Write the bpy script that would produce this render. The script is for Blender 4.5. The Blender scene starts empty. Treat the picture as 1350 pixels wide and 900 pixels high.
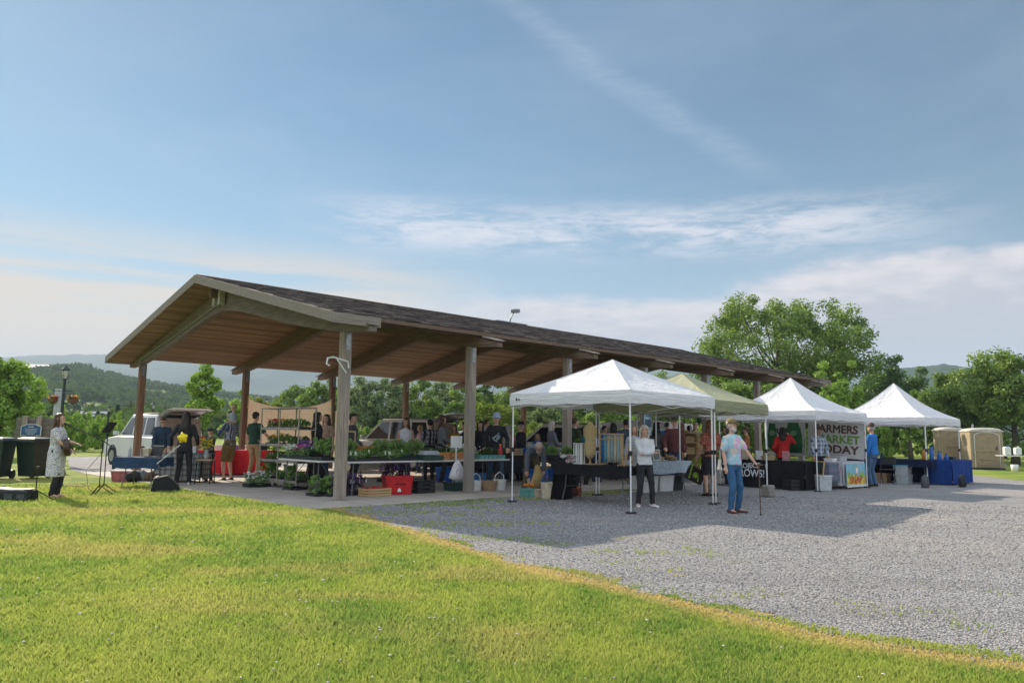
import bpy, bmesh, math, random
import numpy as np
from mathutils import Vector, Matrix, Euler
R=math.radians; PI=math.pi
sc=bpy.context.scene; COL=sc.collection
# ---------------------------------------------------------------- camera
CH=1.4; FP=1002.0; PIT=.1211; ROL=.0144
_fw=np.array([0,math.cos(PIT),math.sin(PIT)]); _rt=np.array([1.,0,0]); _up=np.array([0,-math.sin(PIT),math.cos(PIT)])
_r2=math.cos(ROL)*_rt+math.sin(ROL)*_up; _u2=-math.sin(ROL)*_rt+math.cos(ROL)*_up
CP=np.array([0,0,CH])
def G(x,y,z=0.):                       # point of the ground seen at a place of the photograph (1350 x 900)
    d=_fw*FP+_r2*(x-675)-_u2*(y-450); t=(z-CH)/d[2]; p=CP+d*t
    return Vector((float(p[0]),float(p[1]),z))
def AT(x,y,dist):                      # point at a forward distance
    d=_fw*FP+_r2*(x-675)-_u2*(y-450); p=CP+d*(dist/d[1])
    return Vector([float(c) for c in p])
def PR(X):
    d=np.array(X,float)-CP; z=d@_fw
    return 675+FP*(d@_r2)/z, 450-FP*(d@_u2)/z
def zfor(p,y):                         # height above the ground point p that shows at picture row y
    lo,hi=-2.,60.
    for _ in range(40):
        m=(lo+hi)/2
        if PR((p[0],p[1],m))[1]>y: lo=m
        else: hi=m
    return lo
cam=bpy.data.cameras.new('camera'); co=bpy.data.objects.new('camera',cam); COL.objects.link(co)
cam.sensor_width=36; cam.lens=FP/1350*36; cam.clip_start=.05; cam.clip_end=20000
m=Matrix.Identity(4)
for i in range(3):
    m[i][0]=_r2[i]; m[i][1]=_u2[i]; m[i][2]=-_fw[i]
m.translation=(0,0,CH); co.matrix_world=m; sc.camera=co
# ---------------------------------------------------------------- pavilion frame
OX,OY,TH,SP,WD,ZT,AA,EE,ZE,ZR=-3.431,15.58,.8002,3.436,11.92,3.437,.888,.808,3.664,5.349
UV=Vector((math.sin(TH),math.cos(TH),0)); VV=Vector((-math.cos(TH),math.sin(TH),0)); RZ=math.atan2(UV.y,UV.x)
def B(u,v,z=0): return Vector((OX,OY,0))+UV*u+VV*v+Vector((0,0,z))
def LOC(p):
    d=Vector((p[0]-OX,p[1]-OY,0)); return d.dot(UV),d.dot(VV)
# ---------------------------------------------------------------- object helpers
def tag(o,label=None,cat=None,group=None,kind=None):
    if label: o['label']=label
    if cat: o['category']=cat
    if group: o['group']=group
    if kind: o['kind']=kind
    return o
def thing(name,label,cat,loc=(0,0,0),rz=0.,group=None):
    o=bpy.data.objects.new(name,None); COL.objects.link(o); o.empty_display_size=.2
    o.location=loc; o.rotation_euler=(0,0,rz)
    return tag(o,label,cat,group)
class MB:
    def __init__(s): s.v=[]; s.f=[]; s.mi=[]; s.k=0
    def add(s,vs,fs):
        n=len(s.v); s.v+= [tuple(p) for p in vs]; s.f+=[tuple(i+n for i in f) for f in fs]; s.mi+=[s.k]*len(fs); return s
    def box(s,c,d,rz=0.,ry=0.,rx=0.,b=None,taper=1.):
        hx,hy,hz=d[0]/2,d[1]/2,d[2]/2
        if b is None: b=min(d)*.12
        b=min(b,min(hx,hy,hz)*.9)
        vs=[];idx={}
        for sx in(-1,1):
            for sy in(-1,1):
                for sz in(-1,1):
                    t=taper if sz>0 else 1.
                    for k in range(3):
                        p=[sx*(hx-(b if k!=0 else 0))*t,sy*(hy-(b if k!=1 else 0))*t,sz*(hz-(b if k!=2 else 0))]
                        idx[(sx,sy,sz,k)]=len(vs); vs.append(p)
        M=Euler((rx,ry,rz)).to_matrix(); cc=Vector(c)
        vs=[M@Vector(p)+cc for p in vs]; fs=[]; I=idx
        for sg in(-1,1):
            for k in range(3):
                a,bb=[q for q in range(3) if q!=k]
                q4=[]
                for (s1,s2) in((-1,-1),(1,-1),(1,1),(-1,1)):
                    t=[0,0,0]; t[k]=sg; t[a]=s1; t[bb]=s2; q4.append(I[(t[0],t[1],t[2],k)])
                flip=(sg<0)!=(k==1)
                fs.append(tuple(q4[::-1]) if flip else tuple(q4))
        for k in range(3):      # edges along axis k
            a,bb=[q for q in range(3) if q!=k]
            for s1 in(-1,1):
                for s2 in(-1,1):
                    def g(sk,w):
                        t=[0,0,0]; t[k]=sk; t[a]=s1; t[bb]=s2; return I[(t[0],t[1],t[2],w)]
                    q=[g(-1,a),g(1,a),g(1,bb),g(-1,bb)]
                    fs.append(tuple(q) if (s1*s2>0)!=(k==1) else tuple(q[::-1]))
        for sx in(-1,1):
            for sy in(-1,1):
                for sz in(-1,1):
                    q=[I[(sx,sy,sz,0)],I[(sx,sy,sz,1)],I[(sx,sy,sz,2)]]
                    fs.append(tuple(q) if sx*sy*sz>0 else tuple(q[::-1]))
        return s.add(vs,fs)
    def loft(s,rings,cap=True,closed=True):
        n=len(rings[0]); vs=[p for r in rings for p in r]; fs=[]
        for i in range(len(rings)-1):
            for j in range(n if closed else n-1):
                k=(j+1)%n; fs.append((i*n+j,i*n+k,(i+1)*n+k,(i+1)*n+j))
        if cap and closed:
            fs.append(tuple(range(n))[::-1]); fs.append(tuple((len(rings)-1)*n+j for j in range(n)))
        return s.add(vs,fs)
    def tube(s,pts,rs,n=8,flat=1.,caps=False):
        pts=[Vector(p) for p in pts]
        if not hasattr(rs,'__len__'): rs=[rs]*len(pts)
        rings=[]; up=None
        if caps:
            d0=(pts[0]-pts[1]).normalized(); d1=(pts[-1]-pts[-2]).normalized()
            pts=[pts[0]+d0*rs[0]*.85,pts[0]+d0*rs[0]*.5]+pts+[pts[-1]+d1*rs[-1]*.5,pts[-1]+d1*rs[-1]*.85]
            rs=[rs[0]*.35,rs[0]*.82]+list(rs)+[rs[-1]*.82,rs[-1]*.35]
        for i,p in enumerate(pts):
            d=(pts[min(i+1,len(pts)-1)]-pts[max(i-1,0)]).normalized()
            if up is None:
                up=Vector((0,0,1)) if abs(d.z)<.9 else Vector((0,1,0))
            x=d.cross(up)
            if x.length<1e-4: x=d.cross(Vector((1,0,0)))
            x.normalize(); y=x.cross(d).normalized(); up=y
            rings.append([p+(x*math.cos(2*PI*j/n)+y*math.sin(2*PI*j/n)*flat)*rs[i] for j in range(n)])
        return s.loft(rings)
    def cyl(s,c,r,h,n=16,r2=None):
        c=Vector(c); r2=r if r2 is None else r2
        return s.loft([[c+Vector((q*math.cos(2*PI*j/n),q*math.sin(2*PI*j/n),z)) for j in range(n)] for q,z in((r,0),(r2,h))])
    def lathe(s,c,prof,n=16):
        c=Vector(c)
        return s.loft([[c+Vector((q*math.cos(2*PI*j/n),q*math.sin(2*PI*j/n),z)) for j in range(n)] for q,z in prof])
    def ell(s,c,r,n=10,m=7,rot=None):
        c=Vector(c); rings=[]
        for i in range(m+1):
            a=-PI/2+PI*(i+.15)/(m+.3); q=math.cos(a); z=math.sin(a)
            ring=[Vector((r[0]*q*math.cos(2*PI*j/n),r[1]*q*math.sin(2*PI*j/n),r[2]*z)) for j in range(n)]
            if rot: ring=[rot@p for p in ring]
            rings.append([c+p for p in ring])
        return s.loft(rings)
    def prism(s,poly,axis,a,b):        # polygon extruded along an axis (0 x,1 y,2 z)
        def mk(p,t):
            q=list(p); q.insert(axis,t); return q
        n=len(poly); vs=[mk(p,a) for p in poly]+[mk(p,b) for p in poly]
        fs=[tuple(range(n)),tuple(range(2*n-1,n-1,-1))]+[(j,j+n,(j+1)%n+n,(j+1)%n) for j in range(n)]
        return s.add(vs,fs)
    def quad(s,a,b,c,d): return s.add([a,b,c,d],[(0,1,2,3)])
    def build(s,name,mat,parent=None,smooth=None,fix=False,mods=None):
        me=bpy.data.meshes.new(name); me.from_pydata([tuple(map(float,p)) for p in s.v],[],s.f)
        for mm in (mat if isinstance(mat,(list,tuple)) else [mat]): me.materials.append(mm)
        if any(s.mi): me.polygons.foreach_set('material_index',s.mi)
        if fix or True:
            bm=bmesh.new(); bm.from_mesh(me)
            bmesh.ops.recalc_face_normals(bm,faces=bm.faces); bm.to_mesh(me); bm.free()
        if smooth is not None and smooth is not False:
            if smooth is True: me.shade_smooth()
            else:
                me.shade_smooth()
                me.set_sharp_from_angle(angle=R(smooth))
        o=bpy.data.objects.new(name,me); COL.objects.link(o)
        if parent is not None: o.parent=parent
        return o
def P(name,mb,mat,parent,smooth=None,label=None):
    o=mb.build(name,mat,parent,smooth)
    if label: o['label']=label
    return o
def npmesh(name,V,F,mat,attrs=None,parent=None):   # big meshes, F is (n,3) or (n,4)
    me=bpy.data.meshes.new(name); n=len(V); k=F.shape[1]; m=len(F)
    me.vertices.add(n); me.vertices.foreach_set('co',np.ascontiguousarray(V,dtype=np.float32).ravel())
    me.loops.add(m*k); me.loops.foreach_set('vertex_index',np.ascontiguousarray(F,dtype=np.int32).ravel())
    me.polygons.add(m); me.polygons.foreach_set('loop_start',np.arange(0,m*k,k,dtype=np.int32))
    me.update(calc_edges=True)
    for an,av in (attrs or {}).items():
        at=me.attributes.new(an,'FLOAT','POINT'); at.data.foreach_set('value',np.ascontiguousarray(av,dtype=np.float32))
    me.materials.append(mat)
    o=bpy.data.objects.new(name,me); COL.objects.link(o)
    if parent is not None: o.parent=parent
    return o
def children(o): return [c for c in bpy.data.objects if c.parent==o]
def dup(o,loc,rz=0.,label=None,scale=None,parent=None):
    kids=CH_MAP.get(o.name) or [c for c in bpy.data.objects if c.parent==o]; CH_MAP[o.name]=kids
    r=o.copy(); COL.objects.link(r); r.location=loc; r.rotation_euler=(0,0,rz)
    if scale: r.scale=(scale,)*3 if not hasattr(scale,'__len__') else scale
    if label: r['label']=label
    if parent is not None: r.parent=parent
    for ch in kids:
        c=ch.copy(); COL.objects.link(c); c.parent=r
        for g in [q for q in (SUB_MAP.get(ch.name) if ch.name in SUB_MAP else SUB_MAP.setdefault(ch.name,[q for q in bpy.data.objects if q.parent==ch]))]:
            d=g.copy(); COL.objects.link(d); d.parent=c
    return r
CH_MAP={}; SUB_MAP={}
# ---------------------------------------------------------------- materials
def nt_new(name):
    mt=bpy.data.materials.new(name); mt.use_nodes=True; nt=mt.node_tree; nt.nodes.clear()
    return mt,nt
class N:
    def __init__(s,nt): s.nt=nt
    def __call__(s,typ,ins=None,**kw):
        n=s.nt.nodes.new(typ)
        for k,v in kw.items(): setattr(n,k,v)
        for k,v in (ins or {}).items():
            if isinstance(v,bpy.types.NodeSocket): s.nt.links.new(v,n.inputs[k])
            else: n.inputs[k].default_value=v
        return n
    def math(s,op,a,b=0.,c=0.,clamp=False):
        n=s('ShaderNodeMath',{0:a,1:b,2:c},operation=op,use_clamp=clamp); return n.outputs[0]
    def ss(s,x,a,b):                   # smoothstep
        n=s('ShaderNodeMapRange',{0:x,1:a,2:b,3:0.,4:1.},interpolation_type='SMOOTHSTEP'); return n.outputs[0]
    def mix(s,f,a,b,mode='MIX'):
        n=s('ShaderNodeMix',data_type='RGBA',blend_type=mode)
        for i,v in((0,f),(6,a),(7,b)):
            if isinstance(v,bpy.types.NodeSocket): s.nt.links.new(v,n.inputs[i])
            else: n.inputs[i].default_value=v if i==0 else (tuple(v)+(1.,))[:4]
        return n.outputs[2]
    def noise(s,vec,scale,detail=3.,rough=.55,dist=0.):
        n=s('ShaderNodeTexNoise',{'Scale':scale,'Detail':detail,'Roughness':rough,'Distortion':dist})
        if vec is not None: s.nt.links.new(vec,n.inputs['Vector'])
        return n
    def coord(s,kind='Object',sc=None,rot=None):
        o=s('ShaderNodeTexCoord').outputs[kind]
        if sc is not None or rot is not None:
            o=s('ShaderNodeMapping',{'Vector':o,'Scale':sc or (1,1,1),'Rotation':rot or (0,0,0)}).outputs[0]
        return o
    def bump(s,h,st=.3,d=.02):
        return s('ShaderNodeBump',{'Height':h,'Strength':st,'Distance':d}).outputs[0]
    def out(s,surf): 
        o=s('ShaderNodeOutputMaterial'); s.nt.links.new(surf,o.inputs['Surface'])
    def pbr(s,col,rough=.6,metal=0.,normal=None,spec=.4,**kw):
        d={'Base Color':col if isinstance(col,bpy.types.NodeSocket) else (tuple(col)+(1.,))[:4],'Roughness':rough,'Metallic':metal,'Specular IOR Level':spec}
        if normal is not None: d['Normal']=normal
        d.update(kw)
        n=s('ShaderNodeBsdfPrincipled',d); return n.outputs[0]
_MC={}
def rgb(r,g,b):                         # sRGB 0-255 to linear
    f=lambda c:(c/255/12.92 if c/255<=.04045 else ((c/255+.055)/1.055)**2.4)
    return (f(r),f(g),f(b))
def M(name,col,rough=.6,metal=0.,var=.18,sc=9.,bump=0.,bs=30.,spec=.4,coord='Object',det=3.):
    key=(name,tuple(np.round(col,4)),rough,metal,var,sc,bump,bs)
    if key in _MC: return _MC[key]
    mt,nt=nt_new(name); n=N(nt); c=n.coord(coord)
    nz=n.noise(c,sc,det).outputs[0]
    f=n.ss(nz,.3,.7)
    cc=n.mix(f,[max(0,x*(1-var)) for x in col],[min(1,x*(1+var)) for x in col])
    nr=None
    if bump: nr=n.bump(n.noise(c,bs,4.).outputs[0],bump,.01)
    n.out(n.pbr(cc,rough,metal,nr,spec)); _MC[key]=mt; return mt
def fabric(name,col,var=.12,folds=.35): return M(name,col,.85,0.,var,6.,folds,9.,.15)
def plaid(name,cols,scale=16.,line=.0):
    key=('plaid',name)
    if key in _MC: return _MC[key]
    mt,nt=nt_new(name); n=N(nt); c=n.coord('Object')
    sx=n('ShaderNodeSeparateXYZ',{0:c}).outputs
    hx=n.math('ADD',sx[0],n.math('MULTIPLY',sx[1],.8))
    def st(v,ph,w): 
        return n.math('GREATER_THAN',n.math('FRACT',n.math('ADD',n.math('MULTIPLY',v,scale/2),ph)),w)
    a=st(hx,0.,.5); b=st(sx[2],0.,.5)
    col=n.mix(a,cols[0],cols[1]); col=n.mix(n.math('MULTIPLY',b,.55),col,cols[2])
    if len(cols)>3:
        col=n.mix(n.math('MULTIPLY',st(hx,.3,.82),.8),col,cols[3]); col=n.mix(n.math('MULTIPLY',st(sx[2],.6,.8),.7),col,cols[3])
    if len(cols)>4: col=n.mix(n.math('MULTIPLY',st(sx[2],.2,.7),.6),col,cols[4])
    nr=n.bump(n.noise(c,9.,3.).outputs[0],.35,.01)
    n.out(n.pbr(col,.85,0.,nr,.15)); _MC[key]=mt; return mt
def dotted(name,base,cols,scale=40.,th=.35):
    key=('dot',name)
    if key in _MC: return _MC[key]
    mt,nt=nt_new(name); n=N(nt); c=n.coord('Object')
    v=n('ShaderNodeTexVoronoi',{'Vector':c,'Scale':scale})
    f=n.math('LESS_THAN',v.outputs['Distance'],th)
    rr=n('ShaderNodeSeparateColor',{0:v.outputs['Color']}).outputs[0]
    cc=n.mix(n.math('GREATER_THAN',rr,.5),cols[0],cols[-1])
    if len(cols)>2: cc=n.mix(n.math('GREATER_THAN',rr,.75),cc,cols[1])
    n.out(n.pbr(n.mix(f,base,cc),.8,0.,n.bump(n.noise(c,9.,3.).outputs[0],.3,.01),.15)); _MC[key]=mt; return mt
def wood(name,col,axis=0,var=.35,plank=0.,rough=.8,streak=26.,pax=1,gray=None):
    key=('wood',name)
    if key in _MC: return _MC[key]
    mt,nt=nt_new(name); n=N(nt); s3=[streak]*3; s3[axis]=streak/14
    c=n.coord('Object',tuple(s3)); f=n.noise(c,1.,5.,.6).outputs[0]
    c2=n.coord('Object'); big=n.noise(c2,.9,2.).outputs[0]
    cc=n.mix(n.ss(f,.25,.75),[x*(1-var) for x in col],[min(1,x*(1+var)) for x in col])
    if gray: cc=n.mix(n.ss(big,.4,.65),cc,gray)
    h=f
    if plank:
        sx=n('ShaderNodeSeparateXYZ',{0:c2}).outputs
        t=n.math('MULTIPLY',sx[pax],1/plank)
        idn=n('ShaderNodeTexWhiteNoise',{'W':n.math('FLOOR',t)},noise_dimensions='1D').outputs[0]
        fr=n.math('FRACT',t)
        g=n.math('MULTIPLY',n.ss(fr,0.,.07),n.math('SUBTRACT',1.,n.ss(fr,.94,1.)))
        cc=n.mix(n.math('MULTIPLY',idn,.75),cc,[x*.42 for x in col]); cc=n.mix(n.math('SUBTRACT',1.,g),cc,[x*.2 for x in col]); h=n.math('MULTIPLY',f,g)
    n.out(n.pbr(cc,rough,0.,n.bump(h,.4,.01),.25)); _MC[key]=mt; return mt
def leafmat(name,c1,c2,tr=.35,gl=.04):
    key=('leaf',name)
    if key in _MC: return _MC[key]
    mt,nt=nt_new(name); n=N(nt); c=n.coord('Object')
    f=n.ss(n.noise(c,1.3,3.,.6).outputs[0],.32,.68)
    a=n('ShaderNodeAttribute',attribute_name='rnd').outputs['Fac']
    col=n.mix(n.math('ADD',n.math('MULTIPLY',f,.6),n.math('MULTIPLY',a,.4)),c1,c2)
    d=n('ShaderNodeBsdfDiffuse',{'Color':col}).outputs[0]
    t=n('ShaderNodeBsdfTranslucent',{'Color':n.mix(.5,col,n.mix(1.,col,(1.,1.,.5),'MULTIPLY'))}).outputs[0]
    g=n('ShaderNodeBsdfGlossy',{'Color':(.6,.65,.6,1),'Roughness':.45}).outputs[0]
    mx=n('ShaderNodeMixShader',{0:tr,1:d,2:t}).outputs[0]
    mx=n('ShaderNodeMixShader',{0:gl,1:mx,2:g}).outputs[0]
    n.out(mx); _MC[key]=mt; return mt
def glass(name='car_glass',col=(.02,.025,.03)):
    return M(name,col,.06,0.,.05,2.,0.,30.,.8)
WHITE=M('white_paint',(.75,.75,.74),.45,0,.06,4.)
BLACKM=M('black_metal',(.02,.02,.022),.4,.3,.2)
BLACKP=M('black_plastic',(.018,.018,.02),.5,0,.2)
GREYM=M('grey_metal',(.28,.29,.3),.4,.8,.15)
PLASTW=M('white_plastic',(.7,.7,.68),.4,0,.06)
# ================================================================ sky, sun, ground, hills
SUNV=(UV*(.09)+VV*1.70+Vector((0,0,1.))).normalized()     # towards the sun
el=math.asin(SUNV.z); az=math.atan2(SUNV.x,SUNV.y)
sun=bpy.data.lights.new('sun','SUN'); sun.energy=5.; sun.angle=R(.6); sun.color=(1.,.87,.70)
so=bpy.data.objects.new('sun',sun); COL.objects.link(so); so.rotation_euler=SUNV.to_track_quat('Z','Y').to_euler()
w=bpy.data.worlds.new('World'); sc.world=w; w.use_nodes=True; nt=w.node_tree; nt.nodes.clear(); n=N(nt)
sky=n('ShaderNodeTexSky',sky_type='NISHITA',sun_disc=False,sun_elevation=el,sun_rotation=az,air_density=1.,dust_density=.12,ozone_density=2.2,altitude=200.)
d=n('ShaderNodeTexCoord').outputs['Generated']; sx=n('ShaderNodeSeparateXYZ',{0:d}).outputs
elv=n.math('MULTIPLY',n.math('ARCSINE',sx[2]),57.2958); azv=n.math('MULTIPLY',n.math('ARCTAN2',sx[0],sx[1]),57.2958)   # degrees
pv=n('ShaderNodeCombineXYZ',{0:azv,1:elv,2:0.}).outputs[0]
def mp(sc3,rot=0.): return n('ShaderNodeMapping',{'Vector':pv,'Scale':sc3,'Rotation':(0,0,R(rot))}).outputs[0]
SB=.08
base=n.mix(1.,n('ShaderNodeHueSaturation',{'Color':sky.outputs[0],'Saturation':1.0,'Value':1.}).outputs[0],(.66,.765,.72),'MULTIPLY')
k=1/SB
# low cloud bank on the right, thinner in the middle
bn=n.noise(mp((.055,.17,1)),1.,6.,.58).outputs[0]; bn2=n.noise(mp((.35,1.1,1),3),1.,5.,.6).outputs[0]
top=n.math('ADD',n.math('MULTIPLY',n.ss(azv,12.,25.),2.2),10.5)       # upper edge of the bank in degrees
top=n.math('ADD',top,n.math('ADD',n.math('MULTIPLY',n.math('SUBTRACT',bn,.5),3.6),n.math('MULTIPLY',n.math('SUBTRACT',bn2,.5),1.8)))
bank=n.math('MULTIPLY',n.ss(n.math('SUBTRACT',top,elv),-.25,1.3),n.ss(azv,-14.,4.))
bank=n.math('MULTIPLY',bank,.9)
# middle cirrus
cn=n.noise(mp((.10,.55,1),-6),1.,7.,.62,.6).outputs[0]; cn2=n.noise(mp((.5,2.2,1),-10),1.,5.,.65,.8).outputs[0]
cen=n.math('ADD',n.math('MULTIPLY',azv,-.015),15.2)
wv=n.math('SUBTRACT',1.,n.ss(n.math('ABSOLUTE',n.math('SUBTRACT',elv,cen)),.2,3.0))
cir=n.math('MULTIPLY',n.math('MULTIPLY',wv,n.ss(n.math('ADD',n.math('MULTIPLY',cn,.62),n.math('MULTIPLY',cn2,.38)),.36,.64)),n.math('MULTIPLY',n.ss(azv,-19.,-8.),n.math('SUBTRACT',1.,n.ss(azv,20.,36.))))
cir=n.math('MULTIPLY',cir,.85)
# long thin streak high up
sl=n.math('SUBTRACT',n.math('SUBTRACT',elv,30.6),n.math('MULTIPLY',azv,-.62))
sw=n.math('ADD',sl,n.math('MULTIPLY',n.math('SUBTRACT',cn,.5),2.2))
stk=n.math('MULTIPLY',n.math('SUBTRACT',1.,n.ss(n.math('ABSOLUTE',sw),.0,1.9)),n.math('MULTIPLY',n.ss(azv,-8.,4.),n.math('SUBTRACT',1.,n.ss(azv,16.,22.))))
stk=n.math('MULTIPLY',stk,n.math('ADD',.12,n.math('MULTIPLY',n.ss(cn2,.35,.7),.14)))
# veils low on the left
ln=n.noise(mp((.035,.42,1),2),1.,5.,.55).outputs[0]
vl=n.math('MULTIPLY',n.math('MULTIPLY',n.ss(ln,.36,.56),n.math('SUBTRACT',1.,n.ss(azv,-14.,2.))),n.math('SUBTRACT',1.,n.ss(elv,10.,14.5)))
vl=n.math('MULTIPLY',vl,.85)
hz=n.math('SUBTRACT',1.,n.ss(elv,-1.,17.)); hz=n.math('MULTIPLY',hz,n.math('SUBTRACT',.8,n.math('MULTIPLY',n.ss(azv,-35.,5.),.18)))
hc=n.mix(n.ss(azv,-35.,15.),[x*k for x in (.47,.385,.305)],[x*k for x in (.31,.33,.37)]); c=n.mix(hz,base,hc)
broad=n.math('MULTIPLY',n.ss(n.noise(mp((.03,.09,1),-20),1.,4.,.6).outputs[0],.35,.8),.22)
c=n.mix(broad,c,[x*k for x in (.36,.43,.52)])
c=n.mix(stk,c,[x*k for x in (.36,.42,.50)])
c=n.mix(vl,c,[x*k for x in (.56,.46,.36)])
c=n.mix(cir,c,[x*k for x in (.52,.51,.54)])
bc=n.mix(n.ss(n.math('ADD',bn2,n.math('MULTIPLY',n.math('SUBTRACT',top,elv),-.10)),.0,.55),[x*k for x in (.33,.325,.36)],[x*k for x in (.55,.49,.49)])
c=n.mix(bank,c,bc)
# bright broken cloud added for fill light, unseen overhead and behind the camera
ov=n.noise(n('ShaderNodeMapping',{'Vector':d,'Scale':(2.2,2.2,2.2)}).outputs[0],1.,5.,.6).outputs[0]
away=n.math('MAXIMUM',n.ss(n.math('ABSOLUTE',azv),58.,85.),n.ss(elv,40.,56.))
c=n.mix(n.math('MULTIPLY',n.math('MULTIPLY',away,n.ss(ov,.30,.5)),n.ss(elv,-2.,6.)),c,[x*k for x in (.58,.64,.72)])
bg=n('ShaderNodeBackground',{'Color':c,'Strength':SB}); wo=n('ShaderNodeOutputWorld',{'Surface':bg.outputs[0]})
sc.view_settings.view_transform='Standard'; sc.view_settings.look='None'; sc.view_settings.gamma=1; sc.view_settings.use_curve_mapping=False
sc.view_settings.exposure=.76
cy=sc.cycles; cy.use_denoising=True; cy.max_bounces=6; cy.diffuse_bounces=3; cy.glossy_bounces=2; cy.transmission_bounces=3; cy.volume_bounces=0; cy.transparent_max_bounces=8
cy.use_adaptive_sampling=True; cy.adaptive_threshold=.02; cy.caustics_reflective=False; cy.caustics_refractive=False
sc.render.use_persistent_data=False
# ---------------------------------------------------------------- numpy noise
_rs=np.random.RandomState(7); _TB=_rs.rand(256,256)
def vnoise(x,y):
    xi=np.floor(x).astype(int); yi=np.floor(y).astype(int); fx=x-xi; fy=y-yi
    fx=fx*fx*(3-2*fx); fy=fy*fy*(3-2*fy); a=_TB[xi&255,yi&255]; b_=_TB[(xi+1)&255,yi&255]; c_=_TB[xi&255,(yi+1)&255]; d_=_TB[(xi+1)&255,(yi+1)&255]
    return (a*(1-fx)+b_*fx)*(1-fy)+(c_*(1-fx)+d_*fx)*fy
def fbm(x,y,o=4,g=.5):
    s=0;a=1;t=0
    for i in range(o): s=s+a*vnoise(x*2**i+17*i,y*2**i+31*i); t+=a; a*=g
    return s/t
# border of the gravel against the lawn
BORD=[G(x,y) for x,y in ((430,665),(478,676),(520,689),(560,702),(620,721),(700,743),(780,763),(880,787),(960,806),(1060,830),(1150,846),(1230,858),(1350,874),(1500,892))]
BORD=np.array([[p.x,p.y] for p in BORD]); BORD=np.vstack([BORD,[BORD[-1]+(BORD[-1]-BORD[-2])*5]])
def bdist(X,Y):                        # signed distance: positive on the lawn side
    P0=np.stack([X,Y],-1); best=np.full(X.shape,1e9); sg=np.ones(X.shape)
    for i in range(len(BORD)-1):
        a=BORD[i]; b_=BORD[i+1]; ab=b_-a; t=np.clip(((P0-a)@ab)/(ab@ab),0,1); q=P0-(a+t[...,None]*ab); dd=np.hypot(q[...,0],q[...,1])
        cr=ab[0]*q[...,1]-ab[1]*q[...,0]; m_=dd<best; best=np.where(m_,dd,best); sg=np.where(m_,np.where(cr<0,1.,-1.),sg)
    return best*sg
def grass_cols(n):                     # shared by the turf and its blades
    g=n('ShaderNodeNewGeometry').outputs['Position']
    a=n.ss(n.noise(g,.55,5.,.65).outputs[0],.40,.62); b_=n.ss(n.noise(g,2.3,4.,.65).outputs[0],.35,.7)
    dr=n('ShaderNodeAttribute',attribute_name='dry').outputs['Fac']
    c=n.mix(a,(.125,.255,.040),(.36,.42,.08)); c=n.mix(n.math('MULTIPLY',b_,.55),c,(.42,.44,.12))
    c=n.mix(dr,c,(.58,.44,.19)); return c,g
mt,nt=nt_new('lawn'); n=N(nt); c,g=grass_cols(n)
fn=n.noise(g,60.,3.,.7).outputs[0]
c=n.mix(n.math('MULTIPLY',n.ss(fn,.35,.6),.8),n.mix(1.,c,(.45,.45,.4),'MULTIPLY'),c)
n.out(n.pbr(c,.9,0.,n.bump(fn,.8,.03),.1)); LAWN=mt
mt,nt=nt_new('grass_blade'); n=N(nt); c,g=grass_cols(n)
rn=n('ShaderNodeAttribute',attribute_name='rnd').outputs['Fac']
c=n.mix(n.math('MULTIPLY',n.ss(rn,.86,.95),.8),c,(.42,.36,.16)); c=n.mix(n.math('MULTIPLY',rn,.35),c,(.50,.58,.15))
d_=n('ShaderNodeBsdfDiffuse',{'Color':c}).outputs[0]; t_=n('ShaderNodeBsdfTranslucent',{'Color':c}).outputs[0]
n.out(n('ShaderNodeMixShader',{0:.45,1:d_,2:t_}).outputs[0]); BLADE=mt
# ground sheet: fine near the camera, coarse to the horizon
gx=np.unique(np.concatenate([-np.geomspace(24,4000,30)[::-1],np.linspace(-20,20,161),np.geomspace(24,4000,30)]))
gy=np.unique(np.concatenate([[-60,-20,-6],np.linspace(0,26,105),np.geomspace(30,6000,36)]))
X,Y=np.meshgrid(gx,gy,indexing='ij'); V=np.stack([X,Y,np.zeros_like(X)],-1).reshape(-1,3)
bd=bdist(V[:,0],V[:,1])
def dryness(x,y,bd):
    d=np.clip(1.-(bd-.12)/(.12+.34*fbm(x*1.3,y*1.3,3)),0,1)*np.clip((y-1)/3,0,1)*(np.abs(bd)<1.5)
    pt=np.clip((fbm(x*.45+3,y*.9+9,3)-.58)*3.2,0,.5)*np.clip((26-y)/6,0,1)
    q=np.clip(1-np.hypot((x+2.2)/2.6,(y-13)/1.6),0,1)*.8*fbm(x*2,y*2,3)
    return np.clip(d+pt+q,0,1)
V[:,2]=np.where(bd>0,.0,-.0)
ii=np.arange(len(gx)*len(gy)).reshape(len(gx),len(gy)); F=np.stack([ii[:-1,:-1],ii[1:,:-1],ii[1:,1:],ii[:-1,1:]],-1).reshape(-1,4)
o=npmesh('ground',V,F,LAWN,{'dry':dryness(V[:,0],V[:,1],bd)}); o['kind']='structure'
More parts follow.
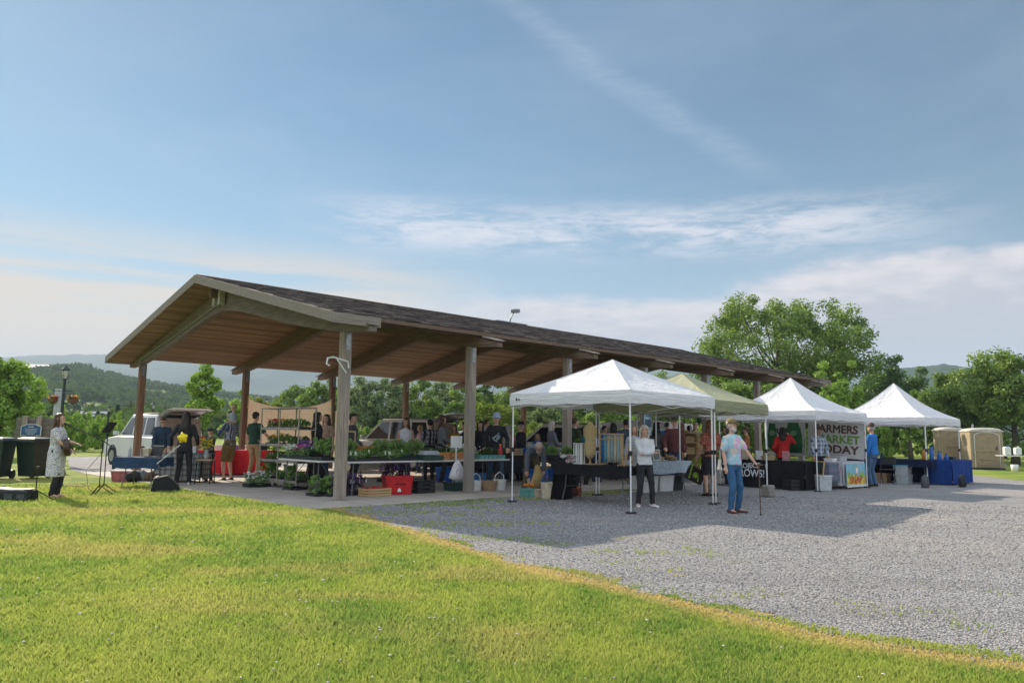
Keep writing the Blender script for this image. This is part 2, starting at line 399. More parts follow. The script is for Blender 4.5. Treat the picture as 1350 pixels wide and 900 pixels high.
# gravel
mt,nt=nt_new('gravel'); n=N(nt); g=n('ShaderNodeNewGeometry').outputs['Position']
v1=n('ShaderNodeTexVoronoi',{'Vector':g,'Scale':58.,'Randomness':1.}); v2=n('ShaderNodeTexVoronoi',{'Vector':g,'Scale':140.})
r1=n('ShaderNodeSeparateColor',{0:v1.outputs['Color']}).outputs[0]; r2_=n('ShaderNodeSeparateColor',{0:v2.outputs['Color']}).outputs[1]
rr=n.math('ADD',n.math('MULTIPLY',r1,.6),n.math('MULTIPLY',r2_,.4))
cr=n('ShaderNodeValToRGB',{0:rr}); e=cr.color_ramp.elements; e[0].position=.1; e[0].color=(.16,.165,.175,1); e[1].position=.95; e[1].color=(.56,.54,.53,1)
q=cr.color_ramp.elements.new(.5); q.color=(.30,.30,.31,1)
big=n.ss(n.noise(g,.5,4.,.6).outputs[0],.35,.7)
c=n.mix(n.math('MULTIPLY',big,.3),cr.outputs[0],(.28,.255,.23))
ed=n.ss(v1.outputs['Distance'],.3,.75); c=n.mix(n.math('MULTIPLY',ed,.4),c,(.10,.095,.09)); c=n.mix(n.math('MULTIPLY',n.ss(n.noise(g,.22,5.,.65).outputs[0],.52,.66),.5),c,(.42,.37,.32)); tn=n.noise(n('ShaderNodeMapping',{'Vector':g,'Rotation':(0,0,-RZ+.12),'Scale':(.10,1.15,1)}).outputs[0],1.,3.,.5).outputs[0]; c=n.mix(n.math('MULTIPLY',n.ss(tn,.56,.62),.30),c,(.17,.165,.165))
n.out(n.pbr(c,.9,0.,n.bump(n.math('SUBTRACT',1.,v1.outputs['Distance']),.9,.02),.2)); GRAV=mt
nb=np.diff(BORD,axis=0); nb=nb/np.hypot(nb[:,0],nb[:,1])[:,None]; nrm_=np.stack([nb[:,1],-nb[:,0]],-1); nv=np.vstack([nrm_[:1],(nrm_[1:]+nrm_[:-1])/2,nrm_[-1:]])
outer=[];inner=[]
for i in range(len(BORD)-1):
    a=BORD[i]; b_=BORD[i+1]; L_=np.hypot(*(b_-a)); k_=max(2,int(L_/.06)) if L_<30 else 2
    for t in np.arange(k_)/k_:
        p=a+(b_-a)*t; m_=nv[i]*(1-t)+nv[i+1]*t; f=(fbm(np.array(p[0]*1.1),np.array(p[1]*1.1),5,.7)-.5)*.9
        outer.append(p+m_*f*(1 if L_<30 else 0)); inner.append(p-m_*.75)
if bdist(np.array([inner[5][0]]),np.array([inner[5][1]]))[0]>0: inner=[2*BORD[0]*0+o_ for o_ in inner]
far=[(60,4),(75,30)]+[tuple(G(x,y))[:2] for x,y in ((1350,634),(1300,628),(1255,623),(1200,617),(1120,611))]+[(17,47),(4,47),(-9,43),tuple(G(88,602))[:2],tuple(G(92,618))[:2],tuple(B(-1.2,13))[:2],tuple(B(-.9,-.4))[:2]]
sel=inner[::8]+[inner[-1]]
from mathutils.geometry import tessellate_polygon
V=[(p[0],p[1],.004) for p in outer]+[(p[0],p[1],.004) for p in inner]; no=len(outer); F=[]
for j in range(no-1): F.append((j,j+1,no+j+1,no+j))
selI=[no+8*j for j in range(len(inner[::8]))]+[2*no-1]; selI=list(dict.fromkeys(selI))
base_=len(V); V+=[(p[0],p[1],.004) for p in far]; loop_=[no+j for j in range(no)]+list(range(base_,base_+len(far)))
tri=tessellate_polygon([[Vector(V[i]) for i in loop_]])
F+= [tuple(loop_[q] for q in t_) for t_ in tri]
me=bpy.data.meshes.new('gravel_lot'); me.from_pydata([tuple(map(float,v)) for v in V],[],F)
bm=bmesh.new(); bm.from_mesh(me)
for f in bm.faces:
    if f.normal.z<0: f.normal_flip()
bm.to_mesh(me); bm.free(); me.materials.append(GRAV)
o=bpy.data.objects.new('gravel_lot',me); COL.objects.link(o); o['kind']='structure'
# concrete slab
mt,nt=nt_new('concrete'); n=N(nt); g=n.coord('Object'); f1=n.noise(g,1.1,5.,.65).outputs[0]; f2=n.noise(g,30.,3.).outputs[0]
sx=n('ShaderNodeSeparateXYZ',{0:g}).outputs
jt=n.math('MAXIMUM',n.math('LESS_THAN',n.math('FRACT',n.math('MULTIPLY',sx[0],1/3.436)),.006),n.math('LESS_THAN',n.math('FRACT',n.math('MULTIPLY',sx[1],1/2.98)),.007))
c=n.mix(n.ss(f1,.3,.7),(.37,.33,.29),(.50,.45,.39)); c=n.mix(n.math('MULTIPLY',f2,.25),c,(.25,.22,.2)); c=n.mix(jt,c,(.1,.09,.08))
n.out(n.pbr(c,.85,0.,n.bump(f2,.2,.01),.25)); CONC=mt
mb=MB(); mb.box((SP*3,WD/2,-.05),(SP*6+2.5,WD+2.2,.16),b=.02)
o=mb.build('slab',CONC); o.location=B(0,0); o.rotation_euler=(0,0,RZ); o['kind']='structure'
ZS=.03
# grass blades as real geometry
def scatter_polar(n_,r0,r1,a0,a1,rs):
    r=np.exp(rs.uniform(np.log(r0),np.log(r1),n_)); a=rs.uniform(R(a0),R(a1),n_); return r*np.sin(a),r*np.cos(a),r
rs=np.random.RandomState(3)
x,y,r=scatter_polar(520000,2.2,22.,-46,44,rs); bd=bdist(x,y); uu=(x-OX)*UV.x+(y-OY)*UV.y; vv_=(x-OX)*VV.x+(y-OY)*VV.y
keep=(bd>(fbm(x*1.1,y*1.1,5,.7)-.5)*.9-.04+rs.exponential(.10,len(x))*0)&~((uu>-1.25)&(vv_>-1.1))
# weeds that creep into the gravel and along the slab
x2=rs.uniform(-6,14,160000); y2=rs.uniform(2.5,26,160000); b2=bdist(x2,y2); u2_=(x2-OX)*UV.x+(y2-OY)*UV.y; v2_=(x2-OX)*VV.x+(y2-OY)*VV.y
k2=((b2<0)&(b2>-2.6)&(fbm(x2*1.7,y2*1.7,4)>.665-.14*np.exp(b2*1.1)))|((b2<0)&(v2_<-1.12)&(v2_>-1.75-.5*fbm(x2,y2,2))&(u2_>0.2)&(u2_<9)&(fbm(x2*1.5,y2*1.5,4)>.44))
x=np.concatenate([x[keep],x2[k2]]); y=np.concatenate([y[keep],y2[k2]]); r=np.hypot(x,y); bd=bdist(x,y)
N_=len(x); hgt=(.022+.022*rs.rand(N_)+.02*np.clip(fbm(x*1.5,y*1.5,3)-.45,0,1))*(1+.02*r)
bare=np.clip(1.2-bd/.6,0,1); hgt*=np.where(bd>0,1-.55*bare,.6)
wd=(.0022+.0011*r)*(.7+.6*rs.rand(N_)); an=rs.uniform(0,2*PI,N_); ln_=hgt*rs.uniform(.2,1.1,N_); la=rs.uniform(0,2*PI,N_)
dx=np.cos(an)*wd; dy=np.sin(an)*wd
Vb=np.empty((N_,3,3)); Vb[:,0]=np.stack([x-dx,y-dy,np.zeros(N_)],-1); Vb[:,1]=np.stack([x+dx,y+dy,np.zeros(N_)],-1); Vb[:,2]=np.stack([x+np.cos(la)*ln_,y+np.sin(la)*ln_,hgt],-1)
dr=np.repeat(dryness(x,y,np.where(bd<0,.55,bd)),3); rn=np.repeat(rs.rand(N_),3)
o=npmesh('grass',Vb.reshape(-1,3),np.arange(N_*3).reshape(-1,3),BLADE,{'dry':dr,'rnd':rn}); tag(o,'short patchy green lawn grass in front of the market','grass',None,'stuff')
# clover heads and litter specks in the lawn
x,y,r=scatter_polar(420,3.,18.,-44,40,rs); bd=bdist(x,y); kk=(bd>.7)&~(((x-OX)*UV.x+(y-OY)*UV.y>-1.3)&((x-OX)*VV.x+(y-OY)*VV.y>-1.3)); x=x[kk];y=y[kk];r=r[kk]
oc=np.array([[1,0,0],[-1,0,0],[0,1,0],[0,-1,0],[0,0,1],[0,0,-1]],float); of=np.array([[0,2,4],[2,1,4],[1,3,4],[3,0,4],[2,0,5],[1,2,5],[3,1,5],[0,3,5]])
def octs(x,y,z,s,jit,rs):
    n_=len(x); V=oc[None]*s[:,None,None]*(1+jit*(rs.rand(n_,6,1)-.5))
    V=V*np.stack([1+.5*rs.rand(n_),1+.5*rs.rand(n_),.55+.3*rs.rand(n_)],-1)[:,None,:]; a=rs.uniform(0,PI,n_)[:,None]; X=V[...,0]*np.cos(a)-V[...,1]*np.sin(a); Y=V[...,0]*np.sin(a)+V[...,1]*np.cos(a)
    V=np.stack([X+x[:,None],Y+y[:,None],V[...,2]+z[:,None]],-1); return V.reshape(-1,3),(of[None]+6*np.arange(n_)[:,None,None]).reshape(-1,3)
Vc,Fc=octs(x,y,np.full(len(x),.035),.004+.0009*r*(.5+rs.rand(len(x))),.4,rs)
o=npmesh('clover_flowers',Vc,Fc,M('clover_white',(.62,.58,.50),.8)); tag(o,'tiny white clover heads scattered through the lawn','clover',None,'stuff')
# loose stones
x,y,r=scatter_polar(60000,5.,20.,-12,44,rs); bd=bdist(x,y); vv_=(x-OX)*VV.x+(y-OY)*VV.y
kk=(bd<.25*rs.rand(len(x))-.05)&(vv_<-1.2); x=x[kk];y=y[kk];r=r[kk]
mt,nt=nt_new('stone'); n=N(nt); g=n('ShaderNodeNewGeometry').outputs['Random Per Island']
n.out(n.pbr(n.mix(g,(.11,.11,.12),(.52,.50,.48)),.9,spec=.2)); STONE=mt
Vc,Fc=octs(x,y,np.full(len(x),.006),.0035+.0006*r*(.4+rs.rand(len(x))),.5,rs)
o=npmesh('loose_gravel',Vc,Fc,STONE); tag(o,'loose grey gravel stones lying on the lot','gravel',None,'stuff')
# ---------------------------------------------------------------- hills
def hillmat(name,c1,c2,c3,s1,s2):
    mt,nt=nt_new(name); n=N(nt); g=n('ShaderNodeNewGeometry').outputs['Position']
    a=n.ss(n.noise(g,s1,5.,.6).outputs[0],.4,.6); b_=n.noise(g,s2,4.,.7).outputs[0]
    c=n.mix(a,c1,c2); c=n.mix(n.ss(b_,.45,.75),c,c3)
    n.out(n.pbr(c,.95,0.,n.bump(b_,.9,4.),.05)); return mt
def hill(name,ridge,dist,d0,mat,amp,fs,nr=50,na=420,back=1.25):
    xs=np.linspace(ridge[0][0],ridge[-1][0],na); ys=np.interp(xs,[p[0] for p in ridge],[p[1] for p in ridge])
    V=[]
    tt=np.concatenate([np.linspace(0,1,nr),np.linspace(1.03,back,6)])
    for x_,y_ in zip(xs,ys):
        p=AT(x_,y_,dist); zt=p.z; dirx=p.x/dist
        for t in tt:
            dd=d0+(dist-d0)*min(t,1) if t<=1 else dist*t
            s=t if t<=1 else max(0,1-(t-1)*1.6)
            s=s*s*(3-2*s)*.55+s*.45 if t<=1 else s
            V.append((dirx*dd,dd,zt*s))
    V=np.array(V); nf=fbm(V[:,0]/fs,V[:,1]/fs,5,.6)-.5; f2=fbm(V[:,0]/(fs*5)+5,V[:,1]/(fs*5),3)-.5
    s=np.clip(V[:,2]/max(V[:,2].max(),1)*3,0,1); V[:,2]+=(nf*amp+f2*amp*2.0*(np.tile(np.arange(len(tt)),na)<nr-6))*s
    V[:,2]-=1.
    m_=len(tt); ii=np.arange(na*m_).reshape(na,m_); F=np.stack([ii[:-1,:-1],ii[1:,:-1],ii[1:,1:],ii[:-1,1:]],-1).reshape(-1,4)
    o=npmesh(name,V,F,mat); o.data.shade_smooth(); o['kind']='structure'; return o,V.reshape(na,m_,3)
HA=hillmat('far_woods',(.03,.06,.035),(.045,.08,.04),(.02,.045,.03),.004,.02)
HB=hillmat('near_woods',(.07,.12,.035),(.17,.22,.07),(.05,.09,.03),.006,.05)
hill('far_ridge',[(-500,480),(-200,475),(0,471),(60,468),(120,467),(240,469),(400,476),(520,482),(700,486),(870,486),(960,492),(1100,497),(1180,489),(1240,484),(1300,488),(1500,500),(1800,510)],2600,1300,HA,12,40)
hill('wooded_hill',[(-700,470),(-300,480),(0,492),(40,493),(107,487),(135,497),(180,506),(225,514),(290,522),(400,536),(520,548),(640,560),(700,568)],620,200,HB,3.,22,60,500)
hill('wooded_hill',[(1050,560),(1120,510),(1180,487),(1240,480),(1290,484),(1350,492),(1500,498),(1900,500)],900,350,HA,7,22,40,300)
# haze
mb=MB(); mb.box((0,2100,148),(9000,6000,303),b=0.001)
mt,nt=nt_new('haze'); n=N(nt)
vo=n('ShaderNodeVolumePrincipled',{'Color':(.60,.76,.95,1),'Density':.00030,'Anisotropy':.0}); oo=n('ShaderNodeOutputMaterial'); nt.links.new(vo.outputs[0],oo.inputs['Volume'])
o=mb.build('haze',mt); tag(o,'thin blue morning haze filling the valley','haze',None,'stuff')
# ================================================================ pavilion
pav=thing('pavilion','long open timber market pavilion with arched beams and a shingle roof on the concrete slab','pavilion',B(0,0),RZ)
SL=(ZR-ZE)/(WD/2+AA); VE=-.44
def ztop(v): return ZE+(min(v,WD-v)+AA)*SL
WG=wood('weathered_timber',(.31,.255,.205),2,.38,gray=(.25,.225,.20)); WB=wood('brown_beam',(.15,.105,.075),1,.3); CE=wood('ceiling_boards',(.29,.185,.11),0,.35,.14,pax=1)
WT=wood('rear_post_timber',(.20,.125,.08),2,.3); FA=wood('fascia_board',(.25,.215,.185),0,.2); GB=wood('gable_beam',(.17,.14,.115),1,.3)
for i in range(7):
    for sgn,v0 in((1,0.),(-1,WD)):
        mb=MB(); q=.125
        mb.box((i*SP,v0,ZS+(ZT-ZS)/2),(.19,.19,ZT-ZS),b=.006)
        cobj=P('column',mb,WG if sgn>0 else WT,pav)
        mb=MB()
        for s in(-1,1): mb.box((i*SP,v0+s*.101,ZT-.06),(.10,.008,.62),b=.001)
        for s in(-1,1):
            for z in(-.3,-.1,.1): mb.cyl((i*SP,v0+s*.106-.008,ZT+z-.01),.018,.02,6)
        P('bracket',mb,GREYM,cobj)
def beam_poly():
    top=[];bot=[]; zu=.17
    vs=np.concatenate([np.linspace(-AA-.1,WD/2,22),np.linspace(WD/2,WD+AA+.1,22)[1:]])
    for v in vs:
        v=float(v); t=ztop(v)-zu; top.append((v,t)); w=min(v,WD-v)
        if w<0: dp=.10+(ZE+AA*SL-zu-ZT-.10)*max(0,(w+AA+.1)/(AA+.1))
        else:
            dp=(ZE+AA*SL-zu-ZT)
            a=ztop(v)-zu-dp; m_=min(1,w/(WD/2)); apex=ZR-zu-.62
            bz=ZT+(a-ZT)*.96+0*m_
            bz=min(bz,apex-.30*max(0,(m_-.62)/.38)*0)    # rounded crown below
            k=max(0,1-abs(v-WD/2)/2.2); q_=1-min(1,m_*1.5); bz=ztop(v)-zu-(.276+.22*(1-q_*q_)+.16*k*k)
            dp=t-bz
        bot.append((v,t-dp))
    return top+bot[::-1]
bp=beam_poly()
for i in range(7):
    mb=MB()
    n2=len(bp)//2; th=.085
    for j in range(n2-1):
        a,b_,c_,d_=bp[j],bp[j+1],bp[-2-j],bp[-1-j]
        x0,x1=i*SP-th,i*SP+th
        mb.quad((x0,*a),(x0,*b_),(x0,*c_),(x0,*d_)); mb.quad((x1,*b_),(x1,*a),(x1,*d_),(x1,*c_))
        mb.quad((x0,*d_),(x0,*c_),(x1,*c_),(x1,*d_)); mb.quad((x0,*b_),(x0,*a),(x1,*a),(x1,*b_))
    mb.quad((x0,*bp[0]),(x0,*bp[-1]),(x1,*bp[-1]),(x1,*bp[0])); mb.quad((x0,*bp[n2]),(x0,*bp[n2-1]),(x1,*bp[n2-1]),(x1,*bp[n2]))
    bo=P('arched_beam',mb,GB if i in(0,6) else WB,pav)
    for v0,s in((-AA-.12,1),(WD+AA+.12,-1)):       # small shingled cap over each beam tip
        mb=MB(); mb.box((i*SP,v0+s*.24,ztop(v0+s*.24)-.12),(.26,.52,.035),rx=s*math.atan(SL),b=.004); P('beam_cap',mb,FA,bo)
    
# roof: deck, shingles, fascia
mt,nt=nt_new('shingles'); n=N(nt); cc=n.coord('Object')
br=n('ShaderNodeTexBrick',{'Vector':cc,'Scale':1.,'Color1':(.02,.018,.017,1),'Color2':(.19,.15,.135,1),'Mortar':(.03,.025,.025,1),'Mortar Size':.012,'Bias':0.,'Brick Width':.30,'Row Height':.17},offset=.5)
f1=n.noise(cc,7.,4.,.7).outputs[0]; c=n.mix(n.math('MULTIPLY',n.ss(f1,.50,.56),.8),br.outputs[0],(.11,.092,.088)); c=n.mix(n.math('MULTIPLY',n.ss(n.noise(cc,3.5,4.).outputs[0],.48,.56),.6),c,(.06,.05,.05))
n.out(n.pbr(c,.9,0.,n.bump(br.outputs[1],-.4,.02),.2)); SHG=mt
U0,U1=-EE,6*SP+EE
mt,nt=nt_new('shingle_tabs'); n=N(nt); gi=n('ShaderNodeNewGeometry').outputs['Random Per Island']; cc=n.coord('Object')
cr=n('ShaderNodeValToRGB',{0:gi}); e=cr.color_ramp.elements; e[0].color=(.030,.025,.023,1); e[1].color=(.21,.175,.16,1); e[1].position=1.; q=cr.color_ramp.elements.new(.55); q.color=(.095,.078,.072,1)
f2=n.noise(cc,90.,2.).outputs[0]; n.out(n.pbr(n.mix(n.math('MULTIPLY',f2,.35),cr.outputs[0],(.15,.13,.12)),.92,0.,n.bump(f2,.3,.004),.15)); TAB=mt
rr=random.Random(77); mb=MB(); vs=[];fs=[]
for side in(0,1):
    nr=44; 
    for i in range(nr):
        u=U0-.01+rr.uniform(0,.3)
        a_lo=0 if i>0 else -.015
        while u<U1:
            L_=rr.choice((.22,.30,.38)); u1=min(u+L_-.012,U1+.01)
            ve=-AA if u<.12 else VE
            v0=ve+(WD/2-ve)*i/nr+a_lo; v1=ve+(WD/2-ve)*(i+1)/nr+.01; th=rr.uniform(.010,.026)
            z0=ZE+(v0+AA)*SL; z1=ZE+(v1+AA)*SL; y0,y1=(v0,v1) if side==0 else (WD-v0,WD-v1); k_=len(vs)
            vs+=[(u,y0,z0+th),(u1,y0,z0+th),(u1,y1,z1+.004),(u,y1,z1+.004),(u,y0,z0+.001),(u1,y0,z0+.001)]; fs+=[(k_,k_+1,k_+2,k_+3),(k_+4,k_+5,k_+1,k_),(k_,k_+3,k_+4),(k_+1,k_+5,k_+2)]; u=u+L_
mb.add(vs,fs); P('shingles',mb,TAB,pav)
mb=MB(); mb.prism([(-.16,-.036),(0,.008),(.16,-.036),(.16,-.012),(0,.034),(-.16,-.012)],0,U0-.01,U1+.01); o=P('ridge_cap',mb,SHG,pav); o.location=(0,WD/2,ZR)
for nm,dz0,dz1,mat_ in(('roof',-.045,0.,SHG),('ceiling',-.16,-.048,CE)):
    mb=MB(); inset=0 if nm=='roof' else .02
    for a,b_ in((U0+inset,.12),(.12,U1-inset)):
        for side in(0,1):
            ve=(-AA if a<0 else VE)+inset; e0=(ve if not side else WD-ve); z0=ZE+(ve+AA)*SL; zr=ZR; vm=WD/2
            y0,y1=(e0,vm)
            vs=[(x_,y_,z_+dz) for dz in(dz0,dz1) for x_ in(a,b_) for y_,z_ in((y0,z0),(y1,zr))]
            fs=[(0,1,3,2),(4,6,7,5),(0,4,5,1),(2,3,7,6),(0,2,6,4),(1,5,7,3)]
            mb.add(vs,fs)
    P(nm,mb,mat_,pav)
for x0 in(U0-.02,U1+.02):               # rake boards
    for side in(0,1):
        mb=MB(); y0=-AA if not side else WD+AA
        for (ya,za,yb,zb) in((y0,ZE,WD/2,ZR),):
            x1=x0-.035 if x0<0 else x0+.035
            q=[(ya,za+.01),(yb,zb+.01),(yb,zb-.205),(ya,za-.19)]
            mb.prism(q,0,x0,x1)
        P('rake_board',mb,FA,pav)
mb=MB(); mb.box((-.32,-AA-.02,ZE-.10),(1.08,.04,.2),b=.004); P('fascia',mb,FA,pav); mb=MB(); mb.box((-.32,WD+AA+.02,ZE-.10),(1.08,.04,.2),b=.004); P('fascia',mb,FA,pav)
for v0 in(VE-.02,WD-VE+.02):
    mb=MB(); mb.box((3.02*SP+.2,v0,ztop(max(v0,WD-v0) if v0<0 else v0)-.10) if 0 else ((.13+U1)/2,v0,ZE+(VE+AA)*SL-.075),(U1-.13,.03,.08),b=.004); P('fascia',mb,WB,pav)
mb=MB(); mb.box((3*SP,WD/2,ZR-.36),(6*SP+.9,.14,.34)); P('ridge_beam',mb,WB,pav)
mb=MB(); mb.box((-.2,WD/2-.17,ZR-.52),(.16,.12,.38)); mb.box((-.2,WD/2+.17,ZR-.52),(.16,.12,.38)); P('ridge_block',mb,M('pale_block',(.42,.40,.33),.7),pav)
# conduit along the gable beam
mb=MB(); mb.tube([(-.12,WD/2+.1,ZR-.62),(-.12,WD*.75,ztop(WD*.25)-.50),(-.12,WD-.1,ZT+.14),(-.12,WD-.02,ZT-.1)],.02,6); P('conduit',mb,GREYM,pav)
# floodlight on the ridge, bracket hook on the first column
ur=LOC(G(672,900))[0]
fl=MB(); fx=None
best=min(np.linspace(0,20,400),key=lambda u:abs(PR(B(float(u),WD/2,ZR))[0]-672)); fx=float(best)
fl.box((fx,WD/2-.02,ZR+.02),(1.5,.3,.04)); fl.tube([(fx,WD/2,ZR),(fx+.02,WD/2-.05,ZR+.2),(fx+.16,WD/2-.05,ZR+.42)],.025,6); P('light_arm',fl,GREYM,pav)
fl=MB(); fl.box((fx+.2,WD/2-.1,ZR+.47),(.30,.2,.13),ry=-.1); P('floodlight',fl,M('lamp_grey',(.2,.2,.21),.4),pav)
mb=MB(); mb.tube([(0,-.15,ZT-.75),(-.02,-.15,ZT-.62),(-.35,-.13,ZT-.55),(-.48,-.13,ZT-.58),(-.5,-.13,ZT-.70),(-.43,-.13,ZT-.73)],.02,6); mb.tube([(-.05,-.15,ZT-.85),(-.28,-.14,ZT-.58)],.015,6); P('hook',mb,PLASTW,pav)
# ================================================================ tents
def tentmat(name,col,tr=.16,ms=(3,3,1.2)):
    mt,nt=nt_new(name); n=N(nt); c=n.coord('Object'); f=n.noise(c,2.2,4.,.6).outputs[0]
    col2=n.mix(n.ss(f,.3,.7),[x*.93 for x in col],col)
    nr=n.bump(n.noise(n.coord('Object',ms),2.6,4.,.6,.5).outputs[0],.8,.06)
    d_=n('ShaderNodeBsdfDiffuse',{'Color':col2,'Normal':nr}).outputs[0]; t_=n('ShaderNodeBsdfTranslucent',{'Color':col2,'Normal':nr}).outputs[0]
    n.out(n('ShaderNodeMixShader',{0:tr,1:d_,2:t_}).outputs[0]); return mt
TWH=tentmat('white_canopy',(.82,.82,.84)); TWV=tentmat('white_valance',(.82,.82,.84),.16,(.7,.7,8.)); TGV=tentmat('green_valance',(.36,.37,.24),.16,(.7,.7,8.)); TGR=tentmat('green_canopy',(.44,.45,.31)); TPK=tentmat('pale_canopy',(.80,.76,.78))
def tent(label,cu,cv,rot,ez,pz,mat_,size=3.05,val=.24,sag=.12,grp=None,legs=(1,1,1,1),splay=0.,lining=False):
    t=thing('canopy_tent',label,'tent',B(cu,cv),RZ+rot,grp); h=size/2; n_=12; mb=MB()
    # canopy: four gores, slightly concave
    for k in range(4):
        c_,s_=[(1,0),(0,1),(-1,0),(0,-1)][k]
        rows=[]; n_=18
        for i in range(n_+1):
            f=i/n_; row=[]
            hh=h*(1-f); z=ez+val+(pz-ez-val)*(f-sag*math.sin(PI*f))
            for j in range(21):
                g=-1+2*j/20; wr=.030*(float(fbm(np.array(g*2.2+k*7+cu),np.array(f*5.+cv),3,.6))-.5)*(1-g**8)*min(1,f*6)*min(1,(1-f)*5); sg=.05*math.sin(PI*f)*(1-g*g)*(1 if sag>.05 else .6)
                x_,y_=hh,hh*g; row.append((x_*c_-y_*s_,x_*s_+y_*c_,z-sg+wr*2.))
            rows.append(row)
        mb.loft(rows,cap=False,closed=False)
    P('canopy',mb,mat_,t,True)
    for sx_ in(-1,1):
        for sy in(-1,1): mb=MB(); mb.tube([(sx_*h*(1-i/8),sy*h*(1-i/8),ez+val+(pz-ez-val)*(i/8-sag*math.sin(PI*i/8))+.004) for i in range(9)],.007,5); P('seam',mb,mat_,t)
    for k in range(4):
        mb=MB(); c_,s_=[(1,0),(0,1),(-1,0),(0,-1)][k]; rows=[]
        for z,o_ in((ez+val+.004,0.004),(ez+val*.5,.018),(ez,.01)):
            row=[]
            for j in range(17):
                g=-1+2*j/16; x_=h+o_; y_=(h+o_)*g; row.append((x_*c_-y_*s_,x_*s_+y_*c_,z+(.012*math.cos(g*PI*3) if z==ez else 0)))
            rows.append(row)
        mb.loft(rows,cap=False,closed=False); vo=P('valance',mb,TGV if mat_==TGR else TWV if mat_==TWH else mat_,t)
        if lining and k==3:
            pass
    hp=h-.04
    for (sx_,sy),on in zip(((-1,-1),(1,-1),(1,1),(-1,1)),legs):
        if not on: continue
        mb=MB(); bx_,by=sx_*(hp+splay*(1 if (sx_,sy)==(-1,-1) else 0)),sy*hp
        mb.tube([(sx_*hp,sy*hp,ez+val-.02),(bx_*.5+sx_*hp*.5,by,1.05)],.021,4); mb.tube([(bx_*.5+sx_*hp*.5,by,1.1),(bx_,by,.02)],.016,4)
        lo=P('leg',mb,WHITE,t); mb=MB(); mb.cyl((bx_,by,.004),.10,.03,12); P('foot_plate',mb,BLACKP,lo)
        mb=MB(); mb.box((bx_*.5+sx_*hp*.5,by,1.08),(.055,.055,.09)); P('leg_clamp',mb,BLACKP,lo)
    for k in range(4):                   # scissor trusses
        mb=MB(); c_,s_=[(1,0),(0,1),(-1,0),(0,-1)][k]
        for a,b_ in((-1,0),(0,1)):
            for z0,z1 in((ez+.14,ez-.05),(ez-.05,ez+.14)):
                p=[(hp*.985,hp*a,z0),(hp*.985,hp*b_,z1)]; mb.tube([(x_*c_-y_*s_,x_*s_+y_*c_,z) for x_,y_,z in p],.010,4)
        P('truss',mb,WHITE,t)
    mb=MB(); mb.tube([(0,0,ez+.1),(0,0,pz-.03)],.018,6); P('center_pole',mb,WHITE,t)
    return t
t1=tent('white pop-up tent nearest the camera over a black table, small black mark on its valance',4.378,-3.499,.033,2.0,3.0,TWH,sag=.03,splay=-.02)
mb=MB(); mb.prism([(1.36,2.10),(1.30,2.10),(1.33,2.16)],0,-1.555,-1.550); mb.prism([(1.29,2.10),(1.23,2.10),(1.26,2.14)],0,-1.555,-1.550); P('emblem',mb,BLACKP,t1)
tent('olive green pop-up tent squeezed between two white tents',7.36,-3.251,.123,1.95,2.92,TGR,sag=.04)
tent('white peaked tent above the project banner table, next to the green tent',13.254,-3.168,-.049,1.9,3.17,TWH,sag=.13)
tent('white peaked tent over the dark blue tables, farthest along the row',19.508,-3.895,-.042,1.88,3.34,TWH,sag=.13)
bt=LOC(AT(853,560,34)); tent('pale low tent behind the pavilion with colourful goods hanging under it',bt[0],bt[1],.2,1.72,2.12,TPK,sag=0.,val=.22)
# ================================================================ trees and shrubs
def leaf_arrays(clumps,per,ls,seed,flat=.8):
    rs=np.random.RandomState(seed); C_=np.array([c[:3] for c in clumps]); S_=np.array([c[3] for c in clumps])
    k=np.repeat(np.arange(len(clumps)),per); n_=len(k)
    d=rs.normal(size=(n_,3)); d/=np.linalg.norm(d,axis=1)[:,None]; rad=S_[k]*(rs.rand(n_)**.45)
    p=C_[k]+d*rad[:,None]*np.array([1,1,flat])
    nrm=d*.7+rs.normal(size=(n_,3))*.55+np.array([0,0,.35]); nrm/=np.linalg.norm(nrm,axis=1)[:,None]
    a=np.cross(nrm,rs.normal(size=(n_,3))); a/=np.linalg.norm(a,axis=1)[:,None]; b_=np.cross(nrm,a)
    s=ls*(.55+.8*rs.rand(n_))[:,None]; a=a*s; b_=b_*s*.62
    V=np.stack([p-a,p+b_*.9-a*.1,p+a,p-b_*.9+a*.1],1).reshape(-1,3); F=np.arange(n_*4).reshape(-1,4)
    rn=np.repeat(np.clip(rs.rand(len(clumps))[k]*.7+rs.rand(n_)*.3,0,1),4); return V,F,rn
TM={'mid':leafmat('leaf_mid',(.10,.18,.035),(.27,.385,.085)),'dark':leafmat('leaf_dark',(.045,.10,.025),(.13,.22,.05)),'light':leafmat('leaf_light',(.17,.31,.04),(.34,.50,.09)),
    'gray':leafmat('leaf_gray',(.15,.22,.10),(.28,.36,.18)),'pale':leafmat('leaf_pale',(.10,.17,.05),(.30,.36,.17)),'yellow':leafmat('leaf_yellow',(.13,.20,.02),(.30,.36,.06)),'conifer':leafmat('leaf_conifer',(.015,.045,.02),(.045,.085,.035))}
BARK=M('bark',(.075,.06,.045),.9,0,.4,6.,.8,14.)
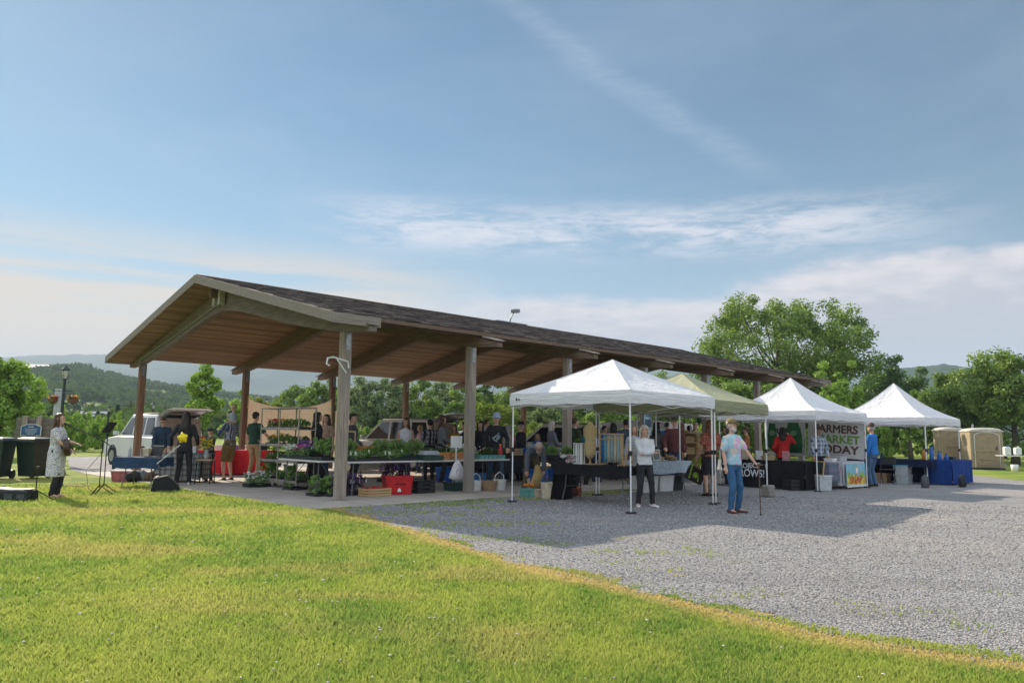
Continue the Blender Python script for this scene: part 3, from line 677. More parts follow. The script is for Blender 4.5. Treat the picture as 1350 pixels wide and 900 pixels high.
def crown_shape(kind,W,H,zb,seed,ncl):   # clumps of a crown: width W, from zb to H
    rs=np.random.RandomState(seed); cl=[]; hz=(H-zb)/2; cz=(H+zb)/2
    for i in range(ncl):
        u=rs.normal(size=3); u/=np.linalg.norm(u); q=rs.rand()**(1/3.) if kind!='open' else .45+.55*rs.rand()**.5
        lump=.80+.38*math.sin(3*math.atan2(u[1],u[0])+seed)*math.cos(2.3*u[2]+seed*1.7)
        x_,y_,z_=u*q*(lump if kind!='big' else 1.)
        if kind=='big': q2=.5+.5*q; x_,y_,z_=u*q2*(.92+.16*math.sin(4*math.atan2(u[1],u[0])+seed)); z_=z_*(1 if z_>0 else .8)
        if kind=='mass':
            rr_=math.sqrt(rs.rand()); an_=rs.rand()*2*PI; x_=rr_*math.cos(an_); y_=rr_*math.sin(an_); z_=-1+2*(rs.rand()**.75)*(1-.42*rr_**3+.12*math.sin(3*an_+seed))
        if kind=='cone': t=(z_+1)/2; x_*=1.25*(1-t*.95); y_*=1.25*(1-t*.95)
        if kind=='column': x_*=.95; y_*=.95
        if kind in('round','open') and z_<0: x_*=1-.25*abs(z_)*0; 
        if kind=='open' and z_<-.35: z_*=.75
        x_*=W/2; y_*=W/2; z_=cz+z_*hz
        cl.append((x_,y_,max(z_,.15),(.12 if kind!='big' else .075)*W*(.55+.7*rs.rand())*(1 if kind!='cone' else .7)))
    return cl
def tree_parts(kind,W,H,zb,mat_,seed,ncl,per,ls,trunk=True):
    cl=crown_shape(kind,W,H,zb,seed,ncl); V,F,rn=leaf_arrays(cl,per,ls,seed)
    crown=npmesh('crown',V,F,TM[mat_],{'rnd':rn}); tr=None
    if trunk:
        mb=MB(); rs=random.Random(seed); r0=.028*H; top=zb+(H-zb)*.75
        pts=[(0,0,-.1)]; x_=y_=0
        for i in range(1,7):
            t=i/6; x_+=rs.uniform(-.03,.03)*W; y_+=rs.uniform(-.03,.03)*W; pts.append((x_,y_,top*t))
        mb.tube(pts,[r0*(1.35 if i==0 else 1-.8*i/6) for i in range(7)],9)
        for i in range(0,min(len(cl),34 if kind=='big' else 12)):
            c=cl[i*max(1,len(cl)//(34 if kind=='big' else 12))%len(cl)]; z0=min(max(c[2]*.62,zb*.8),top*.95); t=z0/top*6; a=pts[min(6,int(t))]; b_=pts[min(6,int(t)+1)]; f=t-int(t)
            s=(a[0]+(b_[0]-a[0])*f,a[1]+(b_[1]-a[1])*f,z0); mid=((s[0]+c[0])/2,(s[1]+c[1])/2,s[2]+(c[2]-s[2])*.35)
            mb.tube([s,mid,c[:3]],[r0*.35,r0*.2,r0*.07],5)
        tr=mb.build('trunk',BARK,None,True)
    return crown,tr
def tree(name,label,x,yb,dist,ytop,wpx,kind,mat_,zbf=.2,seed=1,ncl=70,per=110,ls=None,cat='tree',group=None,trunk=True,share=None):
    """x: column, dist: metres ahead, ytop: picture row of its top, wpx: its width in picture pixels"""
    g=AT(x,yb,dist); loc=Vector((g.x,g.y,0)); H=zfor(loc,ytop); W=wpx*dist/FP*1.03
    t=thing(name,label,cat,loc,0,group)
    if share:
        c,tr=share
        c=c.copy(); COL.objects.link(c); c.parent=t; c.scale=(W/share[2],W/share[2],H/share[3]); c.rotation_euler=(0,0,seed*1.9)
        if tr: tr=tr.copy(); COL.objects.link(tr); tr.parent=t; tr.scale=c.scale; tr.rotation_euler=c.rotation_euler
        return t
    c,tr=tree_parts(kind,W,H,zbf*H,mat_,seed,ncl,per,ls or max(.07,.0030*dist),trunk); c.parent=t
    if tr: tr.parent=t
    return t
tree('maple_tree','tall spreading maple with open crown rising behind the pavilion roof',1028,590,56,389,226,'big','mid',.22,11,270,200,.11)
tree('shade_tree','dark round tree beside the big maple, behind the white tents',1172,600,70,461,92,'round','dark',.12,5,120,170,.13)
tree('maple_tree','bright young tree between the two white tent peaks',1112,600,44,471,62,'column','light',.15,8,70,150,.10)
tree('maple_tree','small bright tree tip beside the dark round tree',1201,600,48,498,40,'column','light',.1,9,40,90,.13)
for i,(x,d_,yt,w_,k,m_,l) in enumerate([(1338,46,447,112,'round','mid','tall dark-trunked tree at the right edge behind the toilets'),(1280,52,478,100,'round','mid','bushy green tree directly behind the portable toilets'),(1240,56,503,78,'round','mid','lower green tree left of the portable toilets'),(1385,50,470,90,'round','mid','green tree cut off by the right edge of the view'),(1310,58,478,66,'round','dark','dark tree filling the gap above the right toilet')]):
    tree('broadleaf_tree',l,x,600,d_,yt,w_,k,m_,.16,20+i,100,170,.105)
tree('broadleaf_tree','leafy tree behind the project banner table, under the roof edge',975,590,50,497,110,'round','mid',.15,31,90,150,.12)
tree('shade_tree','dark low tree seen beneath the last white tent',1150,600,58,532,90,'round','dark',.05,32,60,110,.17)
tree('broadleaf_tree','bright leafy tree at the left edge behind the bin screen',-4,590,36,464,84,'round','light',.08,33,100,170,.09)
tree('young_tree','slim young tree behind the white tailgate vehicle',262,600,42,476,54,'column','light',.22,35,45,110,.11)
tree('conifer_tree','dark pointed conifer far off beyond the lawn lamp',152,590,110,534,18,'cone','conifer',.03,36,40,60,.3)
tree('young_tree','light green tree behind the man carrying a child',318,600,48,512,54,'round','light',.1,37,45,100,.13)
tree('conifer_tree','dark spire far away beside the distant utility pole',125,590,150,536,14,'cone','conifer',.03,38,30,50,.35)
# the wood line behind the car park: every crown its own thing
line=[(350,62,522,58,'round','yellow','pale yellow-green bush behind the tan shade cloth'),(384,70,507,54,'round','mid','ragged tree above the tan shade cloth, left of the plant rack'),(418,58,499,50,'round','mid','round bright tree between the rear posts and the plant rack'),
(452,64,492,60,'round','gray','grey-green tree half hidden by the first front post'),(497,60,487,78,'round','gray','big grey-green willow-like tree beyond the parked wagon'),(548,62,498,64,'round','mid','deep green tree behind the raised tailgate of the wagon'),
(590,72,490,56,'column','gray','upright grey-green tree right of the raised tailgate'),(612,60,512,50,'round','mid','rounded green tree left of the second front post'),(640,78,486,46,'column','dark','dark narrow tree right of the second front post'),
(652,56,530,74,'round','yellow','low yellow-green shrub behind the helmeted teenager'),(690,70,492,70,'round','mid','green tree above the left corner of the nearest white tent'),(708,56,530,60,'round','pale','pale blossoming shrub behind the nearest white tent'),
(745,60,520,70,'round','mid','leafy tree behind the silver parked vehicles'),(790,58,528,70,'round','mid','tree seen between the back poles of the nearest tent'),(835,66,500,80,'round','dark','dark tree behind the pale low tent'),
(880,60,492,76,'round','mid','tree peeking over the green tent'),(925,56,508,64,'round','dark','dark tree behind the shopper with the tote bag'),(1010,62,520,70,'round','mid','low tree beyond the hanging green aprons'),(1065,60,520,70,'round','dark','dark tree beyond the market banner')]
for i,(x,d_,yt,w_,k,m_,l) in enumerate(line):
    tree('broadleaf_tree' if w_>45 else 'young_tree',l,x,590,d_,yt+2,w_*1.1,'mass' if k=='round' else k,m_,.05,50+i,90,160,.11,trunk=True)
# filler shrubs in front of the wood line, sharing two shapes
sh=[]
for s_,m_ in((81,'mid'),(82,'light'),(83,'yellow')):
    c,tr=tree_parts('mass',3.,2.2,.15,m_,s_,34,110,.10,False); sh.append((c,None,3.,2.2))
sl_=['green shrub in the hedge beyond the car park','light shrub in the hedge beyond the car park','yellowish shrub in the hedge beyond the car park']
rnd=random.Random(5); first=[True]*3
def shrub(x,dist,ytop,wpx,k,seed,label,group):
    g=AT(x,590,dist); loc=Vector((g.x,g.y,0)); H=zfor(loc,ytop); W=wpx*dist/FP
    t=thing('shrub',label,'shrub',loc,0,group); c=sh[k][0]
    if not first[k]: c=c.copy(); COL.objects.link(c)
    first[k]=False; c.parent=t; c.name='foliage'; c.scale=(W/3,W/3,H/2.2); c.rotation_euler=(0,0,seed*2.1)
for i in range(34):
    x=332+i*25+rnd.uniform(-6,6); k=[0,0,1,2][rnd.randrange(4)]
    shrub(x,51+rnd.uniform(-2,3),rnd.uniform(550,562),rnd.uniform(34,48),k,i,sl_[k],'hedge shrubs beyond the car park')
for i in range(9):
    shrub(72+i*12,44+rnd.uniform(0,8),rnd.uniform(545,565)-(i in(0,1))*12,rnd.uniform(24,38),1,i,'light green bush in the row behind the guitarist','bushes behind the guitarist')
for i in range(12):
    shrub(-30+i*17,62+rnd.uniform(0,10),rnd.uniform(540,556),rnd.uniform(24,38),0,i+50,'mid green bush at the foot of the wooded hill','bushes at the foot of the hill')
for i in range(9):
    shrub(1150+i*26,60+rnd.uniform(0,6),rnd.uniform(560,572),rnd.uniform(34,48),0,i+80,'dark low bush at the edge of the right-hand trees','bushes under the right trees')
# forest canopy on the near hill and on the valley floor: uncountable crowns
def canopy(name,label,pts,sz,mat_,seed,per=34):
    rs=np.random.RandomState(seed); cl=[(p[0],p[1],p[2]+sz*.2,sz*(.6+.8*rs.rand())) for p in pts]; V,F,rn=leaf_arrays(cl,per,sz*.42,seed,.85)
    o=npmesh(name,V,F,mat_,{'rnd':rn}); tag(o,label,'woodland',None,'stuff'); return o
rs=np.random.RandomState(12); pts=[]
hv=bpy.data.objects['wooded_hill'].data; hn=len(hv.vertices); H_=np.empty(hn*3); hv.vertices.foreach_get('co',H_); H_=H_.reshape(-1,3)
dens=fbm(H_[:,0]/42,H_[:,1]/42,3); rw=(H_[:,2]>1.5)&(H_[:,1]<650)
idx=np.where(rw&(dens>.42))[0]; idx=rs.choice(idx,min(6500,len(idx)),replace=False)
pp=H_[idx]+np.stack([rs.uniform(-3,3,len(idx)),rs.uniform(-3,3,len(idx)),np.full(len(idx),2.)],-1)
CAN=leafmat('far_canopy',(.055,.10,.03),(.12,.18,.05),.2,.0)
canopy('hillside_woodland','woodland patches covering the near hillside',pp,2.8,CAN,4)
xs=rs.uniform(-330,-10,1500); ys=rs.uniform(110,330,1500); kp=(fbm(xs/40,ys/40,3)>.42); canopy('valley_woodland','scattered tree masses on the valley floor below the hill',np.stack([xs[kp],ys[kp],np.full(kp.sum(),1.6)],-1),3.0,CAN,5)
# ================================================================ people
SK={'light':M('skin_light',(.56,.33,.24),.55,0,.06,12.,.1,60.),'tan':M('skin_tan',(.42,.22,.14),.55,0,.06,12.,.1,60.),'brown':M('skin_brown',(.20,.10,.06),.55,0,.06,12.,.1,60.)}
HC={'dark':(.022,.014,.010),'brown':(.075,.038,.018),'black':(.010,.009,.009),'gray':(.36,.34,.32),'silver':(.50,.46,.42),'blond':(.36,.23,.11),'red':(.22,.08,.03)}
def hairmat(k): 
    mt=M('hair_'+k,HC[k],.5,0,.35,20.,.5,40.,.4); return mt
EYEM=M('eye_dark',(.02,.015,.012),.2); MOUTH=M('lips',(.34,.12,.10),.5)
def ik(a,t,l1,l2,hint):
    a=Vector(a); t=Vector(t); d=t-a; L=min(d.length,(l1+l2)*.995); d.normalize(); t=a+d*L
    x=(l1*l1-l2*l2+L*L)/(2*L); h=math.sqrt(max(0,l1*l1-x*x)); hv=Vector(hint); hv=(hv-d*hv.dot(d)); hv=hv.normalized() if hv.length>1e-3 else Vector((0,1,0))
    return a+d*x+hv*h,t
def remesh(o,vs,sm=2,disp=0.,key='f'):
    md=o.modifiers.new('remesh','REMESH'); md.mode='VOXEL'; md.voxel_size=vs; md.use_smooth_shade=True
    if sm: m2=o.modifiers.new('smooth','SMOOTH'); m2.iterations=sm; m2.factor=.5
    if disp:
        if 'folds' not in bpy.data.textures:
            tx=bpy.data.textures.new('folds','CLOUDS'); tx.noise_scale=.11; tx.noise_depth=3
        m3=o.modifiers.new('folds','DISPLACE'); m3.texture=bpy.data.textures['folds']; m3.strength=disp; m3.mid_level=.5; m3.texture_coords='LOCAL'
def ring(c,rx,ry,n=14): return [(c[0]+rx*math.cos(2*PI*j/n),c[1]+ry*math.sin(2*PI*j/n),c[2]) for j in range(n)]
TORSO=[(.80,.13,.09,0),(.86,.158,.108,-.01),(.93,.168,.115,-.012),(1.03,.145,.10,.0),(1.12,.136,.096,.004),(1.22,.155,.108,.008),(1.33,.172,.115,.004),(1.40,.165,.10,-.004),(1.445,.10,.075,-.01),(1.475,.056,.058,-.008),(1.54,.050,.055,.0)]
def person(label,px,fy,top,face,skin='light',shirt=None,sleeve='long',pants=None,shoes=(.03,.025,.02),hair=('dark','short'),hat=None,aR=None,aL=None,elR=(.3,-.6,0),elL=(-.3,-.6,0),lean=0.,twist=0.,hy=0.,hp=0.,H=None,fat=0.,feet=None,skirt=None,name='person',fine=False,at=None,z0=0.,jacket=None,glasses=False,strap=None,group=None,child=False,shorts=False,cap_cols=None,yb=0.):
    g=at if at is not None else G(px,fy); 
    if H is None: H=max(1.0,min(1.93,zfor(g,top)))
    s=H/1.75; t=thing(name,label,'person',(g[0],g[1],z0),R(face),group)
    fem=fat if fat else 0.
    rl=Euler((-R(lean),0,R(twist))).to_matrix(); hc=Vector((0,0,.95))
    def U(p): p=Vector(p); return (rl@(p-hc)+hc)*s if p.z>-9 else p
    rh=Euler((R(-hp),0,R(hy))).to_matrix(); nc=Vector((0,0,1.52))
    def HD(p): return U(rh@(Vector(p)-nc)+nc)
    def Lw(p): return Vector(p)*s
    def bl(z): return max(0.,min(1.,(z-.86)/.15))
    def T(p):                          # torso points blend from the hips to the leaned chest
        k=bl(p[2]); a=Vector(p)*s; return a.lerp(U(p),k)
    sh=[Vector((x,-.005,1.405)) for x in(.165,-.165)]; hands=[aR or (.27,.06,.80),aL or (-.27,.06,.80)]
    arms=[]
    for S,hd,e in zip(sh,hands,(elR,elL)):
        el_,wr=ik(S,hd,.285,.255,e); arms.append((S,el_,wr))
    ft=feet or [(.10,.0,0),(-.10,.03,0)]
    legs=[]
    for (fx,fy_,fr),sx in zip(ft,(1,-1)):
        hpj=Vector((sx*.088,0,.90)); kn,an=ik(hpj,(fx,fy_,.085),.422,.408,(0,1,0)); legs.append((hpj,kn,an,fr))
    vs=.0095 if fine else .0135
    # ---- body: one continuous surface
    mb=MB(); mb.loft([[T(p) for p in ring((0,y,z),rx*.93,ry*.93+fat*(.5 if .95<z<1.3 else 0))] for z,rx,ry,y in TORSO])
    for S,E_,W_ in arms:
        c0=Vector((S.x*.55,S.y,S.z-.01)); mb.tube([U(c0),U(S),U(S.lerp(E_,.5)),U(E_),U(E_.lerp(W_,.35)),U(W_)],[.052*s,.052*s,.043*s,.036*s,.036*s,.025*s],10,caps=True)
        d=(W_-E_).normalized(); q=Vector((0,0,1)).cross(d); q=q.normalized() if q.length>.05 else Vector((1,0,0)); nn=d.cross(q).normalized()
        sgn=1 if S.x>0 else -1
        pc=W_+d*.045; mb.tube([U(W_),U(W_+d*.03),U(W_+d*.085)],[.026*s,.036*s,.034*s],8,flat=.6,caps=True)
        nf=nn*(-1 if nn.z>0 else 1)
        side=q if True else nn
        for i,(o_,L_) in enumerate(((-.030,.062),(-.010,.072),(.010,.068),(.029,.052))):
            b_=W_+d*.082+side*o_; m1=b_+d*L_*.5+nf*.006; m2=b_+d*L_*.9+nf*.022
            mb.tube([U(W_+d*.06+side*o_*.9),U(b_),U(m1),U(m2)],[.0098*s,.0092*s,.0085*s,.0072*s],6,caps=True)
        th=W_+d*.03-side*.03*sgn; mb.tube([U(th),U(th-side*.022*sgn+d*.025+nf*.01),U(th-side*.022*sgn+d*.055+nf*.02)],[.013*s,.0105*s,.0085*s],6,caps=True)
    for hpj,kn,an,fr in legs:
        mb.tube([Lw(hpj),Lw(hpj.lerp(kn,.5)),Lw(kn),Lw(kn.lerp(an,.3)),Lw(kn.lerp(an,.75)),Lw(an)],[.085*s,.070*s,.050*s,.052*s,.036*s,.032*s],10,caps=True)
        mb.tube([Lw(an+Vector((0,0,-.02))),Lw(an+Vector((-.06*math.sin(fr),.06*math.cos(fr),-.04))),Lw(an+Vector((-.14*math.sin(fr),.14*math.cos(fr),-.055)))],[.034*s,.034*s,.024*s],8,caps=True)
    HR=[(1.528,.028,.034,.046),(1.548,.050,.066,.026),(1.59,.064,.086,.012),(1.64,.073,.095,.002),(1.685,.074,.096,-.004),(1.725,.058,.074,-.008),(1.748,.022,.03,-.01)]
    mb.loft([[HD(p) for p in ring((0,y,z),rx,ry,16)] for z,rx,ry,y in HR])
    mb.add([HD(p) for p in((-.006,.085,1.655),(.006,.085,1.655),(.016,.085,1.605),(-.016,.085,1.605),(0,.122,1.612),(0,.085,1.598))],[(0,1,4),(1,2,4),(2,5,4),(5,3,4),(3,0,4),(0,3,5,2,1)])
    for sx in(-1,1): mb.ell(HD((sx*.074,-.004,1.63)),(.012*s,.020*s,.031*s),8,6,rl)
    body=mb.build('body',SK[skin],t,True); remesh(body,vs*s,2 if not fine else 1)
    for sx in(-1,1):
        e=MB(); e.ell(HD((sx*.030,.0875,1.648)),(.0135*s,.008*s,.0085*s),8,5,rl@rh); P('eye',e,EYEM,t,True)
    e=MB(); e.ell(HD((0,.0925,1.578)),(.021*s,.008*s,.0065*s),8,5,rl@rh); P('mouth',e,MOUTH,t,True)
    # ---- clothes
    if shirt:
        def top_mesh(nm,mt,inf,z0_,sl,open_=False,disp=.03):
            mb=MB(); rr=[(z,rx+inf,ry+inf+fat*(1 if .9<z<1.32 else .5),y) for z,rx,ry,y in TORSO if z>=z0_-.001 and z<1.48]
            rr=[(z0_,rr[0][1]*1.03,rr[0][2]*1.05,rr[0][3])]+rr[1:] if rr[0][0]>z0_ else rr
            mb.loft([[T(p) for p in ring((0,y,z),rx if z<1.46 else rx*1.0,ry)] for z,rx,ry,y in rr])
            for S,E_,W_ in arms:
                c0=Vector((S.x*.5,S.y,S.z-.005))
                if sl=='none': continue
                if sl=='short': mb.tube([U(c0),U(S),U(S.lerp(E_,.75))],[(.056+inf)*s,(.058+inf)*s,(.058+inf)*s],10,caps=True)
                else: mb.tube([U(c0),U(S),U(S.lerp(E_,.5)),U(E_),U(E_.lerp(W_,.5)),U(W_.lerp(E_,.04))],[(.054+inf)*s,(.056+inf)*s,(.048+inf)*s,(.043+inf)*s,(.040+inf)*s,(.034+inf)*s],10,caps=True)
            o=mb.build(nm,mt,t,True); remesh(o,.015*s,2,disp*s); return o
        st=top_mesh('shirt',shirt,.012,(.90 if pants is not None and skirt is None else .90),sleeve)
        if jacket: top_mesh('jacket',jacket,.026,.84,'long',disp=.035)
    if skirt:
        zb,flare,smt=skirt; mb=MB(); rr=[]
        for i in range(7):
            f=i/6; z=1.08-(1.08-zb)*f; rr.append((z,.148+.03*min(1,f*3)+flare*f,.108+.025*min(1,f*3)+flare*f*.9+fat*(1-f)))
        mb.loft([[T((p[0]*(1+.05*math.sin(j*1.7)*(1.08-z)),p[1]*(1+.07*math.cos(j*2.1)*(1.08-z)),p[2])) for j,p in enumerate(ring((0,0,z),rx,ry,22))] for z,rx,ry in rr][::-1])
        o=mb.build('skirt',smt,t,True); remesh(o,.015*s,1,.02*s)
    if pants is not None:
        mb=MB(); mb.loft([[T(p) for p in ring((0,-.008,z),rx+.012,ry+.012+fat*.6)] for z,rx,ry,y in TORSO[:4]])
        for hpj,kn,an,fr in legs:
            if shorts: mb.tube([Lw(hpj),Lw(hpj.lerp(kn,.5)),Lw(kn.lerp(hpj,.12))],[.098*s,.094*s,.085*s],10,caps=True)
            else: mb.tube([Lw(hpj),Lw(hpj.lerp(kn,.5)),Lw(kn),Lw(kn.lerp(an,.5)),Lw(an+Vector((0,-.005,.0)))],[.097*s,.084*s,.068*s,.062*s,.056*s],10,caps=True)
        o=mb.build('trousers',pants,t,True); remesh(o,.015*s,2,.03*s)
    for hpj,kn,an,fr in legs:
        if shoes is None: continue
        mb=MB(); f=Vector((-math.sin(fr),math.cos(fr),0)); sd=Vector((f.y,-f.x,0)); b_=Vector((an.x,an.y,0))
        rr=[]
        for q,w_,h_ in((-.075,.022,.05),(-.06,.036,.085),(-.01,.040,.09),(.05,.042,.065),(.12,.046,.05),(.165,.036,.042),(.185,.016,.03)):
            c=b_+f*q; rr.append([Lw(c+sd*(w_*math.cos(a))+Vector((0,0,.004+h_*(.5+.5*math.sin(a))))) for a in [2*PI*j/10 for j in range(10)]])
        mb.loft(rr); P('shoe',mb,M('shoe_leather' if sum(shoes)<1 else 'shoe_white',shoes,.6,0,.2,14.),t,True)
    # ---- hair and hats
    hk,hs=hair; HM=hairmat(hk)
    if hs!='bald':
        mb=MB()
        if hs=='beard' : pass
        mb.loft([[HD(p) for p in ring((0,y,z),rx,ry,16)] for z,rx,ry,y in((1.585,.050,.030,-.066),(1.62,.070,.064,-.038),(1.66,.080,.084,-.026),(1.70,.082,.098,-.012),(1.735,.068,.084,-.010),(1.758,.036,.045,-.012))])
        if hs in('long','xlong','bob'):
            zb={'long':1.30,'xlong':1.05,'bob':1.47}[hs]; mb.loft([[HD(p) for p in ring((0,y,z),rx,ry,14)] for z,rx,ry,y in((1.72,.07,.06,-.03),(1.64,.088,.068,-.040),(1.54,.094,.058,-.058),(1.44,.105,.048,-.085),((zb+1.44)/2,.10,.042,-.10),(zb,.06,.026,-.10))][::-1] if zb<1.44 else [[HD(p) for p in ring((0,y,z),rx,ry,14)] for z,rx,ry,y in((1.72,.07,.06,-.03),(1.64,.090,.072,-.034),(1.54,.098,.062,-.044),(1.47,.085,.045,-.06))][::-1])
            for sx in(-1,1): mb.tube([HD((sx*.074,.02,1.70)),HD((sx*.088,.02,1.62)),HD((sx*.092,.01,max(1.48,zb))),HD((sx*.095,.02,max(1.40,zb)))],[.020*s,.024*s,.024*s,.012*s],8,caps=True)
        if hs=='bun': mb.ell(HD((0,-.10,1.70)),(.04*s,.04*s,.04*s))
        if hs=='pony': mb.tube([HD((0,-.09,1.70)),HD((0,-.13,1.64)),HD((0,-.12,1.50)),HD((0,-.11,1.40))],[.02*s,.03*s,.026*s,.01*s],8,caps=True)
        o=mb.build('hair',HM,t,True); remesh(o,.009*s,1,.03*s)
    if hs=='beard' or (len(hair)>1 and hs=='short_beard'):
        mb=MB(); mb.loft([[HD(p) for p in ring((0,y,z),rx,ry,14)] for z,rx,ry,y in((1.50,.02,.02,.055),(1.53,.045,.05,.045),(1.56,.060,.075,.026),(1.60,.069,.086,.008))]); o=mb.build('beard',HM,t,True)
    if hat:
        kind,hm=hat[0],hat[1]; mb=MB()
        if kind=='cap':
            mb.loft([[HD(p) for p in ring((0,y,z),rx,ry,18)] for z,rx,ry,y in((1.675,.086,.104,-.008),(1.72,.085,.102,-.008),(1.755,.068,.084,-.008),(1.778,.03,.04,-.008))])
            bk=-1 if len(hat)>2 and hat[2]=='back' else 1
            mb.loft([[HD((.075*math.cos(a),bk*(.07+q*math.sin(a)),1.69+dz-.012*q*8*math.sin(a)*.3)) for a in [PI*j/10 for j in range(11)]] for q,dz in((0,0),(.115,0),(.115,-.008),(0,-.008))],cap=False,closed=False)
        elif kind=='bucket':
            mb.loft([[HD(p) for p in ring((0,-.005,z),r_,r_*1.15,20)] for z,r_ in((1.655,.128),(1.662,.128),(1.70,.088),(1.745,.082),(1.785,.074),(1.795,.03))])
        elif kind=='fedora':
            mb.loft([[HD(p) for p in ring((0,-.005,z),r_,r_*1.12,20)] for z,r_ in((1.69,.135),(1.698,.137),(1.705,.086),(1.76,.080),(1.80,.070),(1.79,.03))])
        elif kind=='beanie':
            mb.loft([[HD(p) for p in ring((0,-.01,z),r_,r_*1.12,16)] for z,r_ in((1.67,.088),(1.70,.089),(1.75,.076),(1.785,.045),(1.80,.02))])
        P('hat',mb,hm,t,True)
    if glasses:
        mb=MB()
        for sx in(-1,1): mb.box(HD((sx*.032,.103,1.648)),(.046*s,.006*s,.032*s),rx=-R(lean)-R(hp)); mb.tube([HD((sx*.055,.10,1.652)),HD((sx*.078,.0,1.645))],.003*s,4)
        mb.box(HD((0,.104,1.655)),(.02*s,.004*s,.005*s)); P('glasses',mb,BLACKP,t)
    if strap:
        mb=MB()
        mb.tube([U(p) for p in strap[0]],.016*s,6,flat=.5); P('strap',mb,strap[1],t)
    t['_s']=s; del t['_s']
    return t,s,U,g
F_=fabric
BLK=F_('black_cloth',(.032,.032,.037)); NAVY=F_('navy_cloth',(.03,.045,.09)); DGREY=F_('charcoal_cloth',(.09,.093,.10)); GREY=F_('grey_cloth',(.17,.18,.19)); DEN=F_('denim',(.075,.14,.24)); DDEN=F_('dark_denim',(.045,.075,.13))
KHA=F_('khaki',(.36,.25,.14)); WHT=F_('white_cloth',(.68,.69,.72)); DGRN=F_('dark_green_cloth',(.03,.07,.05)); OLIV=F_('olive_cloth',(.10,.105,.05)); REDC=F_('red_cloth',(.55,.03,.03)); PURP=F_('purple_cloth',(.30,.13,.42)); BURG=F_('burgundy_cloth',(.11,.04,.04)); BLUEC=F_('bright_blue_cloth',(.03,.17,.50)); PINK=F_('pink_cloth',(.55,.22,.25)); BRN=F_('brown_cloth',(.14,.09,.06)); SLATE=F_('slate_cloth',(.11,.14,.18)); CREAM=F_('cream_cloth',(.55,.48,.38))
BWP=plaid('navy_white_check',[(.04,.05,.09),(.45,.46,.5),(.10,.11,.16)],34.); PAST=dotted('pastel_madras',(.56,.60,.64),[(.34,.55,.63),(.62,.56,.50),(.62,.38,.56)],10.,.75); BWG=plaid('black_white_buffalo',[(.03,.03,.035),(.34,.34,.36),(.05,.05,.06)],16.)
FLOR=dotted('white_floral',(.62,.60,.60),[(.10,.12,.16),(.25,.28,.34)],46.,.40); KNIT=plaid('blue_white_knit',[(.10,.17,.27),(.42,.47,.54),(.55,.58,.62)],17.); FLRD=dotted('red_floral',(.42,.10,.07),[(.55,.35,.25),(.10,.06,.05)],40.,.4)
# --- by the lawn
gt,gs,gU,gg=person('guitarist in a white patterned dress and black leggings singing beside the mic stand',70,656,545,-82,shirt=FLOR,sleeve='short',pants=BLK,shoes=None,skirt=(.44,.035,FLOR),hair=('brown','long'),aR=(.14,.32,1.0),aL=(-.26,.26,1.12),elR=(.7,-.6,-.3),elL=(-.6,-.2,-.6),fat=.035,fine=True,strap=([(.12,.14,1.02),(.14,.02,1.44),(0,-.10,1.36),(-.16,-.12,1.15),(-.17,.10,1.06)],BLACKP))
# guitar (held: its own thing)
gm=Vector(gg)+Matrix.Rotation(R(-82),3,'Z')@Vector((.05,.22,0))*gs
gtr=thing('acoustic_guitar','dark acoustic guitar held by the singer in the patterned dress','guitar',(gm.x,gm.y,1.04*gs),R(-82))
gtr.rotation_euler=(R(8),R(-8),R(-82+16))
GW=M('dark_guitar_wood',(.05,.028,.018),.3,0,.3,6.); mb=MB(); out=[]
for j in range(40):
    a=2*PI*j/40; x_=.245*math.cos(a); wv=.19 if math.cos(a)>0 else .145; w_=wv*(1-.30*math.exp(-((x_+.02)/.055)**2)); out.append((x_,w_*math.sin(a)))
mb.loft([[(p[0],y_,p[1]) for p in out] for y_ in(-.05,.05)]); P('soundbox',mb,GW,gtr,30)
mb=MB(); mb.box((-.47,.052,0),(.50,.02,.05)); P('neck',mb,BRN,gtr); mb=MB(); mb.box((-.78,.05,0),(.15,.018,.07)); P('headstock',mb,GW,gtr)
mb=MB(); mb.loft([[(-.06+r_*math.cos(a),.0535,r_*math.sin(a)) for a in [2*PI*j/16 for j in range(16)]] for r_ in(.05,.046)],cap=True); P('sound_hole',mb,BLACKP,gtr)
mb=MB(); mb.box((.12,.056,0),(.03,.012,.12)); P('bridge',mb,BLACKP,gtr)
D=dict
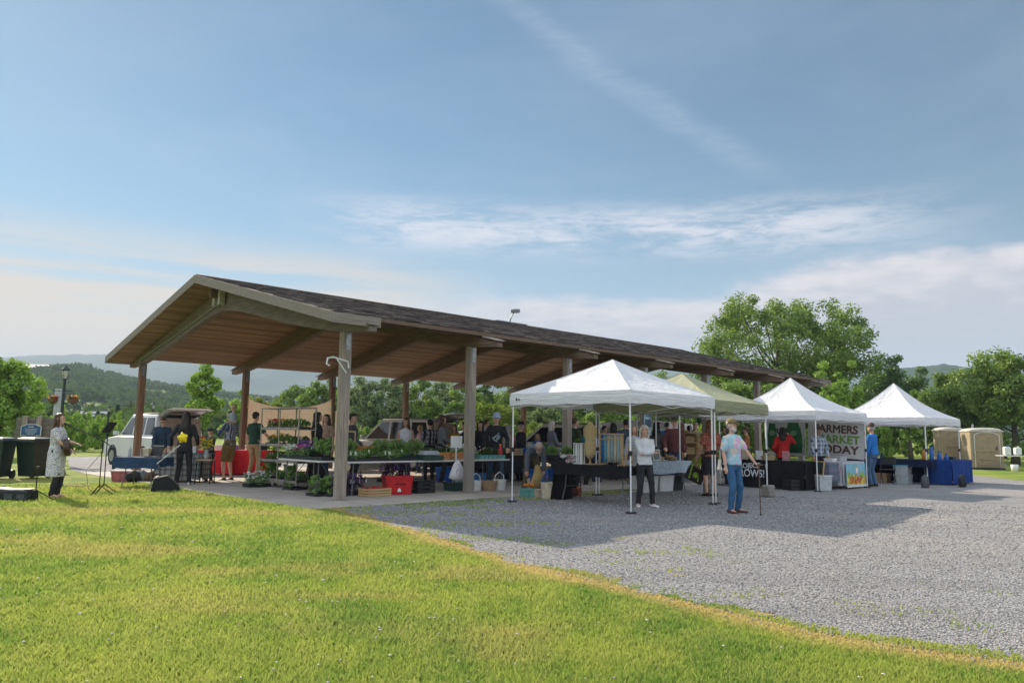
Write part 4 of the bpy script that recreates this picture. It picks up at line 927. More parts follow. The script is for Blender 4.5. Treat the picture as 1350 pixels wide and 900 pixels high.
PL=[
D(label='vendor in a dark denim vest and sunglasses behind the plaid-covered table',px=211,fy=629,top=549,face=196,shirt=F_('tan_print',(.30,.22,.15)),jacket=F_('dark_blue_vest',(.025,.05,.09)),pants=KHA,hair=('brown','short'),aR=(.20,.30,.86),aL=(-.22,.26,.84),lean=12,hp=14,glasses=True,fine=True),
D(label='woman in black with long hair seen from behind holding a star balloon',px=240,fy=640,top=543,face=8,shirt=BLK,pants=BLK,shoes=(.55,.5,.5),hair=('dark','long'),aR=(.24,.22,.98),aL=(-.34,.10,.95),feet=[(.15,.0,.0),(-.14,.02,0)],fine=True),
D(label='child in a grey hoodie and black cap beside the yellow flowers',px=275,fy=635,top=565,face=70,shirt=F_('slate_hoodie',(.10,.115,.125)),pants=BLK,hair=('blond','short'),hat=('cap',BLK),aR=(.14,.18,.80),aL=(-.14,.18,.80),lean=4),
D(label='man in checked shirt and shorts carrying a small child on his shoulders',px=300,fy=634,top=538,face=62,shirt=BWP,pants=F_('mustard_shorts',(.20,.13,.045)),shorts=True,hair=('dark','short'),aR=(.11,.24,1.26),aL=(-.11,.24,1.26),elR=(.6,-.2,-.8),elL=(-.6,-.2,-.8),hp=6,fine=True),
D(label='man in dark green shirt and khaki trousers seen from behind at the red table',px=333,fy=629,top=533,face=-20,shirt=DGRN,sleeve='short',pants=KHA,hair=('dark','short'),hat=('cap',F_('dark_cap',(.05,.03,.03)),'back'),aR=(.30,.22,1.08),aL=(-.26,.05,.86),fat=.03,feet=[(.14,0,-.3),(-.14,.02,.3)],fine=True),
D(label='woman in a long black robe and long hair behind the seedling table',px=415,fy=640,top=543,face=-70,shirt=BLK,pants=BLK,skirt=(.12,.12,BLK),hair=('black','xlong'),aR=(.16,.25,1.0),aL=(-.16,.25,1.0)),
D(label='woman with brown hair and tan top just behind the black-robed woman',px=427,fy=634,top=546,face=160,shirt=F_('tan_top',(.42,.28,.2)),sleeve='short',pants=DDEN,hair=('brown','long'),aR=(.12,.25,1.0)),
D(label='shopper in dark clothes half hidden by the first front post',px=462,fy=640,top=545,face=-95,shirt=DGREY,pants=BLK,hair=('dark','short'),aR=(.2,.3,1.0)),
D(label='woman in a white sleeveless top with long auburn hair behind the herb trays',px=533,fy=636,top=551,face=175,shirt=WHT,sleeve='none',pants=DDEN,hair=('brown','long'),hy=-10),
D(label='person in a black and white plaid jacket below the raised tailgate',px=565,fy=634,top=553,face=15,shirt=BWG,pants=BLK,hair=('black','bun')),
D(label='woman in a grey hoodie with long brown hair beside the blank white sign',px=581,fy=637,top=547,face=-75,shirt=GREY,pants=BLK,hair=('brown','long'),aR=(.14,.26,1.05),aL=(-.1,.28,1.1)),
D(label='person in a dark jacket left of the second front post',px=611,fy=637,top=556,face=80,shirt=BLK,pants=BLK,hair=('dark','short')),
D(label='long-haired woman in dark purple right of the second front post',px=632,fy=636,top=555,face=170,shirt=F_('plum_top',(.14,.07,.13)),jacket=BLK,pants=BLK,hair=('black','long')),
D(label='teenager in a pale bucket hat and black printed sweatshirt behind the berries',px=653,fy=642,top=545,face=182,shirt=BLK,pants=DDEN,hair=('dark','short'),hat=('bucket',F_('pale_blue_hat',(.38,.45,.60))),aR=(.27,.16,.96),aL=(-.27,.14,.94),fine=True,feet=[(.17,0,0),(-.17,0,0)]),
D(label='man in a dark hat and black coat facing away behind the tent leg',px=686,fy=634,top=557,face=60,shirt=BLK,pants=BLK,hair=('gray','short'),hat=('fedora',BLK),fat=.03),
D(label='person in a pinkish shirt behind the man with the dark hat',px=671,fy=628,top=563,face=200,shirt=PINK,pants=BLK,hair=('brown','short')),
D(label='man bending deep over a crate by the tent leg, head down in a tan cap',px=700,fy=650,top=575,face=193,H=1.74,shirt=F_('dull_blue_shirt',(.12,.14,.18)),sleeve='long',pants=F_('olive_trousers',(.12,.10,.06)),hair=('gray','short'),hat=('cap',F_('faded_tan_cap',(.38,.28,.24))),lean=72,hp=18,aR=(.20,.62,1.12),aL=(-.22,.60,1.08),elR=(.8,0,-.4),elL=(-.8,0,-.4),fine=True,feet=[(.18,-.02,-.2),(-.18,.0,.2)]),
D(label='grey-haired woman in a grey fleece holding greens',px=727,fy=638,top=555,face=-75,shirt=F_('grey_fleece',(.17,.18,.21)),pants=BLK,hair=('silver','bob'),aR=(.14,.30,1.02),aL=(-.12,.28,1.08),fat=.02,glasses=True,fine=True),
D(label='child with blond hair in a blue top behind the grey-haired woman',px=708,fy=630,top=568,face=150,shirt=BLUEC,pants=BLK,hair=('blond','bob'),H=1.42),
D(label='man in a dark green jacket beside the third front post',px=758,fy=637,top=551,face=-60,shirt=OLIV,jacket=F_('dark_olive_jacket',(.05,.065,.04)),pants=BLK,hair=('brown','short')),
D(label='man in a pale grey shirt leaning over the far table',px=772,fy=628,top=560,face=-60,shirt=F_('pale_grey_shirt',(.36,.38,.40)),pants=BLK,hair=('brown','short'),lean=10),
D(label='woman with auburn hair and tan top near the parked silver car',px=784,fy=629,top=564,face=120,shirt=F_('rust_top',(.38,.18,.10)),sleeve='short',pants=DDEN,hair=('red','short')),
D(label='woman in a lilac top with a long dark braid seen from behind',px=809,fy=634,top=557,face=-10,shirt=PURP,sleeve='short',pants=BLK,hair=('black','long'),fine=True),
D(label='dark-haired person looking right behind the lilac-topped woman',px=797,fy=627,top=561,face=-70,shirt=DGREY,pants=BLK,hair=('dark','short')),
D(label='broad man in a slate shirt seen from behind, right of the lilac top',px=825,fy=631,top=553,face=10,shirt=SLATE,sleeve='short',pants=DDEN,hair=('dark','short'),fat=.03),
D(label='silver-haired woman in a white hoodie with folded arms by the tent leg',px=850,fy=668,top=560,face=192,hy=-16,shirt=WHT,pants=BLK,shoes=(.75,.75,.75),hair=('silver','long'),aR=(-.10,.22,1.16),aL=(.10,.24,1.14),elR=(.8,-.1,-.5),elL=(-.8,-.1,-.5),fat=.025,feet=[(.15,0,-.3),(-.16,.05,.35)],fine=True),
D(label='woman in a grey sweater with black hair looking away at the bread table',px=866,fy=636,top=557,face=-40,shirt=F_('grey_sweater',(.12,.115,.11)),pants=BLK,hair=('black','long'),fat=.03,fine=True),
D(label='man in a burgundy jacket and green cap behind the blue-clothed table',px=890,fy=639,top=546,face=170,shirt=F_('beige_tee',(.40,.34,.28)),jacket=BURG,pants=DDEN,hair=('brown','short'),hat=('cap',F_('green_cap',(.11,.14,.07))),aR=(.24,.22,.98),fat=.02,fine=True),
D(label='bearded person in blue standing in the rear beside the posted notice',px=868,fy=624,top=549,face=170,shirt=BLUEC,pants=BLK,hair=('dark','short')),
D(label='woman in a pink knit behind the man in burgundy',px=899,fy=632,top=555,face=150,shirt=PINK,pants=DGREY,hair=('silver','bob')),
D(label='person in a cream blouse with dark hair facing the far stall',px=910,fy=631,top=561,face=-40,shirt=CREAM,pants=BLK,hair=('black','short'),fat=.02),
D(label='shopper in a floral top and dark shorts carrying the green-strapped tote',px=938,fy=654,top=553,face=20,shirt=FLRD,sleeve='short',pants=BLK,shorts=True,hair=('red','long'),aL=(-.24,.16,.92),aR=(.22,.2,1.0),fine=True),
D(label='man in a pastel madras shirt and jeans leaning on a cane in the gravel',px=967,fy=676,top=553,face=212,hy=8,shirt=PAST,sleeve='short',pants=F_('blue_jeans',(.045,.12,.23)),shoes=(.10,.05,.035),hair=('silver','beard'),hat=('cap',F_('khaki_cap',(.22,.17,.08))),aR=(.24,.05,.88),aL=(-.30,.30,.92),elR=(.6,-.8,0),fat=.045,fine=True,feet=[(.12,.04,-.1),(-.13,0,.5)]),
D(label='woman in a red cardigan raising a hand by the green aprons',px=1034,fy=641,top=563,face=-20,shirt=BLK,jacket=REDC,pants=BLK,hair=('dark','long'),aR=(.18,.30,1.50),aL=(-.2,.2,1.0),elR=(.6,0,-.8),fine=True),
D(label='person in a blue and white knit sweater and dark cap before the banner',px=1081,fy=642,top=562,face=178,shirt=KNIT,pants=BLK,hair=('dark','short'),hat=('cap',DGREY),aR=(.22,.2,.9),aL=(-.2,.2,.9),skin='tan',fat=.03,fine=True),
D(label='person in a bright blue hooded jacket looking away from the camera',px=1152,fy=641,top=559,face=40,shirt=BLUEC,pants=DEN,hair=('gray','short'),hat=('beanie',F_('brown_beanie',(.09,.06,.05))),fat=.03,fine=True),
D(label='woman in a mustard cardigan deep inside between the second and third posts',px=598,fy=622,top=560,face=150,shirt=F_('mustard_knit',(.40,.26,.06)),pants=BLK,hair=('brown','long')),
D(label='man in a white tee far back beside the wagon tailgate',px=646,fy=620,top=560,face=20,shirt=WHT,sleeve='short',pants=DDEN,hair=('brown','short')),
D(label='person in teal with a dark cap just right of the third post',px=772,fy=640,top=562,face=-80,shirt=F_('teal_shirt',(.05,.22,.24)),pants=BLK,hair=('dark','short'),hat=('cap',BLK)),
D(label='woman in a striped pale top facing the scarves from behind',px=836,fy=640,top=562,face=170,shirt=plaid('pale_stripe',[(.5,.5,.5),(.5,.5,.5),(.2,.25,.35)],26.),pants=DDEN,hair=('blond','long')),
D(label='tall man in navy far back behind the burgundy jacket',px=880,fy=624,top=551,face=-30,shirt=NAVY,pants=BLK,hair=('dark','short')),
D(label='shopper in a rust jacket beyond the olive green tent',px=985,fy=630,top=563,face=60,shirt=F_('rust_jacket',(.30,.12,.05)),pants=DDEN,hair=('brown','short')),
D(label='woman in a light pink blouse between the wagon and the plaid jacket',px=552,fy=624,top=560,face=100,shirt=F_('light_pink',(.52,.36,.38)),pants=DDEN,hair=('blond','long')),
D(label='man in a sky blue shirt just left of the helmet-hatted teenager',px=640,fy=628,top=553,face=-60,shirt=F_('sky_blue_shirt',(.28,.42,.58)),sleeve='short',pants=KHA,hair=('brown','short')),
D(label='woman in an ivory cardigan facing left behind the berry table',px=668,fy=632,top=560,face=70,shirt=CREAM,pants=DDEN,hair=('gray','bob')),
D(label='shopper in a light grey hoodie behind the mannequin torso',px=787,fy=636,top=558,face=-20,shirt=F_('light_grey_hoodie',(.38,.39,.42)),pants=DDEN,hair=('brown','long')),
D(label='man in a pale yellow shirt deep inside beside the pink knit',px=918,fy=626,top=556,face=150,shirt=F_('pale_yellow_shirt',(.55,.50,.30)),sleeve='short',pants=KHA,hair=('gray','short')),
D(label='man in a plain grey shirt deep under the pavilion roof',px=845,fy=626,top=556,face=160,shirt=GREY,pants=BLK,hair=('dark','short')),
D(label='woman in dark brown behind the wooden shelves',px=958,fy=630,top=562,face=100,shirt=BRN,pants=BLK,hair=('brown','long')),
]
PP={}
for i,d in enumerate(PL):
    r=person(**d); PP[d['px']]=r
# child riding on the shoulders
tt,s_,U_,g_=PP[300]; c=Vector(g_)+Matrix.Rotation(R(62),3,'Z')@Vector((0,-.07,0))
kid=thing('person','small fair child in a pale grey shirt riding on the man in checks','person',(c.x,c.y,1.44*s_),R(62)); mb=MB(); k=.62
mb.loft([[p for p in ring((0,0,z),rx,ry,12)] for z,rx,ry in((.0,.10,.10),(.10,.10,.08),(.22,.10,.075),(.29,.07,.055),(.32,.035,.035),(.36,.035,.035))])
mb.loft([[p for p in ring((0,y,z),rx,ry,14)] for z,rx,ry,y in((.34,.03,.035,.03),(.37,.055,.065,.015),(.43,.068,.080,0),(.48,.066,.078,0),(.52,.04,.05,0),(.53,.015,.02,0))])
for sx in(-1,1):
    mb.tube([(sx*.06,0,.03),(sx*.10,.14,.0),(sx*.10,.17,-.18),(sx*.10,.20,-.22)],[.05,.045,.035,.025],8,caps=True); mb.tube([(sx*.07,0,.26),(sx*.12,.06,.18),(sx*.06,.13,.22),(sx*.04,.15,.24)],[.032,.028,.022,.018],8,caps=True)
    for j in range(5): mb.tube([(sx*(.03+.008*j),.15,.24),(sx*(.026+.009*j),.175,.235)],[.006,.005],5,caps=True)
mb.ell((0,.08,.42),(.010,.012,.012)); o=mb.build('body',SK['light'],kid,True); remesh(o,.010,1)
mb=MB(); mb.loft([[p for p in ring((0,0,z),rx,ry,12)] for z,rx,ry in((.02,.115,.11),(.10,.112,.092),(.22,.110,.088),(.285,.08,.065),(.31,.045,.045))])
for sx in(-1,1): mb.tube([(sx*.07,0,.26),(sx*.12,.06,.18)],[.042,.036],8,caps=True)
o=mb.build('shirt',F_('pale_child_shirt',(.36,.38,.42)),kid,True); remesh(o,.012,2,.01)
mb=MB()
for sx in(-1,1): mb.tube([(sx*.05,-.02,.03),(sx*.10,.13,.01)],[.068,.055],8,caps=True)
o=mb.build('trousers',F_('child_tan_trousers',(.32,.24,.14)),kid,True); remesh(o,.012,2)
mb=MB(); mb.loft([[p for p in ring((0,y,z),rx,ry,14)] for z,rx,ry,y in((.40,.06,.05,-.035),(.45,.072,.075,-.015),(.50,.06,.07,-.005),(.54,.02,.03,0))]); P('hair',mb,hairmat('blond'),kid,True)
# print on the teenager's sweatshirt
tt,s_,U_,g_=PP[653]; mb=MB(); rr=random.Random(2)
for i in range(26):
    a=rr.uniform(0,2*PI); q=rr.random()**.5*.085; mb.ell((q*math.cos(a)*s_,.150*s_-abs(q*math.cos(a))*.25,(1.20+1.25*q*math.sin(a))*s_),(.018*s_,.006,.020*s_),7,4)
P('chest_print',mb,M('print_grey',(.30,.36,.40),.8),tt)
# cane, tote, balloon
tt,s_,U_,g_=PP[967]; rz=Matrix.Rotation(R(212),3,'Z'); hnd=Vector(g_)+rz@(U_((-.31,.36,.90))); ft=G(1003,679)
cn=thing('walking_cane','thin dark cane leaning from the hand of the man in the pastel shirt','cane',(ft.x,ft.y,0)); mb=MB(); d=hnd-ft
mb.tube([(0,0,.01),d],.011,6); P('shaft',mb,M('cane_brown',(.10,.05,.03),.4),cn); mb=MB(); mb.tube([d+Vector((-.05,0,.0)),d+Vector((.07,-.02,.01))],.016,6,caps=True); P('handle',mb,M('cane_brown',(.10,.05,.03),.4),cn); mb=MB(); mb.cyl((0,0,0),.018,.03,8); P('rubber_tip',mb,BLACKP,cn)
tt,s_,U_,g_=PP[938]; tb=G(917,652); tote=thing('tote_bag','dark tote bag with bright green straps hanging from a shopper','bag',(tb.x,tb.y,0),R(8)); tote.location=(tb.x,tb.y,.30)
TB=F_('tote_brown',(.045,.035,.035)); TG=F_('lime_strap',(.26,.42,.05)); mb=MB(); mb.box((0,0,.18),(.44,.16,.34),ry=.45,b=.03); P('bag_body',mb,TB,tote)
for y_ in(-.09,.09):
    mb=MB(); mb.tube([(-.20,y_,.10),(-.11,y_,.38),(.05,y_*.6,.62),(.14,y_*.4,.62),(.08,y_*.6,.28),(.02,y_,.02)],.017,6,flat=.5); P('strap',mb,TG,tote)
mb=MB(); mb.cyl((0,0,0),.07,.006,16); o=P('emblem',mb,TG,tote); o.rotation_euler=(R(90),0,0); o.location=(-.03,-.084,.18)
sp=G(243,636)
bal=thing('star_balloon','shiny yellow star-shaped balloon held at the back of the woman in black','balloon',(sp.x,sp.y,0)); q=G(240,644); bc=AT(241,577,q.y-.25)
bal.location=bc; mb=MB(); vs=[];
for j in range(10):
    a=PI/2+.18+j*PI/5; r_=.23 if j%2==0 else .115; vs.append((r_*math.cos(a),0,r_*math.sin(a)))
f=[(0,-.085,0),(0,.085,0)]
mb.add(vs+f,[(j,(j+1)%10,10) for j in range(10)]+[((j+1)%10,j,11) for j in range(10)]); o=mb.build('foil_star',M('yellow_foil',(.80,.62,.02),.22,.35,.06),bal,True); sb=o.modifiers.new('s','SUBSURF'); sb.levels=2; sb.render_levels=2
o.data.shade_smooth()
mb=MB(); e_=G(206,640); e3=AT(207,611,q.y-.25)-bc; mb.tube([(-.06,0,-.17),e3],.014,6); P('balloon_stick',mb,M('clear_white_stick',(.6,.6,.62),.4),bal)
# ================================================================ tables, plants, goods
def text(parent,body,size,mat,loc,rot,name='lettering',xs=1.,off=.012):
    cu=bpy.data.curves.new(name,'FONT'); cu.body=body; cu.size=size; cu.extrude=.002; cu.bevel_depth=off*size*1.4; cu.bevel_resolution=0; cu.align_x='CENTER'; cu.align_y='CENTER'
    tmp=bpy.data.objects.new('tmp',cu); COL.objects.link(tmp); bpy.context.view_layer.update()
    me=bpy.data.meshes.new_from_object(tmp.evaluated_get(bpy.context.evaluated_depsgraph_get())); bpy.data.objects.remove(tmp)
    me.materials.clear(); me.materials.append(mat); o=bpy.data.objects.new(name,me); COL.objects.link(o); o.parent=parent; o.location=loc; o.rotation_euler=rot; o.scale=(xs,1,1); return o
TTOP=M('table_plastic',(.60,.59,.56),.5,0,.06,5.); LEGG=M('table_leg_grey',(.12,.12,.13),.4,.5,.1)
def table(label,c,rz,L=1.83,W=.76,h=.74,top=TTOP,group=None,z0=ZS,name='folding_table'):
    t=thing(name,label,'table',(c[0],c[1],z0),rz,group); mb=MB(); mb.box((0,0,h-.02),(L,W,.04),b=.012); P('tabletop',mb,top,t)
    for sx in(-1,1):
        mb=MB(); x=sx*(L/2-.22)
        for sy in(-1,1): mb.tube([(x,sy*(W/2-.12),h-.05),(x+sx*.02,sy*(W/2-.10),.30),(x+sx*.06,sy*(W/2-.05),.02)],.014,6)
        mb.tube([(x+sx*.02,-(W/2-.10),.30),(x+sx*.02,W/2-.10,.30)],.010,6); mb.tube([(x,0,.42),(x-sx*.38,0,h-.05)],.009,5); P('leg',mb,LEGG,t)
    return t
def cloth(label,c,rz,L,W,h,mat_,drop=(.7,.7,.7,.7),z0=ZS,seed=0):     # drops: -y,+y,-x,+x sides
    t=thing('tablecloth',label,'tablecloth',(c[0],c[1],z0),rz); rs=random.Random(seed); mb=MB(); L2,W2=L/2+.012,W/2+.012; n_=9
    mb.add([(-L2,-W2,h+.006),(L2,-W2,h+.006),(L2,W2,h+.006),(-L2,W2,h+.006)],[(0,1,2,3)])
    for (a,b_,nx,ny,dr) in(((-L2,-W2),(L2,-W2),0,-1,drop[0]),((L2,W2),(-L2,W2),0,1,drop[1]),((-L2,W2),(-L2,-W2),-1,0,drop[2]),((L2,-W2),(L2,W2),1,0,drop[3])):
        if dr<=0: continue
        ln=math.hypot(b_[0]-a[0],b_[1]-a[1]); m_=max(6,int(ln/.06)); rows=[]; ph=rs.uniform(0,6)
        for i in range(n_):
            f=i/(n_-1); row=[]
            for j in range(m_+1):
                g=j/m_; o_=.008+f*(.012+.022*math.sin(ph+g*ln*13+math.sin(g*7)))*1.
                row.append((a[0]+(b_[0]-a[0])*g+nx*o_,a[1]+(b_[1]-a[1])*g+ny*o_,h+.006-f*dr+(.012*math.sin(g*9+ph) if i==n_-1 else 0)))
            rows.append(row)
        mb.loft(rows,cap=False,closed=False)
    P('drape',mb,mat_,t,True); return t
# --- plants
FM={'herb':leafmat('herb_leaf',(.10,.21,.04),(.22,.38,.09)),'pale':leafmat('pale_leaf',(.20,.34,.12),(.36,.50,.22)),'dark':leafmat('dark_leaf',(.05,.10,.03),(.12,.20,.06)),'mid':leafmat('mid_herb_leaf',(.15,.28,.07),(.32,.46,.15)),'heather':leafmat('heather_leaf',(.08,.04,.10),(.16,.10,.16))}
def fol(kind,w,d,h,nc,per,ls,seed):
    rs=np.random.RandomState(seed); cl=[((rs.rand()-.5)*w,(rs.rand()-.5)*d,.05+h*(.15+.75*rs.rand()**.8),.05+.04*rs.rand()) for _ in range(nc)]
    V,F,rn=leaf_arrays(cl,per,ls,seed,1.); return npmesh('foliage',V,F,FM[kind],{'rnd':rn})
def flw(w,d,z0_,z1,n_,s,mats,seed):
    rs=np.random.RandomState(seed); V,F=octs((rs.rand(n_)-.5)*w,(rs.rand(n_)-.5)*d,z0_+(z1-z0_)*rs.rand(n_),np.full(n_,s),.4,rs); return npmesh('flowers',V,F,mats)
FC={'orange':M('flower_orange',(.80,.26,.02),.7,0,.3,30.),'yellow':M('flower_yellow',(.80,.58,.04),.7,0,.2,30.),'white':M('flower_white',(.72,.72,.70),.7),'purple':M('flower_purple',(.20,.10,.34),.7,0,.3,30.),'magenta':M('flower_magenta',(.50,.05,.30),.7,0,.3,30.),'red':M('flower_red',(.60,.05,.03),.7,0,.3,30.)}
PK={}
def plant(kind,label,loc,rz=0,z=0,sc_=1.,group=None,cat='plants'):
    spec={'herb':('herb',.50,.26,.20,20,60,.022,None),'tall':('mid',.46,.26,.42,30,60,.026,None),'pale':('pale',.48,.26,.14,18,60,.022,None),'marigold':('herb',.48,.26,.20,20,55,.020,'orange'),'yellow':('herb',.46,.26,.24,20,55,.020,'yellow'),
      'white':('pale',.46,.28,.20,20,50,.020,'white'),'purple':('dark',.46,.28,.24,20,50,.020,'purple'),'magenta':('pale',.42,.26,.22,18,50,.020,'magenta'),'heather':('heather',.42,.30,.30,22,60,.016,'purple'),'darkherb':('dark',.48,.26,.22,22,60,.022,None),'red':('herb',.46,.26,.2,20,50,.02,'red'),'bush':('mid',.55,.5,.5,34,60,.028,None)}[kind]
    if kind not in PK:
        nm='flower_tray' if spec[7] else 'plant_tray'
        t=thing(nm,label,cat,(0,0,0)); mb=MB(); w_,d_=spec[1]*.98,spec[2]*.98
        for s in(-1,1): mb.box((0,s*d_/2,.035),(w_,.012,.07)); mb.box((s*w_/2,0,.035),(.012,d_,.07))
        mb.box((0,0,.02),(w_,d_,.03)); P('tray',mb,BLACKP,t); sd=len(PK)+7; f=fol(spec[0],spec[1]*.9,spec[2]*.85,spec[3],spec[4],spec[5],spec[6],sd); f.parent=t
        if spec[7]: q=flw(spec[1],spec[2]*.95,spec[3]*.55+.05,spec[3]+.10,64,.021,FC[spec[7]],sd); q.parent=t
        rr=random.Random(sd)
        for q_ in range(3): mb=MB(); mb.box((rr.uniform(-.2,.2),rr.choice((-.11,.08)),spec[3]*.6+.08),(.022,.004,.07),b=.001); P('plant_tag',mb,WHITE,t)
        PK[kind]=t; r=t
    else: r=dup(PK[kind],(0,0,0)); 
    r['label']=label; r.location=(loc[0],loc[1],z); r.rotation_euler=(0,0,rz); r.scale=(sc_,)*3
    if group: r['group']=group
    elif 'group' in r: del r['group']
    return r
ZT_=ZS+.747
TL=[('third white folding table, holding the berry cartons behind the second post',4.72,1.05),('long white folding table with herb trays between the first two posts',1.38,1.83),('white folding table with the scale and the blank sign',3.24,1.83)]
for l,u,L in TL: table(l,B(u,.86),RZ,L)
table('white folding table with purple flowers in front of the plant rack',B(.52,2.0),RZ+PI/2,1.83)
G1='herb and flower trays on the long front tables'
rows=[]
ORD=['first','second','third','fourth','fifth','sixth','seventh','eighth','ninth','tenth']
k=0
for i,kd in enumerate(['pale','herb','pale','herb']): plant(kd,'%s %s, herb table front row, %s from the first post'%(('pale lettuce seedlings' if kd=='pale' else 'green herb starts'),'tray',ORD[i]),B(.75+i*.44,.66),RZ,ZT_,group=G1)
for i,kd in enumerate(['tall','marigold','tall','tall']): plant(kd,'%s, herb table back row, %s from the first post'%(('orange marigold tray' if kd=='marigold' else 'tall bushy tomato starts'),ORD[i]),B(.72+i*.46,1.05),RZ,ZT_,group=G1)
for i,kd in enumerate(['tall','darkherb','darkherb']): plant(kd,'dark leafy greens at the back of the scale table, %s from the herb table'%ORD[i],B(2.6+i*.48,1.08),RZ,ZT_,group=G1)
plant('white','white blossoming plants at the right end of the scale table',B(3.95,1.0),RZ,ZT_,1.2,G1)
plant('white','white blossoming plants just right of the second front post',B(4.4,1.05),RZ,ZT_,1.,G1)
plant('darkherb','dark greens beside the teenager on the third table',B(5.1,1.1),RZ,ZT_,1.,G1)
for i,(kd,l) in enumerate([('white','white blooms in pale boxes at the left end of the corner table'),('magenta','magenta blooms in the middle of the corner table'),('purple','dark purple blooms beside the magenta ones on the corner table'),('tall','leafy green bush tray beside the first post on the corner table'),('heather','mauve heather tray at the back left of the corner table')]):
    plant(kd,l,B(.38+(.35 if kd=='heather' else 0),2.65-.42*i+(1.7 if kd=='heather' else 0)),RZ+PI/2,ZT_,1.05,G1)
for i,u in enumerate((.6,1.0,1.9,2.3)): plant('heather',['mauve heather pots on the slab under the herb table, left end','mauve heather pots on the slab left of the red cooler','blue heather behind the red cooler','mauve heather right of the red cooler'][i],B(u,1.0),RZ+.2*i,ZS+(.25 if i>1 else .0),1.15,'plants on the slab')
for i,(u,v) in enumerate(((.7,3.1),(.25,1.2),(.6,1.6),(.45,.95))): plant('bush' if i!=2 else 'purple','%s on the slab under the corner table, %s from the rack'%('leafy green shrub' if i!=2 else 'purple flowers',ORD[i]),B(u,v),RZ,ZS,.8,'plants on the slab')
plant('white','spilling silver-white flowers at the foot of the plant rack',B(.35,4.35),RZ,ZS,1.25,'plants on the slab')
# --- rack of plants
rk=thing('plant_rack','tall metal rolling rack with shelves of flower trays','rack',B(.78,3.75,ZS),RZ+PI/2); RM=M('rack_metal',(.33,.30,.25),.5,.6,.2)
for x in(-.95,.0,.95):
    for y in(-.22,.22): mb=MB(); mb.tube([(x,y,.10),(x,y,1.92)],.016,6); P('post',mb,RM,rk)
for x in(-.95,.95):
    for y in(-.22,.22): mb=MB(); mb.cyl((x,y-.015,.0),.05,.05,12); P('caster',mb,BLACKP,rk)
mb=MB(); mb.box((0,0,1.92),(1.94,.48,.03)); P('top_frame',mb,RM,rk)
RZs=[.16,.62,1.0,1.40]
for z in RZs: mb=MB(); mb.box((0,0,z),(1.92,.46,.02)); mb.box((0,.23,z+.03),(1.94,.015,.05)); mb.box((0,-.23,z+.03),(1.94,.015,.05)); P('shelf',mb,RM,rk)
kinds=[['bush','herb','tall','herb'],['red','herb','purple','magenta'],['marigold','yellow','herb','darkherb'],['red','marigold','herb','herb']]
kn={'bush':'green shrub tray','herb':'green herb tray','tall':'tall green tray','red':'red flower tray','purple':'purple flower tray','magenta':'magenta flower tray','marigold':'orange marigold tray','yellow':'yellow flower tray','darkherb':'dark leafy tray'}
for r_,row in enumerate(kinds):
    for c_,kd in enumerate(row): plant(kd,'%s on the %s rack shelf, %s from its left end'%(kn[kd],['bottom','second','third','top'][r_],ORD[c_]),B(.78,3.75+.70-.465*c_),RZ+PI/2,ZS+RZs[r_]+.012,.86,'trays on the plant rack')
# --- boxes and crates
CW=wood('crate_wood',(.50,.34,.17),0,.2,streak=20)
def crate(label,loc,rz=0,z=ZS,L=.45,W=.32,h=.20,mat_=None,fill=None,name='crate',group=None):
    mat_=mat_ or CW; t=thing(name,label,'crate',(loc[0],loc[1],z),rz,group); mb=MB(); n_=3
    for i in range(n_):
        zz=h*(i+.5)/n_; hh=h/n_*.78
        for s in(-1,1): mb.box((0,s*W/2,zz),(L,.012,hh)); mb.box((s*L/2,0,zz),(.012,W,hh))
    for sx in(-1,1):
        for sy in(-1,1): mb.box((sx*(L/2-.02),sy*(W/2-.02),h/2),(.025,.025,h))
    mb.box((0,0,.01),(L,W,.012)); P('slats',mb,mat_,t)
    if fill:
        rs=np.random.RandomState(len(label)); V,F=octs((rs.rand(60)-.5)*L*.85,(rs.rand(60)-.5)*W*.85,h*.75+.05*rs.rand(60),np.full(60,.035),.3,rs); o=npmesh('contents',V,F,fill,parent=t)
    return t
def tub(label,loc,rz,z,L,W,h,mat_,name='plastic_tote',lid=None,cat='tote',taper=1.12,group=None):
    t=thing(name,label,cat,(loc[0],loc[1],z),rz,group); mb=MB(); hx,hy=L/2,W/2; k=1/taper
    def r_(s,zz): return [(sx*hx*s,sy*hy*s,zz) for sx,sy in((-1,-1),(1,-1),(1,1),(-1,1))]
    mb.loft([r_(k,0),r_(1,h),r_(1.04,h),r_(1.04,h-.02),r_(.97,h-.02)] if 0 else [r_(k,0.0),r_(1.,h)]); 
    P('tub_body',mb,mat_,t); mb=MB(); mb.box((0,0,h-.01),(L*1.05,W*1.06,.03)); P('lid' if lid else 'rim',mb,lid or mat_,t); return t
RDP=M('red_plastic',(.50,.015,.02),.4,0,.1); GRP=M('dark_green_plastic',(.02,.06,.045),.5); BLP=M('blue_plastic',(.02,.12,.42),.4); CLR=M('clear_bin',(.45,.48,.50),.3,0,.15); TEAL=M('teal_carton',(.12,.33,.30),.8); CRM=M('cream_card',(.58,.50,.36),.7); CARD=M('cardboard',(.34,.23,.13),.8)
rc=G(523,653); t=thing('cooler','big red plastic cooler bin with black print under the herb table','cooler',(rc.x,rc.y,ZS),RZ-.35)
mb=MB(); mb.loft([[(sx*a,sy*b_,z) for sx,sy in((-1,-1),(1,-1),(1,1),(-1,1))] for a,b_,z in((.27,.17,0),(.31,.205,.38),(.325,.22,.385),(.325,.22,.41),(.29,.185,.41))]); P('bin_body',mb,RDP,t)
